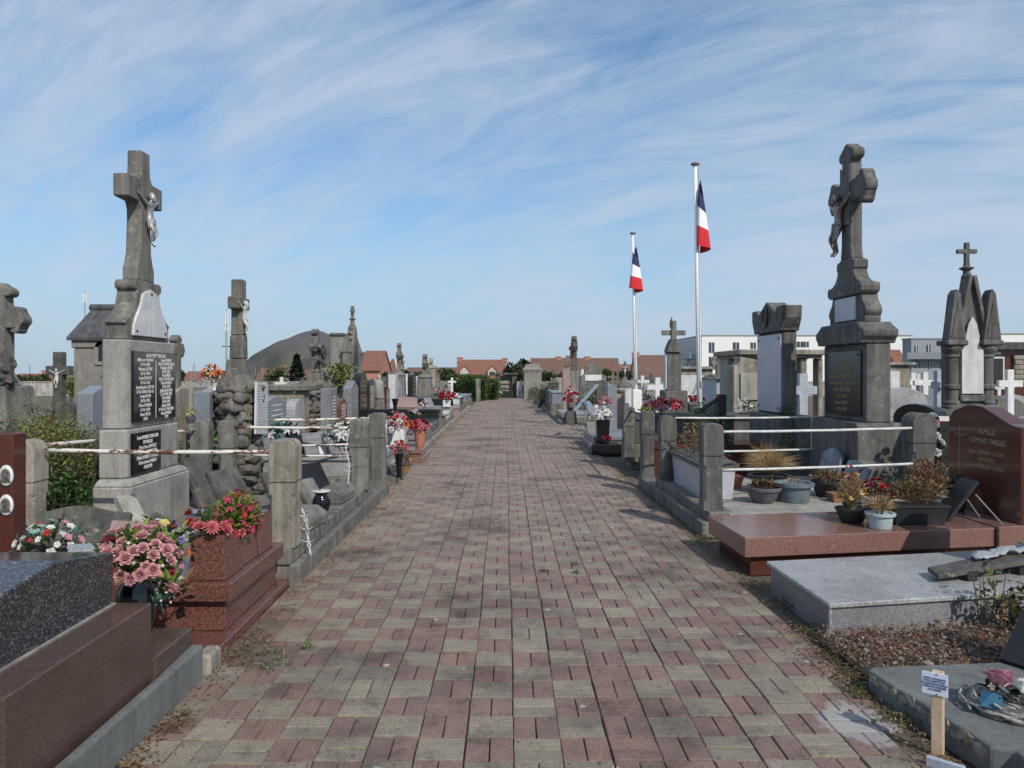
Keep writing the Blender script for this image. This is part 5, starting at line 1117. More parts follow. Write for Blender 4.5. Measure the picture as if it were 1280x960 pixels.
bush('grassy weeds between the memorial and the corner post', -3.72, 8.9, 0, .28, .4, .8, ['leaf', 'weed', 'leaflime'], 600, .06, 6)
bush('weeds behind the pale pillar far left', -6.6, 9.4, 0, .7, .5, .6, W4, 700, .06, 7)
bush('low shrub between the rough rocky cross and its neighbours', -3.95, 13.7, 0, .35, .45, 1.15, ['weed', 'leaf', 'dry'], 600, .06, 8)
# far rows on the left
FL = [('grey headstone with a slanted top in the far left rows', -6.2, 16.0, 'slant', .8, 1.05, 'greystone'), ('dark rock topped headstone in the far left rows', -5.4, 15.0, 'shoulder', .7, 1.15, 'darkstone'), ('pale squared headstone in the far left rows', -4.6, 14.4, 'rect', .8, 1.25, 'concrete'),
      ('long low grey wall tomb behind the flowers', -4.9, 19.0, 'rect', 2.2, 1.12, 'greystone'), ('rounded concrete headstone below the spoil heap', -5.9, 22.0, 'round', .8, 1.3, 'concrete'), ('rough pointed headstone beside the rough rocky cross', -5.0, 16.6, 'point', .8, 1.3, 'greystone'),
      ('brown headstone near the mast foot', -8.0, 20.0, 'arch', .8, 1.2, 'rosegranite'), ('white headstone far left under the mast', -8.4, 24.0, 'round', .8, 1.2, 'marble'), ('dark broad headstone left of the slim cross monument', -4.6, 29.0, 'arch', 1.1, 1.4, 'darkstone'), ('grey stepped headstone behind the black headstones', -4.9, 26.0, 'step', .9, 1.35, 'greystone'),
      ('small red headstone far behind the rocky cross', -9.6, 26.0, 'wave', .9, 1.2, 'redstele'), ('pale pointed headstone near the salmon house', -5.0, 34.0, 'point', .8, 1.3, 'concrete'), ('dark square headstone before the boundary wall', -4.4, 38.0, 'rect', .9, 1.3, 'darkstone')]
for lab, x, y, sh, w_, h_, mt in FL: headstone(lab, x, y, 0, sh, w_, h_, .2, mt, 'x', group='older headstones in the far left rows')
t = thing('wall_tomb', 'long grey wall tomb with a coping left of the rough rocky cross', 'tomb', (-4.3, 13.2, 0)); MB().box(-5.1, -3.85, 14.6, 15.0, -.03, 1.2).build('wall', 'tanstone', t, bevel=.02); MB().box(-5.2, -3.75, 14.5, 15.1, 1.202, 1.32).build('coping', 'greystone', t, bevel=.02)

# small stones and crosses of the back rows, left
for px, y, kind, h, mt, lab in [
 (232, 24, 'c', 1.2, 'whitepaint', 'little white cross in the back rows under the telecom mast'), (243, 27, 'c', 1.35, 'greystone', 'little grey cross in the back rows beside the braced pole'), (256, 30, 'c', 1.3, 'concrete', 'pale little cross in the back rows below the brown roof'),
 (352, 27, 'c', 1.4, 'whitepaint', 'little white cross in front of the leafy tree below the heap'), (378, 31, 'c', 1.35, 'darkstone', 'little dark cross beside the conifer foot'), (408, 33, 'c', 1.45, 'concrete', 'pale little cross left of the gothic chapel'),
 (486, 36, 'c', 1.6, 'greystone', 'grey cross right of the salmon brick house'), (508, 39, 'c', 1.5, 'whitepaint', 'little white cross behind the dark broad headstone'), (524, 42, 'c', 1.5, 'darkstone', 'little dark cross left of the far cross monument'), (565, 40, 'c', 1.3, 'whitepaint', 'white cross just before the bushy hedge'),
 (229, 17, 'rect', 1.1, 'concrete', 'pale square stone in the back rows right of the big memorial'), (262, 19, 'round', 1.15, 'rosegranite', 'rounded pinkish stone behind the rocky cross'), (322, 20, 'arch', 1.2, 'marble', 'white arched stone above the wall tomb coping'), (334, 23, 'step', 1.3, 'greystone', 'stepped grey stone above the wall tomb'), (345, 18, 'point', 1.25, 'concrete', 'pale pointed stone behind the blue grey stele'),
 (362, 22, 'shoulder', 1.25, 'tanstone', 'tan shouldered stone behind the small rounded stele'), (384, 24, 'slant', 1.2, 'midgranite', 'grey slanted stone behind the slate grey stele'), (402, 21, 'arch', 1.2, 'darkgreen', 'dark arched stone behind the low red headstone'), (470, 27, 'rect', 1.3, 'lightgranite', 'light speckled stone behind the praying statue'), (480, 30, 'wave', 1.3, 'bluegranite', 'blue grey wavy stone left of the slim cross monument'),
 (503, 33, 'round', 1.35, 'tanstone', 'tan rounded stone right of the slim cross monument'), (519, 37, 'point', 1.4, 'marble', 'white pointed stone in the far left rows'), (553, 43, 'rect', 1.1, 'tanstone', 'tan squared stone right of the last cross monument')]:
    if kind == 'c': grave_cross(lab, X(px, y), y, 0, h, .22, .11, .1, mt, 'x', (.4, .5), group='small crosses of the back rows on the left')
    else: headstone(lab, X(px, y), y, 0, kind, .8, h, .2, mt, 'x', group='small stones of the back rows on the left')
# ================================================================== RIGHT SIDE
# --- foreground: broken low slab, notice on a stake, wreath
t = thing('grave_slab', 'cracked low cement slab in the right foreground corner', 'slab', (2.4, 3.1, 0))
MB().prism_z([(1.875, 2.96), (1.868, 3.06), (1.835, 3.22), (1.82, 3.38), (1.79, 3.52), (1.765, 3.72), (1.80, 3.76), (3.6, 3.93), (3.6, 1.8), (1.95, 1.8), (1.95, 2.93)], -.03, .105).build('slab', 'cement', t, bevel=.014, seg=2)
m = MB(); r = random.Random(8)
for k in range(11):
    a_ = k / 10; m.blob((1.874 - .10 * a_, 3.02 + .66 * a_, .07 + r.uniform(-.01, .012)), (.010, .05, .026), k * 3.1, .5, 8, 6)
m.build('broken_edge', 'tanstone', t)
t = thing('notice_stake', 'wooden stake with a small white printed notice in the right foreground', 'sign', (1.752, 3.10, 0), math.radians(-38))
MB().box(-.022, .022, -.012, .03, -.03, .335).build('stake', 'wood', t, org=(0, 0, 0), bevel=.003)
b = MB().box(-.054, .040, -.0165, -.0125, .245, .335).build('notice_board', 'signwhite', t, org=(0, 0, 0), bevel=.001)
place_text(text_mb(["CETTE CONCESSION", "FAIT L'OBJET D'UNE", "PROCEDURE DE REPRISE.", "PRIERE DE S'ADRESSER", "A LA MAIRIE"], .0085, lead=1.3), (-.007, -.0175, .29), (1, 0, 0), (0, 0, 1)).build('lettering', 'letterblue', b, org=(0, 0, 0))
m = MB()
for zz in (.330, .250): m.prism_y([(.003 * math.cos(k), zz + .003 * math.sin(k)) for k in range(6)], -.019, -.0167)
m.build('nail', 'iron', b, org=(0, 0, 0))['label'] = 'two dark nails in the notice'
tag(MB().prism_z([(1.66, 3.02), (1.76, 2.93), (1.775, 2.945), (1.675, 3.035)], -.01, .035).build('loose_tile', 'bluewhite_shade', org=(1.7, 3, 0), bevel=.003), 'small pale tile lying at the foot of the notice stake', 'tile')
t = thing('wreath', 'twig wreath with a blue ribbon, pink flower and white lilies', 'wreath', (2.17, 3.27, .105), .2)
m = MB(); r = random.Random(5)
for k in range(70):
    a0 = r.uniform(0, 2 * PI); L = r.uniform(.7, 1.5); R0 = .145 + r.gauss(0, .028); z0 = .03 + r.gauss(0, .012)
    m.tube([(R0 * math.cos(a0 + L * i / 5) * (1 + r.uniform(-.03, .03)), R0 * math.sin(a0 + L * i / 5), max(.006, z0 + r.uniform(-.01, .012))) for i in range(6)], .0055, 5)
m.build('twigs', 'wicker', t, org=(0, 0, 0))
MB().add([(-.19, -.03, .05), (-.13, -.08, .045), (-.08, -.03, .08), (-.13, .03, .085), (-.12, -.02, .095)], [[0, 1, 4], [1, 2, 4], [2, 3, 4], [3, 0, 4], [0, 3, 2, 1]]).build('ribbon', 'blueplastic', t, org=(0, 0, 0))
for kind, mt, px, py, pz, s_ in (('rose', 'p_pink', -.05, .03, .10, .075), ('rose', 'p_pink', .02, .05, .10, .06), ('lily', 'p_white', .0, -.05, .09, .09), ('lily', 'p_white', .09, .0, .08, .08), ('pansy', 'p_white', -.07, -.02, .10, .04)):
    o = bpy.data.objects.new({'rose': 'rose', 'lily': 'lily', 'pansy': 'pansy'}[kind], flower_mesh(kind, mt)); C.objects.link(o); o.parent = t; o.location = (px, py, pz); o.scale = (s_,) * 3; o.rotation_euler = (-.5 + px * 3, .2, px * 20)
m = MB()
for k in range(14): m.leaf((r.uniform(-.08, .12), r.uniform(-.06, .08), .07), (r.gauss(0, 1), r.gauss(-.3, 1), .3), (0, 0, 1), .07, .03)
m.build('leaves', ['leafdark'], t, org=(0, 0, 0), recalc=False)
plaque('dark polished slab leaning at the right foreground edge', 2.62, 3.55, .105, .62, .52, .05, 'black', 45, -62, cat='slab')
# --- red chip bed
m = MB(); nx, ny = 34, 14
fx = lambda u, v: (1.79 + .05 * (1 - v) + u * 2.1, 3.70 + .17 * u + v * (.74 + .10 * u))
m.add([(*fx(i / nx, j / ny), .012 + .05 * (1 if 0 < i < nx and 0 < j < ny else .2) * (.6 + .8 * noise.noise(Vector((i * .5, j * .5, 2))))) for j in range(ny + 1) for i in range(nx + 1)], [[j * (nx + 1) + i, j * (nx + 1) + i + 1, (j + 1) * (nx + 1) + i + 1, (j + 1) * (nx + 1) + i] for j in range(ny) for i in range(nx)])
tag(m.build('gravel_bed', 'soil', recalc=False), kind='structure')
scatter('red_gravel', ['redchips', 'litter', 'redchips', 'straw', 'palechips'], 9500, lambda r: ((lambda q: (q[0], q[1], r.uniform(.03, .075)))(fx(r.random(), r.random()))), .017, flat=.8, asp=.7, seed=61)
scatter('coarse_gravel', ['redchips', 'palechips', 'litter', 'bark'], 420, lambda r: ((lambda q: (q[0], q[1], r.uniform(.04, .075)))(fx(r.random(), r.random()))), .034, flat=.6, asp=.8, seed=63)
scatter('spilled_gravel', ['redchips', 'litter'], 700, lambda r: (1.80 + r.gauss(0, .10), 4.1 + r.gauss(0, .28), .006), .016, flat=.4, asp=.7, seed=62)
# --- light granite slab
t = thing('grave_slab', 'low speckled light grey granite grave slab near the right edge', 'slab', (2.8, 5.0, 0))
A = [(1.885, 4.45), (3.9, 4.83), (3.9, 5.85), (1.862, 5.46)]
MB().prism_z([(1.905, 4.475), (3.88, 4.85), (3.88, 5.82), (1.885, 5.43)], -.03, .172).build('side', 'midgranite', t, bevel=.004)
MB().prism_z(A, .174, .204).build('top', 'lightgranite', t, bevel=.006)
MB().box(1.889, 1.904, 4.455, 4.485, -.03, .172).build('corner_strip', 'lightgranite', t)
bush('dry weed stalk rising in front of the light granite slab', 2.86, 4.5, .03, .12, .08, .42, ['leafdark', 'litter', 'weed'], 70, .055, 11, 'weed_plant', 'weed')
bush('green weeds at the corner of the red gravel bed', 3.05, 4.48, .02, .22, .12, .26, ['leafdark', 'weed', 'dry'], 220, .06, 12, 'weed_plant', 'weed')
t = thing('fallen_plaque', 'dark grey slab propped on dark feet with a grey cloth on it', 'plaque', (3.16, 5.05, .205), .15)
MB().prism_z([(-.42, -.12), (-.36, .06), (.6, .26), (.6, -.02)], .055, .085).xf(Matrix.Rotation(-.07, 4, 'Y'))  .build('slab', 'darkstone', t, org=(0, 0, 0), bevel=.006)
MB().frus((-.20, -.13, -.10, -.02), 0, (-.2, -.12, -.1, -.01), .065).build('foot', 'iron', t, org=(0, 0, 0)); MB().frus((.25, .36, -.02, .12), 0, (.25, .36, -.02, .12), .10).build('foot', 'iron', t, org=(0, 0, 0))
m = MB(); n = 14
m.add([(-.02 + .50 * i / n, .0 + .02 * math.sin(i) + .10 * j / 5 + .12 * i / n, .112 + .045 * i / n + .014 * math.sin(i * 1.7 + j * 2.3) + .010 * math.cos(j * 3 + i * 2.1)) for j in range(6) for i in range(n + 1)], [[j * (n + 1) + i, j * (n + 1) + i + 1, (j + 1) * (n + 1) + i + 1, (j + 1) * (n + 1) + i] for j in range(5) for i in range(n)])
cl_ = m.build('cloth', 'cloth', org=(0, 0, 0), recalc=False, smooth=True); cl_.location = (3.16, 5.05, .205); cl_.rotation_euler = (0, 0, .15); so_ = cl_.modifiers.new('t', 'SOLIDIFY'); so_.thickness = .006; tag(cl_, 'crumpled grey cloth draped over the propped slab', 'cloth')
# the stone beyond the frame whose shade falls on the red grave
headstone('dark granite headstone of the light granite slab at the right frame edge', 3.88, 5.12, .2, 'arch', .86, 1.02, .14, 'black', 'x', lines=3)
# --- polished red granite grave
t = thing('tomb', 'polished red granite grave slab with a wave topped headstone on the right', 'tomb', (3.0, 6.3, 0))
MB().prism_z([(1.90, 5.93), (4.5, 6.36), (4.5, 7.25), (1.88, 6.72)], -.03, .128).build('plinth', 'redstele', t, bevel=.005)
MB().prism_z([(1.835, 5.86), (4.0, 6.24), (4.0, 7.14), (1.795, 6.77)], .130, .285).build('slab', 'pinkgranite', t, bevel=.008, seg=2)
MB().prism_z([(4.003, 6.20), (4.7, 6.32), (4.7, 7.34), (4.003, 7.2)], -.03, .30).build('base', 'pinkgranite', t, bevel=.006)
yy = [6.28, 7.30]; pr = [(6.28, .302), (7.30, .302), (7.30, 1.13)] + [(7.30 - 1.02 * k / 14, 1.13 + (.13 * math.sin(PI * min(1, k / 14 * 1.0 + .12)) ** 1.2 if k < 7 else 0) + (-.03 * (k - 7) / 7 + .13 * math.sin(PI * (.5 + .12 - .0)) ** 1.2 * max(0, (1 - (k - 7) / 5.5)) if k >= 7 else 0)) for k in range(1, 14)] + [(6.28, 1.10)]
hs = MB().prism_x(pr, 4.235, 4.40).build('headstone', 'redstele', t, bevel=.006)
tx = place_text(text_mb(['FAMILLE', 'CLEMENT-TAILLEZ'], .062, lead=1.3), (4.2335, 6.72, .985), (0, -1, 0), (0, 0, 1)); tx.merge(place_text(text_mb(['Rene CLEMENT 1922-2001', 'EPOUX DE', 'Jeanne TAILLEZ 1926-2012'], .045, lead=1.35), (4.2335, 6.72, .78), (0, -1, 0), (0, 0, 1)))
tx.box(4.232, 4.2345, 7.115, 7.122, .58, 1.08).box(4.232, 4.2345, 7.04, 7.19, .975, .982)
tx.build('lettering', 'gold', hs)
pl = thing('easel_plaque', 'black plaque on a thin metal easel in front of the red headstone', 'plaque', (3.92, 6.55, .302))
MB().bar((3.70, 6.50, .31), (3.95, 6.50, .64), .24, .03).build('slab', 'iron', pl, bevel=.004)
for dy in (-.10, .10): MB().tube([(3.90, 6.44 + dy, .54), (4.08, 6.42 + dy * 1.5, .305)], .006, 6).build('leg', 'steel', pl)
# pots standing on it
flowers('pale blue round pot of dry golden grass on the red granite slab', 3.05, 6.22, .287, .13, .15, (), ('basin', .105, .125, 'potpale'), (60, ['straw', 'dry', 'straw'], .04), seed=71, strands=(190, 'drygrass', .13), cat='potted plant', name='potted_plant')
flowers('dark pot of yellow dried hydrangea left of the pale blue pot', 2.93, 6.47, .287, .15, .30, (('pansy', 'p_yellow', 9, .035),), ('round', .13, .12, 'potdark'), (480, ['straw', 'dry', 'drygrass', 'drygrass'], .032), seed=72, strands=(60, 'drygrass', .16), cat='potted plant', name='potted_plant', ell=(.85, .85))
flowers('dark red chrysanthemums behind the pale blue pot', 3.22, 6.62, .287, .15, .22, (('mum', 'p_red', 9, .055), ('mum', 'p_deep', 7, .055)), ('round', .1, .12, 'potdark'), (80, ['leafdark', 'rust'], .06), seed=73)
flowers('long dark planter full of dried brown hydrangeas', 3.44, 6.42, .287, .22, .22, (), ('trough', .115, .165, 'potdark'), (900, ['dry', 'rust', 'straw', 'dry', 'ivy'], .034), seed=74, ell=(1.25, .7), strands=(60, 'dry', .12), cat='potted plant', name='potted_plant')
flowers('tall dried brown hydrangea in a grey bowl behind the long planter', 3.72, 6.75, .30, .20, .36, (), ('bowl', .13, .15, 'potgrey'), (800, ['dry', 'rust', 'straw', 'rust'], .036), seed=75, strands=(50, 'dry', .14), cat='potted plant', name='potted_plant')
flowers('white cyclamen between the red chrysanthemums and the dried planter', 3.42, 6.86, .287, .10, .24, (('pansy', 'p_white', 8, .04),), ('round', .07, .1, 'potdark'), (40, ['leafdark', 'ivy'], .05), seed=76)
flowers('red spiky plant rising behind the yellow hydrangea', 3.05, 6.72, .287, .09, .36, (), ('round', .08, .12, 'potdark'), (70, ['rust', 'rust', 'p_red'], .055), seed=77, cat='potted plant', name='potted_plant')
flowers('dark green pot beside the red headstone face', 4.08, 6.9, .302, .07, .1, (), ('round', .085, .2, 'potdark'), (50, ['leafdark', 'teal'], .07), seed=78, cat='potted plant', name='potted_plant')
# --- right enclosure
kerb('dark kerb of the right enclosure along the path', [(1.875, 7.28), (2.13, 7.28), (2.06, 10.6), (1.84, 10.6)], -.03, .12)
kerb('upper dark kerb course of the right enclosure', [(1.95, 7.30), (2.2, 7.33), (2.10, 9.7), (1.90, 9.7)], .121, .215, 'kerbstone')
tag(MB().prism_z([(2.14, 7.05), (4.9, 7.55), (4.9, 10.1), (2.08, 9.8)], -.03, .20).build('enclosure_floor', 'concrete', org=(3.2, 8.3, 0)), 'pale stone floor of the right enclosure carrying the flower pots', 'slab')
stone_post('nearest dark post of the right enclosure by the red slab', 2.01, 7.48, .215, 1.06, .20, 'rightstone')
stone_post('dark post behind the white marble trough by the path', 2.02, 9.55, .215, 1.02, .20, 'rightstone', domed=True)
stone_post('slim dark post just left of the one behind the trough', 1.935, 10.45, .12, 1.03, .18, 'rightstone')
stone_post('far dark post of the next right enclosure by the path', 2.00, 12.45, .1, 1.0, .19, 'rightstone')
stone_post('round headed dark post left of the red headstone', 4.38, 8.1, .0, 1.13, .25, 'rightstone', domed=True)
rail('upper white front rail of the right enclosure', (2.11, 7.48, .972), (4.26, 8.0, .972), 'railwhite', .0135)
rail('lower white front rail of the right enclosure', (2.11, 7.48, .598), (4.26, 8.0, .598), 'railwhite', .0135)
rail('upper rear rail of the right enclosure behind the pots', (2.12, 9.55, .985), (4.25, 10.15, .965), 'railwhite', .013)
rail('lower rear rail of the right enclosure behind the pots', (2.12, 9.55, .56), (4.0, 9.9, .56), 'railwhite', .014)
rail('dark rail between the two far right posts', (2.03, 10.55, .95), (2.03, 12.35, .93), 'iron', .014)
# white marble trough with dried plants
t = thing('marble_trough', 'long pale marble trough with a grey rim holding dried plants', 'planter', (2.22, 8.75, .20))
MB().frus((2.07, 2.40, 8.08, 9.38), .202, (2.05, 2.42, 8.03, 9.42), .545).build('trough', 'lilacmarble', t, bevel=.012)
m = MB(); m.prism_z([(2.02, 7.99), (2.45, 7.99), (2.45, 9.46), (2.02, 9.46)], .547, .60).prism_z([(2.06, 8.05), (2.41, 8.05), (2.41, 9.40), (2.06, 9.40)], .6, .612); m.build('rim', 'rightstone', t, bevel=.014, seg=2)
for k, (yy_, lab, mats) in enumerate(((8.5, 'dried brown shrub at the near end of the marble trough', ['dry', 'rust', 'straw']), (9.1, 'dried straw coloured shrub at the far end of the marble trough', ['straw', 'dry', 'drygrass']))):
    bush(lab, 2.24, yy_, .60, .16, .26, .34, mats, 260, .04, 80 + k, 'dried_shrub', 'plant')
scatter('dead_leaves', ['palechips', 'straw', 'dry'], 240, lambda r: (2.24 + r.gauss(0, .10), r.uniform(8.1, 9.3), .62 + r.random() * .04), .04, flat=.5, seed=82)
flowers('wide dark bowl of withered leaves next to the nearest post', 2.68, 7.95, .20, .14, .07, (), ('bowl', .17, .165, 'potgrey'), (170, ['rust', 'dry', 'litter', 'ivy'], .05), seed=83, cat='potted plant', name='potted_plant')
flowers('blue grey basin pot standing empty beside the dark bowl', 3.02, 8.02, .20, .1, .05, (), ('basin', .19, .20, 'potblue'), (30, ['drygrass', 'straw'], .04), seed=84, cat='pot', name='plant_pot')
flowers('straw coloured dead grass mound in a green pot', 2.98, 8.62, .20, .21, .26, (), ('basin', .22, .2, 'potdark'), (40, ['straw', 'drygrass'], .05), seed=85, strands=(900, 'drygrass', .28), cat='potted plant', name='potted_plant')
flowers('dark pot with brown wilted flowers before the blue slabs', 3.52, 8.35, .20, .17, .13, (), ('round', .17, .17, 'potdark'), (180, ['dry', 'rust', 'straw', 'litter'], .05), seed=86, cat='potted plant', name='potted_plant')
flowers('small square brown pot on the pale enclosure floor', 3.50, 8.02, .20, .04, .02, (), ('box', .10, .09, 'potbrown'), (6, ['dry'], .03), seed=87, cat='pot', name='plant_pot')
flowers('rust red heather behind the straw coloured grass', 2.55, 9.0, .20, .2, .2, (), ('trough', .11, .14, 'terracotta'), (220, ['rust', 'dry', 'p_deep'], .04), seed=88, cat='potted plant', name='potted_plant')
plaque('pointed blue slate slab leaning on the tall memorial base', 3.95, 8.75, .20, .42, .36, .04, 'bluemarble', 22, -80, shape='slant', cat='slab')
plaque('round topped blue slab leaning left of the pointed one', 3.92, 9.35, .20, .45, .44, .05, 'bluemarble', 16, -85, shape='round', cat='slab')
bush('dark leafy shrub behind the rear rail', 2.98, 11.2, .1, .36, .35, .78, ['ivy', 'leafdark', 'leafdark', 'ivy'], 900, .07, 90, 'shrub', 'shrub')
bush('thin yellow green conifer sprig between the two tall memorials', 3.98, 10.75, .1, .12, .12, 1.2, ['weed', 'leaf'], 420, .05, 91, 'shrub', 'shrub')
flowers('black wire basket of dark foliage below the pale memorial', 3.35, 9.6, .2, .2, .18, (), ('basin', .16, .16, 'iron'), (120, ['leafdark', 'iron'], .06), seed=92, cat='potted plant', name='potted_plant')
# --- tall dark memorial with bronze figure
t = thing('memorial', 'tall dark stone memorial with a trefoil cross and bronze figure', 'monument', (4.42, 9.62, .1)); yc = 9.62
MB().prism_x(sym([(.74, .1), (.74, .45), (.68, .52), (.68, .90), (.64, .96)], yc), 4.12, 4.70).build('base', 'rightstone', t, bevel=.012)
MB().prism_x(sym([(.60, .962), (.60, 1.90)], yc), 4.26, 4.55).build('body', 'rightstone', t, bevel=.012)
MB().prism_x(sym([(.62, 1.902), (.62, 1.93), (.68, 1.99), (.69, 2.06), (.58, 2.115), (.51, 2.16)], yc), 4.18, 4.60).build('cornice', 'rightstone', t, bevel=.012)
half = [(.48, 2.162), (.49, 2.22)] + [(.48 + .045 * math.sin(PI * k / 6), 2.23 + .15 * k / 6) for k in range(7)] + [(.455, 2.40), (.42, 2.45), (.41, 2.505)]
MB().prism_x(sym(half, yc), 4.29, 4.49).build('scroll_block', 'rightstone', t, bevel=.01)
MB().prism_x(sym([(.42, 2.507), (.47, 2.54), (.475, 2.60), (.46, 2.645)], yc), 4.25, 4.49).build('upper_cornice', 'rightstone', t, bevel=.012)
MB().prism_x(sym([(.45, 2.647), (.36, 2.67), (.28, 2.72), (.235, 2.79), (.225, 2.83), (.25, 2.85), (.25, 2.935), (.225, 2.955), (.17, 2.96), (.165, 2.975)], yc), 4.275, 4.45).build('pedestal', 'rightstone', t, bevel=.012)
m = MB(); cross_prism(m, (4.3675, yc + .02), .515, 2.977, 3.815, 4.41, .26, .15, 'y', 'lobe', .03); m.build('cross', 'rightstone', t, bevel=.012)
MB().prism_x([(yc - .11, 3.4), (yc + .15, 3.4), (yc + .15, 4.16), (yc + .02, 4.02), (yc - .11, 4.16)], 4.273, 4.2915).build('cross_panel', 'rightstone', t, bevel=.006)
corpus(t, (4.235, yc + .10, 3.02), .78, -1, 'bronze', lab='brown and silver metal figure on the cross')
MB().prism_x(sym([(.29, 2.20), (.29, 2.49)], yc), 4.268, 4.289).build('marble_tablet', 'lilacmarble', t, bevel=.004)
pq = MB().prism_x(sym([(.50, 1.03), (.50, 1.82)], yc), 4.235, 4.259).build('name_plaque', 'darkgreen', t, bevel=.004)
place_text(text_mb(['FAMILLE', 'DELATTRE-BOUTRY', 'Louis DELATTRE 1875-1942', 'Marie BOUTRY 1880-1956', 'Emile DELATTRE', '1902-1961', 'Jeanne LEROY', '1905-1990'], .065, lead=1.25), (4.2325, yc, 1.38), (0, -1, 0), (0, 0, 1)).build('lettering', 'gold', pq)
m = MB()
for dy in (-.44, .44): m.prism_x([(yc + dy + .016 * math.cos(k), 1.77 + .016 * math.sin(k)) for k in range(6)], 4.226, 4.2345)
m.build('bolt', 'iron', pq)['label'] = 'two dark bolts of the plaque'
# --- pillar memorial with lilac marble panel
t = thing('memorial', 'dark pillar memorial with a crown shaped cap and lilac marble panel', 'monument', (4.0, 11.3, 0)); yc = 11.32
MB().box(3.82, 4.28, 10.68, 11.98, -.03, .95).build('base', 'rightstone', t, bevel=.015)
MB().box(3.92, 4.115, 10.80, 11.86, .952, 2.14).build('body', 'rightstone', t, bevel=.012)
m = MB(); m.prism_x(sym([(.55, 2.142), (.56, 2.18), (.60, 2.24), (.65, 2.33), (.66, 2.50), (.44, 2.50), (.36, 2.43), (.26, 2.47), (.04, 2.585), (.0, 2.59)], yc), 3.86, 4.14); m.build('cap', 'rightstone', t, bevel=.012)
m = MB(); m.lathe([(.11, 0), (.13, .02), (.085, .03), (.07, .012)], 18); m.xf(Matrix.Translation((3.855, yc, 2.38)) @ Matrix.Rotation(-PI / 2, 4, 'Y') @ Matrix.Diagonal((1.25, .85, 1, 1))); m.build('wreath_carving', 'darkstone', t)
MB().box(3.895, 3.918, 10.83, 11.83, .98, 2.11).build('marble_panel', 'lilacmarble', t, bevel=.004)
m = MB()
for dy in (10.9, 11.76):
    for zz in (1.05, 2.04): m.prism_x([(dy + .02 * math.cos(k), zz + .02 * math.sin(k)) for k in range(6)], 3.888, 3.8945)
m.build('bolt', 'iron', t)['label'] = 'four dark bolts of the marble panel'
# --- stones between the tall memorial and the right edge
headstone('speckled light granite stele with an arched top behind the round headed post', 5.62, 10.9, 0, 'arch', .72, 1.34, .14, 'lightgranite', 'y')
t = headstone('dark green granite stele with gold letters behind the round headed post', 4.86, 8.95, 0, 'arch', 1.0, 1.19, .13, 'darkgreen', 'x')
place_text(text_mb(['ANZC'], .10), (-.0685, -.28, .98), (0, -1, 0), (0, 0, 1)).build('lettering', 'gold', t, org=(0, 0, 0))
flowers('white and pink roses climbing in front of the dark green stele', 4.70, 8.45, .3, .14, .62, (('rose', 'p_white', 12, .05), ('rose', 'p_pink', 5, .05)), ('round', .1, .12, 'potdark'), (70, ['leafdark', 'ivy'], .06), seed=93)
# gothic monument
t = thing('memorial', 'small gothic monument with columns, pointed gables and a white lancet panel', 'monument', (7.2, 12.3, 0)); gx, gy = 7.33, 12.3
def gbox(x0, x1, y0, y1, z0, z1, nm, mt='rightstone', bv=.012): return MB().box(gx + x0, gx + x1, gy + y0, gy + y1, z0, z1).build(nm, mt, t, bevel=bv)
gbox(-.44, .44, -.4, .4, -.03, .55, 'base'); gbox(-.40, .40, -.35, .35, .552, .98, 'plinth'); gbox(-.2, .2, -.2, .22, .982, 2.0, 'core')
for s_ in (-1, 1):
    cxx = gx + s_ * .275
    MB().lathe([(.135, 0), (.135, .04), (.12, .06), (.13, .10), (.10, .14), (.093, .2), (.093, .30), (.12, .32), (.12, .37), (.093, .39), (.093, .80), (.115, .82), (.105, .86), (.14, .91), (.155, .94), (.155, .99)], 18, (cxx, gy - .22, .982)).build('column', 'rightstone', t)
    MB().box(cxx - .165, cxx + .165, gy - .40, gy - .06, 1.98, 2.06).build('capital', 'rightstone', t, bevel=.015)
    m = MB(); m.prism_y([(cxx - .135, 2.062), (cxx + .135, 2.062), (cxx + .05, 2.78), (cxx, 2.86), (cxx - .05, 2.78)], gy - .38, gy - .18); tur = m.build('side_gable', 'rightstone', t, bevel=.006)
    MB().prism_y([(cxx - .10, 2.10), (cxx + .10, 2.10), (cxx, 2.66)], gy - .392, gy - .382).build('carving', 'darkstone', tur)
m = MB(); m.prism_y([(gx - .22, 2.002), (gx + .22, 2.002), (gx + .03, 3.12), (gx - .03, 3.12)], gy - .26, gy - .05); m.build('centre_gable', 'rightstone', t, bevel=.015)
for s_ in (-1, 1): MB().bar((gx + s_ * .22, gy - .30, 2.12), (gx + s_ * .03, gy - .30, 3.08), .065, .06).build('gable_rib', 'rightstone', t, bevel=.01)
MB().lathe([(.075, 0), (.055, .05), (.05, .10), (.10, .13), (.11, .15), (.05, .17), (.045, .20)], 12, (gx, gy - .15, 3.07)).build('finial', 'rightstone', t)
m = MB(); cross_prism(m, (gx, gy - .15), .155, 3.26, 3.48, 3.62, .065, .065, 'x', 'plain', .01); m.build('cross', 'rightstone', t, bevel=.006)
lan = [(gx - .17, 1.22), (gx + .17, 1.22), (gx + .17, 1.92), (gx + .10, 1.98), (gx + .11, 2.12), (gx + .065, 2.32), (gx, 2.44), (gx - .065, 2.32), (gx - .11, 2.12), (gx - .10, 1.98), (gx - .17, 1.92)]
MB().prism_y(lan, gy - .315, gy - .29).build('lancet_panel', 'marble', t, bevel=.004)
MB().box(gx - .19, gx + .19, gy - .288, gy - .202, .983, 2.0).build('panel_back', 'rightstone', t)
MB().box(gx - .20, gx + .20, gy - .34, gy - .29, 1.10, 1.20).build('string_course', 'rightstone', t, bevel=.01)
MB().box(gx - .16, gx + .16, gy - .365, gy - .352, .76, .97).build('name_panel', 'marble', t)
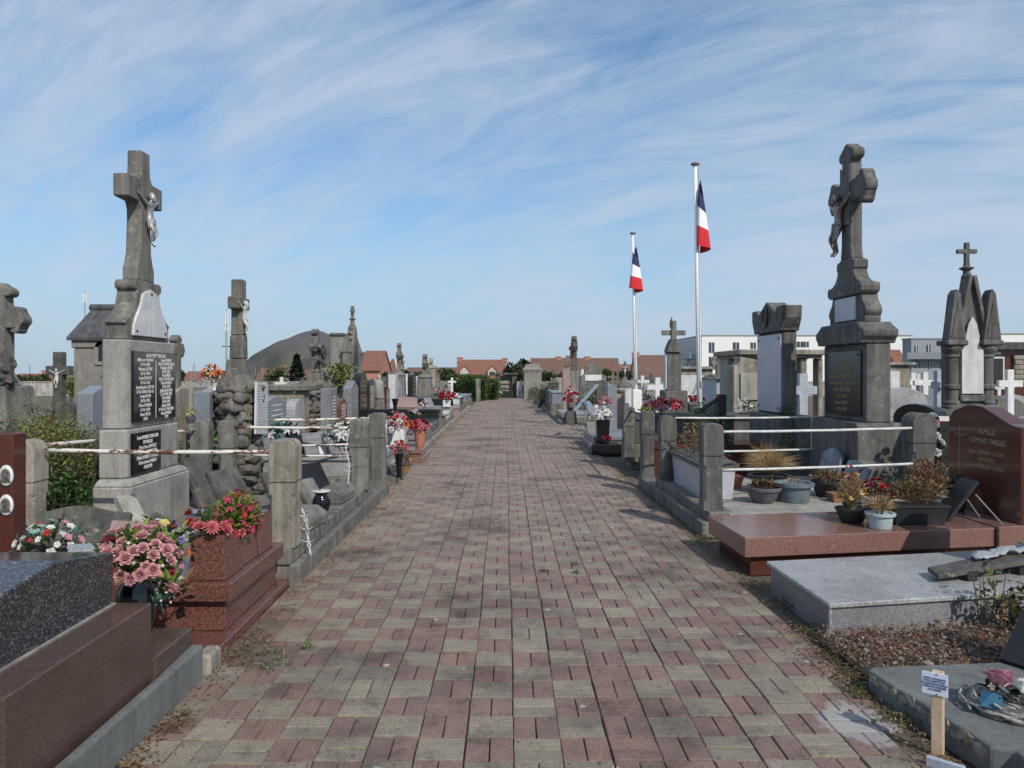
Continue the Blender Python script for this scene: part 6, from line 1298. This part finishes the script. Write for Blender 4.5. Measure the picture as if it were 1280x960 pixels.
MB().prism_y([(gx - .24, .0), (gx + .24, .0), (gx + .24, .55), (gx + .14, .62), (gx + .09, .82), (gx - .09, .82), (gx - .14, .62), (gx - .24, .55)], gy - .62, gy - .45).build('front_stone', 'rightstone', t, bevel=.015)
m = MB()
for k in range(18):
    a = k / 17; p = Vector((gx - .62 + 1.9 * a, gy - .75, .86 - .42 * math.sin(PI * a) * .7)); m.lathe([(.028, 0), (.034, .012), (.028, .024)], 8, tuple(p)); m.tube([p, p + Vector((.11, 0, -.01))], .012, 5)
tag(m.build('iron_chain', 'iron', org=(gx, gy - .75, .6)), 'dark iron chain slung in front of the gothic monument', 'chain')
for k, (xx, lab) in enumerate(((6.5, 'short stone bollard left of the gothic monument'), (8.05, 'short stone bollard right of the gothic monument'))):
    o = thing('chain_post', lab, 'post', (xx, 11.5, 0), group='bollards round the gothic monument'); MB().prism_y(stele_prof('round', .24, 1.02), -.12, .12).build('shaft', 'rightstone', o, org=(0, 0, 0), bevel=.02)
# shiny slabs at right edge
tomb('polished grey granite grave behind the red headstone at the right edge', 1, 9.6, (5.6, 7.6), 1.0, .85, 'midgranite', None, tiers=2)
tag(MB().box(5.95, 6.7, 8.3, 8.9, .0, 1.04).build('grave_block', 'marble', org=(6.3, 8.6, 0), bevel=.02), 'white stone block at the right edge behind the red headstone', 'block')
# white crosses
for (px, py, Y, h2, mt, lab, ax) in [(1262, 462, 15.0, .24, 'whitepaint', 'large white cross at the right edge', 'x'), (1156, 465, 19.0, .28, 'whitepaint', 'white cross left of the gothic monument', 'x'), (1172, 463, 14.5, .16, 'bluewhite_shade', 'shaded blue grey cross seen edge on beside the gothic monument', 'y'), (1141, 466, 21.0, .3, 'whitepaint', 'far white cross beside the small brick tomb', 'x'),
                                 (822, 472, 19.0, .27, 'whitepaint', 'white cross between the flagpoles left of the helmet monument', 'x')]:
    grave_cross(lab, X(px, Y), Y, 0, Z(py, Y) - 0, h2, .13, .09, mt, ax, (.4, .22), basemat='concrete', group='white painted crosses', arm=.80, taper=0)
grave_cross('white cross toned for blue shade in the gap between the two tall memorials', X(1003, 13.5), 13.5, 0, Z(467, 13.5), .24, .15, .12, 'bluewhite_shade', 'x', (.5, .3), arm=.76, taper=.0)  # the memorial's shade on this cross is put into its material colour
# stone mausoleum with cornice, behind the pillar memorial
t = thing('mausoleum', 'grey flat roofed mausoleum with pillars and white panels behind the pillar memorial', 'mausoleum', (6.0, 16.2, 0)); Ym = 16.0
MB().box(X(922, Ym), X(1032, Ym), Ym - .1, Ym + 1.9, Z(444, Ym), Z(437, Ym)).build('cornice', 'tanstone', t, bevel=.02)
MB().box(X(926, Ym), X(1028, Ym), Ym, Ym + 1.8, Z(447.5, Ym), Z(444.2, Ym)).build('lintel', 'tanstone', t, bevel=.01)
MB().box(X(928, Ym), X(1026, Ym), Ym + 1.0, Ym + 1.7, -.03, Z(447.7, Ym)).build('back_wall', 'concrete', t)
for a, b_ in ((1002, 1010), (1024, 1030)): MB().box(X(a, Ym), X(b_, Ym), Ym + .05, Ym + .35, -.03, Z(447.7, Ym)).build('pillar', 'tanstone', t, bevel=.02)
MB().prism_y([(X(993, Ym), Z(448, Ym)), (X(1019, Ym), Z(448, Ym)), (X(1012, Ym), Z(452, Ym)), (X(1000, Ym), Z(452, Ym))], Ym + .36, Ym + .5).build('bracket', 'tanstone', t)
for a, b_ in ((989, 1001), (1011, 1024)):
    pn = MB().box(X(a, Ym), X(b_, Ym), Ym + .95, Ym + .98, Z(496, Ym), Z(449, Ym)).build('white_panel', 'marble', t); m = MB()
    for k in range(9): m.box(X(a + 2, Ym), X(b_ - 2, Ym), Ym + .945, Ym + .9485, Z(454 + k * 4, Ym) - .012, Z(454 + k * 4, Ym))
    m.build('lettering', 'lettergrey', pn)
t = thing('memorial', 'weathered grey stele with a stepped top and blank stone tablet', 'monument', (X(934, 14.5), 14.5, 0)); Ym = 14.5
MB().prism_y([(X(917, Ym), 0), (X(951, Ym), 0), (X(951, Ym), Z(452, Ym)), (X(948, Ym), Z(450, Ym)), (X(925, Ym), Z(446, Ym)), (X(925, Ym), Z(452, Ym)), (X(921, Ym), Z(456, Ym)), (X(917, Ym), Z(458, Ym))], Ym, Ym + .4).build('body', 'tanstone', t, bevel=.015)
MB().box(X(925, Ym), X(949, Ym), Ym - .04, Ym - .002, Z(500, Ym), Z(466, Ym)).build('tablet', 'concrete', t, bevel=.006)
# columbarium like white walls
def panel_tomb(label, px0, px1, py0, py1, Y, pier=True, lines=0):
    t = thing('wall_tomb', label, 'tomb', (X((px0 + px1) / 2, Y), Y, 0)); x0, x1 = X(px0, Y), X(px1, Y)
    MB().box(x0, x1, Y, Y + 1.2, -.03, Z(py0 + 4, Y)).build('wall', 'tanstone', t, bevel=.02); MB().box(x0 - .1, x1 + .1, Y - .1, Y + 1.3, Z(py0 + 3.9, Y), Z(py0, Y)).build('coping', 'tanstone', t, bevel=.02)
    pn = MB().box(x0 + .02, x1 - .27 * (1 if pier else .1), Y - .03, Y - .002, .1, Z(py0 + 11, Y)).build('white_panel', 'marble', t, bevel=.006)
    if lines:
        m = MB(); m.bar((x0 + (x1 - x0) * .45, Y - .04, Z(py0 + 34, Y)), (x0 + (x1 - x0) * .58, Y - .04, Z(py0 + 20, Y)), .02, .07); m.build('carving', 'lettergrey', pn)
panel_tomb('white panelled wall tomb with a brick pier behind the second flagpole', 846, 891, 458, 520, 22.0, lines=1)
panel_tomb('white panelled tomb with a brick pier beside the tall dark memorial', 1105, 1138, 453, 520, 18.5)
t = thing('mausoleum', 'small white fronted mausoleum topped by a grey cross', 'mausoleum', (X(908, 19), 19, 0)); Ym = 19.0
MB().box(X(895, Ym), X(921, Ym), Ym, Ym + 1.5, -.03, Z(474, Ym)).build('wall', 'bluewhite_shade', t, bevel=.02)
MB().frus((X(893, Ym), X(923, Ym), Ym - .1, Ym + 1.6), Z(473.9, Ym), (X(903, Ym), X(912, Ym), Ym + .3, Ym + 1.2), Z(468, Ym)).build('roof', 'greystone', t)
MB().box(X(914, Ym), X(919, Ym), Ym - .02, Ym - .002, 0, Z(486, Ym)).build('door', 'iron', t); MB().box(X(905, Ym), X(913, Ym), Ym - .05, Ym - .002, 0, Z(480, Ym)).build('jamb', 'marble', t)
m = MB(); xx = X(907, Ym); cross_prism(m, (xx, Ym + .6), .2, Z(470, Ym), Z(453, Ym), Z(445, Ym), .15, .14, 'x', 'lobe', .12); m.build('cross', 'greystone', t, bevel=.01)
# dark building at the right edge
t = thing('mausoleum', 'dark flat roofed brick mausoleum with a window at the right edge', 'mausoleum', (X(1265, 24), 24, 0)); Ym = 24.0
MB().box(X(1228, Ym), X(1310, Ym), Ym, Ym + 1.2, -.03, Z(437, Ym)).build('wall', 'redstele', t); MB().box(X(1226, Ym), X(1312, Ym), Ym - .25, Ym + 1.4, Z(436.9, Ym), Z(428, Ym)).build('fascia', 'slate', t)
w_ = MB().box(X(1236, Ym), X(1254, Ym), Ym - .06, Ym - .002, Z(476, Ym), Z(446, Ym)).build('window_frame', 'whitepaint', t); MB().box(X(1238, Ym), X(1252, Ym), Ym - .075, Ym - .061, Z(476, Ym), Z(448, Ym)).build('window', 'iron', w_)
MB().box(X(1238, Ym), X(1250, Ym), Ym - .05, Ym - .002, Z(443, Ym), Z(440, Ym)).build('name_plate', 'marble', t)
m = MB()
for k in range(6): m.box(X(1266 - (k % 2), Ym), X(1277 + (k % 2), Ym), Ym - .12, Ym - .003, Z(480 - k * 6, Ym), Z(474.4 - k * 6, Ym))
m.build('quoin_pier', 'tanstone', t, bevel=.02)
# --- flags
def flag(label_pole, label_flag, px, top, Y, base, fl_top, fl_bot, seed, side, box=None, wide=1.0):
    x = X(px, Y); zt = Z(top, Y)
    t = thing('flagpole', label_pole, 'flagpole', (x, Y, 0)); px_lean = X(px + (12 if box is None else 9) * 0, Y)
    MB().tube([(x + .10, Y, -.03), (x + .05, Y, zt * .5), (x, Y, zt)], .052, 12, .034).build('pole', 'pole', t, smooth=True)
    MB().lathe([(.04, 0), (.075, .012), (.085, .03), (.06, .055), (.001, .065)], 14, (x, Y, zt)).build('cap', 'capgrey', t)
    MB().tube([(x + .075, Y - .05, 1.3), (x + .045, Y - .045, zt - .05)], .004, 5).box(x + .085, x + .12, Y - .07, Y - .05, 1.28, 1.40).build('halyard', 'lettergrey', t)
    if box: MB().box(x - .02 - .0, x + .22, Y - .12, Y + .12, 0, Z(box, Y)).build('base_box', 'pole', t, bevel=.02)
    r = random.Random(seed); nu, nv = 24, 40; z0 = Z(fl_top, Y); z1 = Z(fl_bot, Y); H = z0 - z1; m = MB(); hoist = H * .50
    ph = r.uniform(0, 6); hoist = H * .36
    vs = []
    for j in range(nv + 1):
        v = j / nv                                   # along the hoist, top to bottom
        for i in range(nu + 1):
            u = i / nu                               # along the fly: limp cloth falls beside the pole
            zz = z0 - v * hoist * (1 - .62 * u) - (H - hoist * .38) * u ** 1.05
            tt = min(1, (z0 - zz) / H); sp = (.012 + .17 * tt ** .8) * wide
            fold = math.sin(v * 7.5 + ph + .8 * u); fold2 = math.cos(v * 7.5 + ph + .8 * u)
            vs.append((x + .05 + sp * (side * .42 + .62 * fold), Y - .07 - sp * .55 * (fold2 + .3 * math.sin(v * 15 + u * 3)), zz))
    m.v = vs
    for j in range(nv):
        for i in range(nu):
            m.f.append([j * (nu + 1) + i, j * (nu + 1) + i + 1, (j + 1) * (nu + 1) + i + 1, (j + 1) * (nu + 1) + i]); m.m.append(0 if i < nu / 3 else (1 if i < 2 * nu / 3 else 2))
    o = m.build('flag', ['flagblue', 'flagwhite', 'flagred'], org=(x, Y, z0), recalc=False, smooth=True); tag(o, label_flag, 'flag')
flag('taller white flagpole right of the path', 'blue white and red flag hanging limp on the taller flagpole', 869, 207, 14.2, 515, 222, 316, 3, 1, wide=1.15)
flag('shorter white flagpole standing on a white box', 'blue white and red flag drooping on the shorter flagpole', 791, 293, 20.0, 515, 306, 366, 8, .1, box=487, wide=1.7)
# --- mid distance right
t = thing('memorial', 'dark pillar monument with a broad cross and shrouded figure between the flagpoles', 'monument', (X(843, 15.6), 15.6, 0)); Ym = 15.6; xx = X(842, Ym)
MB().box(X(828, Ym), X(856, Ym), Ym - .25, Ym + .3, -.03, Z(488, Ym)).build('base', 'rightstone', t, bevel=.015)
MB().box(X(833, Ym), X(850, Ym), Ym - .12, Ym + .14, Z(487.9, Ym), Z(441, Ym)).build('body', 'rightstone', t, bevel=.01)
MB().box(X(832, Ym) - .02, X(832.6, Ym), Ym - .10, Ym + .12, Z(486, Ym), Z(443, Ym)).build('side_tablet', 'lilacmarble', t)
m = MB(); m.prism_y([(X(832, Ym), Z(440.8, Ym)), (X(849, Ym), Z(440.8, Ym)), (X(849, Ym), Z(433, Ym)), (X(844, Ym), Z(424, Ym)), (X(838, Ym), Z(424, Ym)), (X(834, Ym), Z(433, Ym))], Ym - .17, Ym + .19); m.build('cap', 'rightstone', t, bevel=.01)
m = MB(); cross_prism(m, (xx, Ym), .24, Z(424, Ym), Z(416, Ym), Z(401, Ym), .10, .10, 'x', 'plain', .02); m.build('cross', 'greystone', t, bevel=.008)
MB().blob((X(838.5, Ym), Ym - .05, Z(405, Ym)), (.035, .04, .1), 1, .2).tube([(X(838.5, Ym), Ym - .08, Z(420, Ym)), (X(838.5, Ym), Ym - .08, Z(397, Ym))], .012, 5).blob((X(838, Ym), Ym - .02, Z(437, Ym)), (.05, .1, .1), 4, .3).build('figure', 'darkstone', t)
flowers('big bouquet of pink white and red lilies behind the dark posts', X(829, 12.9), 12.9, .86, .27, .22, (('lily', 'p_pink', 12, .1), ('pansy', 'p_white', 14, .07), ('lily', 'p_red', 12, .11), ('pansy', 'p_mauve', 8, .07)), None, (90, ['leaflime', 'leafdark', 'leaf'], .09), ell=(1.25, .6), seed=101)
tomb('low dark grave under the pink and red lilies', 1, 13.0, (2.05, 4.2), 1.1, .85, 'darkstone', None, tiers=2)
flowers('yellow green leafy bunch left of the pink and red lilies', X(808, 12.6), 12.6, .86, .12, .1, (('pansy', 'p_yellow', 6, .04),), None, (60, ['leaflime', 'weed'], .07), seed=102, name='flower_bunch')
t = tomb('black granite grave with white lilies nearest past the right posts', 1, 16.0, (1.70, 3.9), 2.2, .30, 'black', None, slab_mat='midgranite')
flowers('white lilies in a tall square black vase on the black grave', X(753, 14.9), 14.9, .22, .17, .22, (('lily', 'p_white', 9, .12),), ('box', .13, .42, 'black'), (24, ['leafdark'], .08), seed=103, name='flower_vase')
flowers('small red flowers at the foot of the square black vase', X(757, 14.6), 14.5, .2, .1, .1, (('rose', 'p_red', 5, .035),), ('round', .06, .05, 'potdark'), (14, ['leafdark'], .05), seed=104)
tag(MB().box(X(738, 14.6), X(775, 14.6), 14.4, 14.9, -.03, .20).build('grave_slab', 'black', org=(2, 14.6, 0), bevel=.01), 'low black slab carrying the square vase', 'slab')
flowers('pale flowers in a white square planter on the grey slab', X(741, 16.3), 16.3, .30, .15, .14, (('pansy', 'p_yellow', 6, .05), ('pansy', 'p_white', 5, .05)), ('box', .14, .2, 'concrete'), (30, ['leafdark', 'dry'], .06), seed=105)
def lectern(label, x, y, zt, w_, mat):
    o = thing('slanted_panel', label, 'panel', (x, y, 0)); MB().tube([(x, y, 0), (x, y, zt - .12)], .022, 8).build('leg', 'steel', o)
    MB().prism_y([(-w_ * .55, -.30), (-w_ * .5, -.33), (w_ * .5, .30), (w_ * .46, .33)], -.22, .22).xf(Matrix.Translation((x + .02, y, zt - .1))).build('panel', mat, o, bevel=.004); return o
lectern('slanted grey metal panel on a thin leg right of the path', X(732, 18.4), 18.4, 1.05, .55, 'steel')
plaque('blue grey slab tilted steeply behind the white lilies', X(757, 17.4), 17.4, .3, .6, .75, .07, 'bluegranite', 40, 70, cat='slab', stand=True)
headstone('blue grey square stele behind the tilted slab', X(764, 19.5), 19.5, 0, 'rect', .24, Z(481, 19.5), .4, 'bluegranite', 'y')
flowers('dusty pink flowers in a white vase by the blue stele', X(755, 18.8), 18.6, .55, .2, .22, (('rose', 'p_rose', 9, .055), ('rose', 'p_pink', 6, .05), ('pansy', 'p_white', 4, .05)), ('round', .1, .2, 'whitepaint'), (30, ['rust', 'leafdark'], .07), seed=106)
scatter('pale_gravel', ['palechips', 'palechips', 'straw'], 2600, lambda r: (r.uniform(1.75, 3.4), r.uniform(18.4, 22.8), .004), .05, flat=.4, asp=.7, seed=107)
tag(MB().add([(1.68, 18.2, -.012), (3.6, 18.2, -.012), (3.6, 23, -.012), (1.62, 23, -.012)], [[0, 1, 2, 3]]).build('gravel_patch', 'palewall', recalc=False), kind='structure')
tomb('wide pale grey slab grave past the gravel patch', 1, 25.0, (1.72, 4.0), 2.0, .30, 'lightgranite', None, tiers=2)
tag(MB().frus((X(706, 23.6) - .0, X(721, 23.6), 23.3, 23.8), -.03, (X(708, 23.6), X(719, 23.6), 23.35, 23.75), .38).build('flower_stand', 'darkstone', org=(2, 23.5, 0), bevel=.02), 'dark tapered stone base under the red and pink flowers', 'block')
flowers('red topped bouquet over pink flowers on the dark tapered base', X(713, 23.6), 23.55, .38, .24, .62, (('rose', 'p_red', 12, .07), ('pansy', 'p_pink', 7, .08), ('pansy', 'p_white', 5, .07)), ('round', .1, .1, 'potdark'), (40, ['leafdark', 'rust'], .08), seed=108, dome=.8)
tomb('long brown and grey raised grave beside the pink stele', 1, 30.0, (1.70, 3.7), 2.6, .85, 'rosegranite', None, slab_mat='bluegranite', tiers=2)
headstone('tall slim pinkish stele beside the raised grave', X(707.5, 27.2), 27.2, 0, 'rect', .26, Z(461, 27.2), .3, 'rosegranite', 'y')
t = headstone('big grey stele with a white name plate', X(741, 26.5), 26.5, 0, 'shoulder', .92, Z(454, 26.5), .3, 'greystone', 'y'); MB().box(-.28, .28, -.175, -.152, 1.28, 1.48).build('name_plate', 'whitepaint', t, org=(0, 0, 0))
bush('grassy shrub in front of the grey stele', X(741, 24.5), 25.5, .3, .3, .3, .8, ['weed', 'leafdark', 'leaf'], 400, .1, 110, 'shrub', 'shrub')
headstone('dark narrow headstone left of the blue stele', X(752, 22.5), 22.5, 0, 'round', .34, 1.34, .3, 'darkstone', 'y')
tag(MB().box(X(743, 22), X(748, 22), 22, 22.2, .2, .62).build('candle_box', 'whitepaint', org=(2.6, 22, .2), bevel=.01), 'small white box in front of the dark narrow headstone', 'box')
# tall calvary
t = thing('calvary_monument', 'tall dark calvary with a brown figure right of the path end', 'monument', (X(716, 31), 31, 0)); x_ = X(717, 31)
MB().frus((x_ - .4, x_ + .4, 30.5, 31.5), -.03, (x_ - .34, x_ + .34, 30.6, 31.4), .75).build('base', 'greystone', t, bevel=.02)
MB().box(x_ - .24, x_ + .26, 30.65, 31.35, .752, 1.62).build('body', 'greystone', t, bevel=.02); MB().box(x_ - .262, x_ - .242, 30.7, 31.3, .8, 1.58).build('tablet', 'bluegranite', t)
m = MB(); cross_prism(m, (x_ + .02, 31), .5, 1.622, 2.62, 3.02, .24, .2, 'y', 'lobe', .05); m.build('cross', 'darkstone', t, bevel=.015); corpus(t, (x_ - .095, 31.0, 1.75), .85, -1, 'terracotta')
grave_cross('slim pale pillar cross left of the tall calvary', X(709, 33), 33.0, 0, 2.3, .12, .14, .14, 'greystone', 'y', (.6, .9)); 
tall_cross('dark draped statue monument near the path end', X(692, 36), 36.0, 1.72, 1.05, .34, 'darkstone', 1.5, .22, 'iron')
t = thing('memorial', 'small domed tomb with a white cross between calvary and flagpole', 'monument', (X(781, 25), 25, 0)); x_ = X(781, 25)
MB().lathe([(.30, -.03), (.30, .9), (.33, .92), (.33, .98), (.26, 1.12), (.12, 1.3), (.05, 1.42)], 16, (x_, 25, 0)).build('dome', 'greystone', t); m = MB(); cross_prism(m, (x_, 25), .12, 1.4, 1.66, 1.92, .07, .07, 'x', 'plain', .01); m.build('cross', 'darkstone', t); corpus(t, (x_, 24.94, 1.5), .28, 'y', 'whitestatue')
MB().lathe([(.335, 0), (.345, .03), (.335, .06)], 16, (x_, 25, .98)).build('white_band', 'whitepaint', t)
bush('rusty pink climbing roses round the domed tomb', X(781, 24.2), 24.2, .2, .55, .2, 1.05, ['rust', 'dry', 'weed'], 500, .08, 111, 'shrub', 'shrub')
t = thing('white_box_tomb', 'white upright box with floral edge beside the shorter flagpole', 'tomb', (X(786, 20.6), 20.6, 0)); MB().box(X(783, 20.6), X(792, 20.6), 20.5, 20.8, 0, Z(488, 20.6)).build('box', 'whitepaint', t, bevel=.01); MB().box(X(781, 20.6), X(783, 20.6) - .002, 20.5, 20.7, 0, Z(489, 20.6)).build('edge', 'marble', t)
bush('green and white leafy plants behind the white cross', X(812, 21), 21.0, .3, .35, .3, .85, ['leaf', 'weed', 'p_white'], 300, .08, 112, 'shrub', 'shrub')
tomb('brick red tiled grave behind the white cross', 1, 21.5, (3.6, 5.2), 1.2, .75, 'terracotta' if False else 'rosegranite', None)
# iron fence panel in front of the white mausoleum
t = thing('iron_fence', 'dark iron fence panel with a square post beside the second flagpole', 'fence', (X(885, 12.6), 12.6, 0)); x0, x1 = X(868, 13.4), X(897, 12.4)
MB().box(x1 - .0, x1 + .13, 12.35, 12.48, 0, 1.2).build('post', 'iron', t); MB().bar((x0, 13.4, .82), (x1, 12.42, 1.12), .04, .05).bar((x0, 13.4, .3), (x1, 12.42, .35), .04, .04).build('rail', 'iron', t)
m = MB()
for k in range(12): a = k / 12; m.tube([(x0 + (x1 - x0) * a, 13.4 - .98 * a, .05), (x0 + (x1 - x0) * a, 13.4 - .98 * a, .82 + .28 * a)], .012, 5)
m.build('bars', 'iron', t)
bush('dark spiky plant behind the iron fence', X(879, 13.5), 13.6, .1, .3, .3, .85, ['leafdark', 'ivy', 'teal'], 420, .09, 113, 'shrub', 'shrub')
flowers('red and white flowers in a stone bowl beside the second flagpole', X(868, 15.5), 15.5, .75, .2, .12, (('rose', 'p_red', 8, .06), ('pansy', 'p_white', 6, .06)), ('bowl', .18, .2, 'tanstone'), (30, ['leafdark'], .06), seed=114)
tag(MB().frus((X(860, 15.5), X(878, 15.5), 15.2, 15.8), 0, (X(862, 15.5), X(876, 15.5), 15.25, 15.75), .75).build('pedestal', 'rosegranite', org=(3.8, 15.5, 0), bevel=.02), 'pinkish pedestal under the stone bowl of flowers', 'pedestal')
flowers('white and dark variegated flowers at the foot of the stepped stele', X(932, 13.0), 13.0, .7, .2, .22, (('pansy', 'p_white', 14, .06),), ('round', .12, .16, 'potdark'), (70, ['leafdark', 'p_white'], .07), seed=115)
tag(MB().box(X(915, 13.0), X(950, 13.0), 12.8, 13.4, -.03, .70).build('grave_block', 'darkstone', org=(4.1, 13.1, 0), bevel=.02), 'dark grave block under the variegated flowers', 'block')
tomb('dark low grave behind the rear rail of the right enclosure', 1, 11.6, (2.1, 3.8), .9, .5, 'darkgreen', None, slab_mat='redstele')
# gate monument, chapel and stones at the path end
t = thing('tomb', 'dark square framed tomb monument closing the path end', 'tomb', (0, 47.6, 0)); Ym = 47.6
MB().box(X(619, Ym), X(625, Ym), Ym, Ym + .8, -.03, Z(469, Ym)).box(X(640, Ym), X(646, Ym), Ym, Ym + .8, -.03, Z(469, Ym)).build('pillar', 'darkstone', t, bevel=.02)
MB().box(X(617, Ym), X(648, Ym), Ym - .1, Ym + .9, Z(468.8, Ym), Z(466, Ym)).build('lintel', 'darkstone', t, bevel=.02)
MB().box(X(625, Ym) + .01, X(640, Ym) - .01, Ym + .3, Ym + .5, .4, Z(470, Ym)).build('panel', 'tanstone', t); m = MB()
for k in range(3): m.box(X(625, Ym) + .02, X(640, Ym) - .02, Ym + .24, Ym + .298, .55 + k * .28, .60 + k * .28)
m.build('moulding', 'darkstone', t)
MB().box(X(621, Ym), X(644, Ym), Ym - .5, Ym - .12, -.03, .42).build('planter', 'darkgreen', t, bevel=.02)
flowers('white flowers in front of the framed tomb at the path end', X(624, 46.9), 46.9, 0, .2, .2, (('pansy', 'p_white', 14, .1),), ('round', .12, .25, 'potgrey'), (20, ['leafdark'], .1), seed=116)
t = thing('statue', 'small white statue right of the framed tomb', 'statue', (X(651, 47.5), 47.5, 0)); x_ = X(651, 47.5)
MB().box(x_ - .2, x_ + .2, 47.3, 47.7, -.03, .3).build('base', 'whitepaint', t); MB().lathe([(.2, 0), (.22, .1), (.15, .4), (.13, .55), (.05, .62)], 12, (x_, 47.5, .3)).blob((x_, 47.5, 1.0), (.08, .08, .1), 1, .05).build('figure', 'whitepaint', t, smooth=True)
chapel('small grey chapel with a pitched roof at the path end', X(655, 46), X(677, 46), 46.0, 47.6, Z(463, 46), Z(456.5, 46), .12, 'chapelstone', 'chapelstone', None)
for lab, px, y, sh, w_, h_, mt in [('low dark headstone close to the chapel', 668, 43.0, 'round', .7, .7, 'darkstone'), ('grey headstone with greenery near the path end', 683, 41.0, 'rect', .6, .95, 'greystone'), ('rough pale headstone near the path end', 690, 39.0, 'arch', .6, 1.1, 'greystone'), ('dark short headstone beside the path far right', 681, 34.5, 'rect', .5, .8, 'darkgreen'),
                                   ('stone with slanted top beyond the raised grave', 699, 37.5, 'slant', .7, 1.05, 'concrete'), ('grey headstone behind the domed tomb', 768, 32.0, 'round', .8, 1.25, 'greystone'), ('dark headstone right of the shorter flagpole', 806, 30.0, 'arch', .8, 1.3, 'darkstone'), ('pale headstone behind the domed tomb', 790, 36.0, 'rect', .9, 1.2, 'concrete'),
                                   ('grey stele behind the iron fence', 890, 24.0, 'shoulder', .8, 1.2, 'greystone'), ('dark wide headstone behind the white cross on the right edge', 1262, 20.0, 'rect', 1.6, .95, 'darkstone'), ('grey headstone in the gap below the white crosses', 1146, 16.5, 'arch', .7, 1.1, 'midgranite'), ('blue grey headstone under the grey flats', 1166, 22.0, 'rect', .9, 1.35, 'bluegranite')]:
    headstone(lab, X(px, y), y, 0, sh, w_, h_, .22, mt, 'y', group='older headstones in the far right rows')
bush('low shrub with yellow tips near the chapel', X(674, 40), 40.0, 0, .5, .5, .9, ['weed', 'leaf', 'leaflime'], 300, .12, 120, 'shrub', 'shrub')
bush('low green shrub right of the path end', X(688, 35), 35.5, 0, .45, .5, .95, ['weed', 'leaf', 'leafdark'], 300, .12, 121, 'shrub', 'shrub')
stone_post('slim grey post near the path end on the right', X(685, 33.0), 33.0, 0, .95, .24, 'greystone')
kerb('grey kerb along the right graves in the middle distance', [(1.62, 22.9), (1.74, 22.9), (1.68, 42), (1.56, 42)], -.03, .09, 'kerbstone')
for k, (y_, lab) in enumerate(((34.0, 'low dark grave slab far along the right of the path'), (38.0, 'low grey grave slab far along the right of the path'))): tomb(lab, 1, y_, (1.66, 3.4), 2.0, .42 + .06 * k, ('darkgreen', 'midgranite')[k], None, tiers=2)

# small stones and crosses of the back rows, right
for px, y, kind, h, mt, lab in [
 (728, 33, 'c', 1.7, 'whitepaint', 'little white cross behind the stele with the name plate'), (766, 34, 'c', 1.6, 'greystone', 'little grey cross left of the domed tomb'), (803, 27, 'c', 1.45, 'whitepaint', 'little white cross just right of the shorter flagpole'), (814, 33, 'c', 1.5, 'darkstone', 'little dark cross behind the white cross between the flagpoles'),
 (897, 27, 'c', 1.6, 'whitepaint', 'white cross beside the small white mausoleum'), (1147, 26, 'c', 1.5, 'whitepaint', 'little white cross under the grey balcony block'), (1181, 28, 'c', 1.5, 'whitepaint', 'little white cross peeping left of the gothic columns'), (1248, 24, 'c', 1.25, 'whitepaint', 'little white cross under the dark mausoleum window'),
 (697, 41, 'rect', 1.3, 'tanstone', 'tan squared stone left of the tall calvary'), (722, 38, 'arch', 1.4, 'concrete', 'pale arched stone right of the tall calvary'), (750, 28, 'point', 1.35, 'lightgranite', 'light pointed stone behind the dark narrow headstone'), (777, 21, 'wave', 1.0, 'rosegranite', 'pinkish wavy stone by the white upright box'),
 (799, 24, 'shoulder', 1.15, 'midgranite', 'grey shouldered stone right of the white box'), (812, 26, 'step', 1.2, 'tanstone', 'tan stepped stone behind the leafy plants'), (858, 30, 'rect', 1.4, 'bluegranite', 'blue grey stone behind the white wall tomb'), (1135, 13.5, 'slant', 1.05, 'midgranite', 'grey slanted stone behind the speckled stele'), (1153, 13, 'rect', .95, 'tanstone', 'tan low stone right of the speckled stele'), (1255, 15.5, 'round', 1.05, 'greystone', 'grey rounded stone at the right edge under the crosses'), (1270, 17, 'wave', 1.1, 'lightgranite', 'light wavy stone at the far right edge')]:
    if kind == 'c': grave_cross(lab, X(px, y), y, 0, h, .24, .11, .1, mt, 'x', (.4, .5), group='small crosses of the back rows on the right', arm=.78)
    else: headstone(lab, X(px, y), y, 0, kind, .75, h, .2, mt, 'y', group='small stones of the back rows on the right')
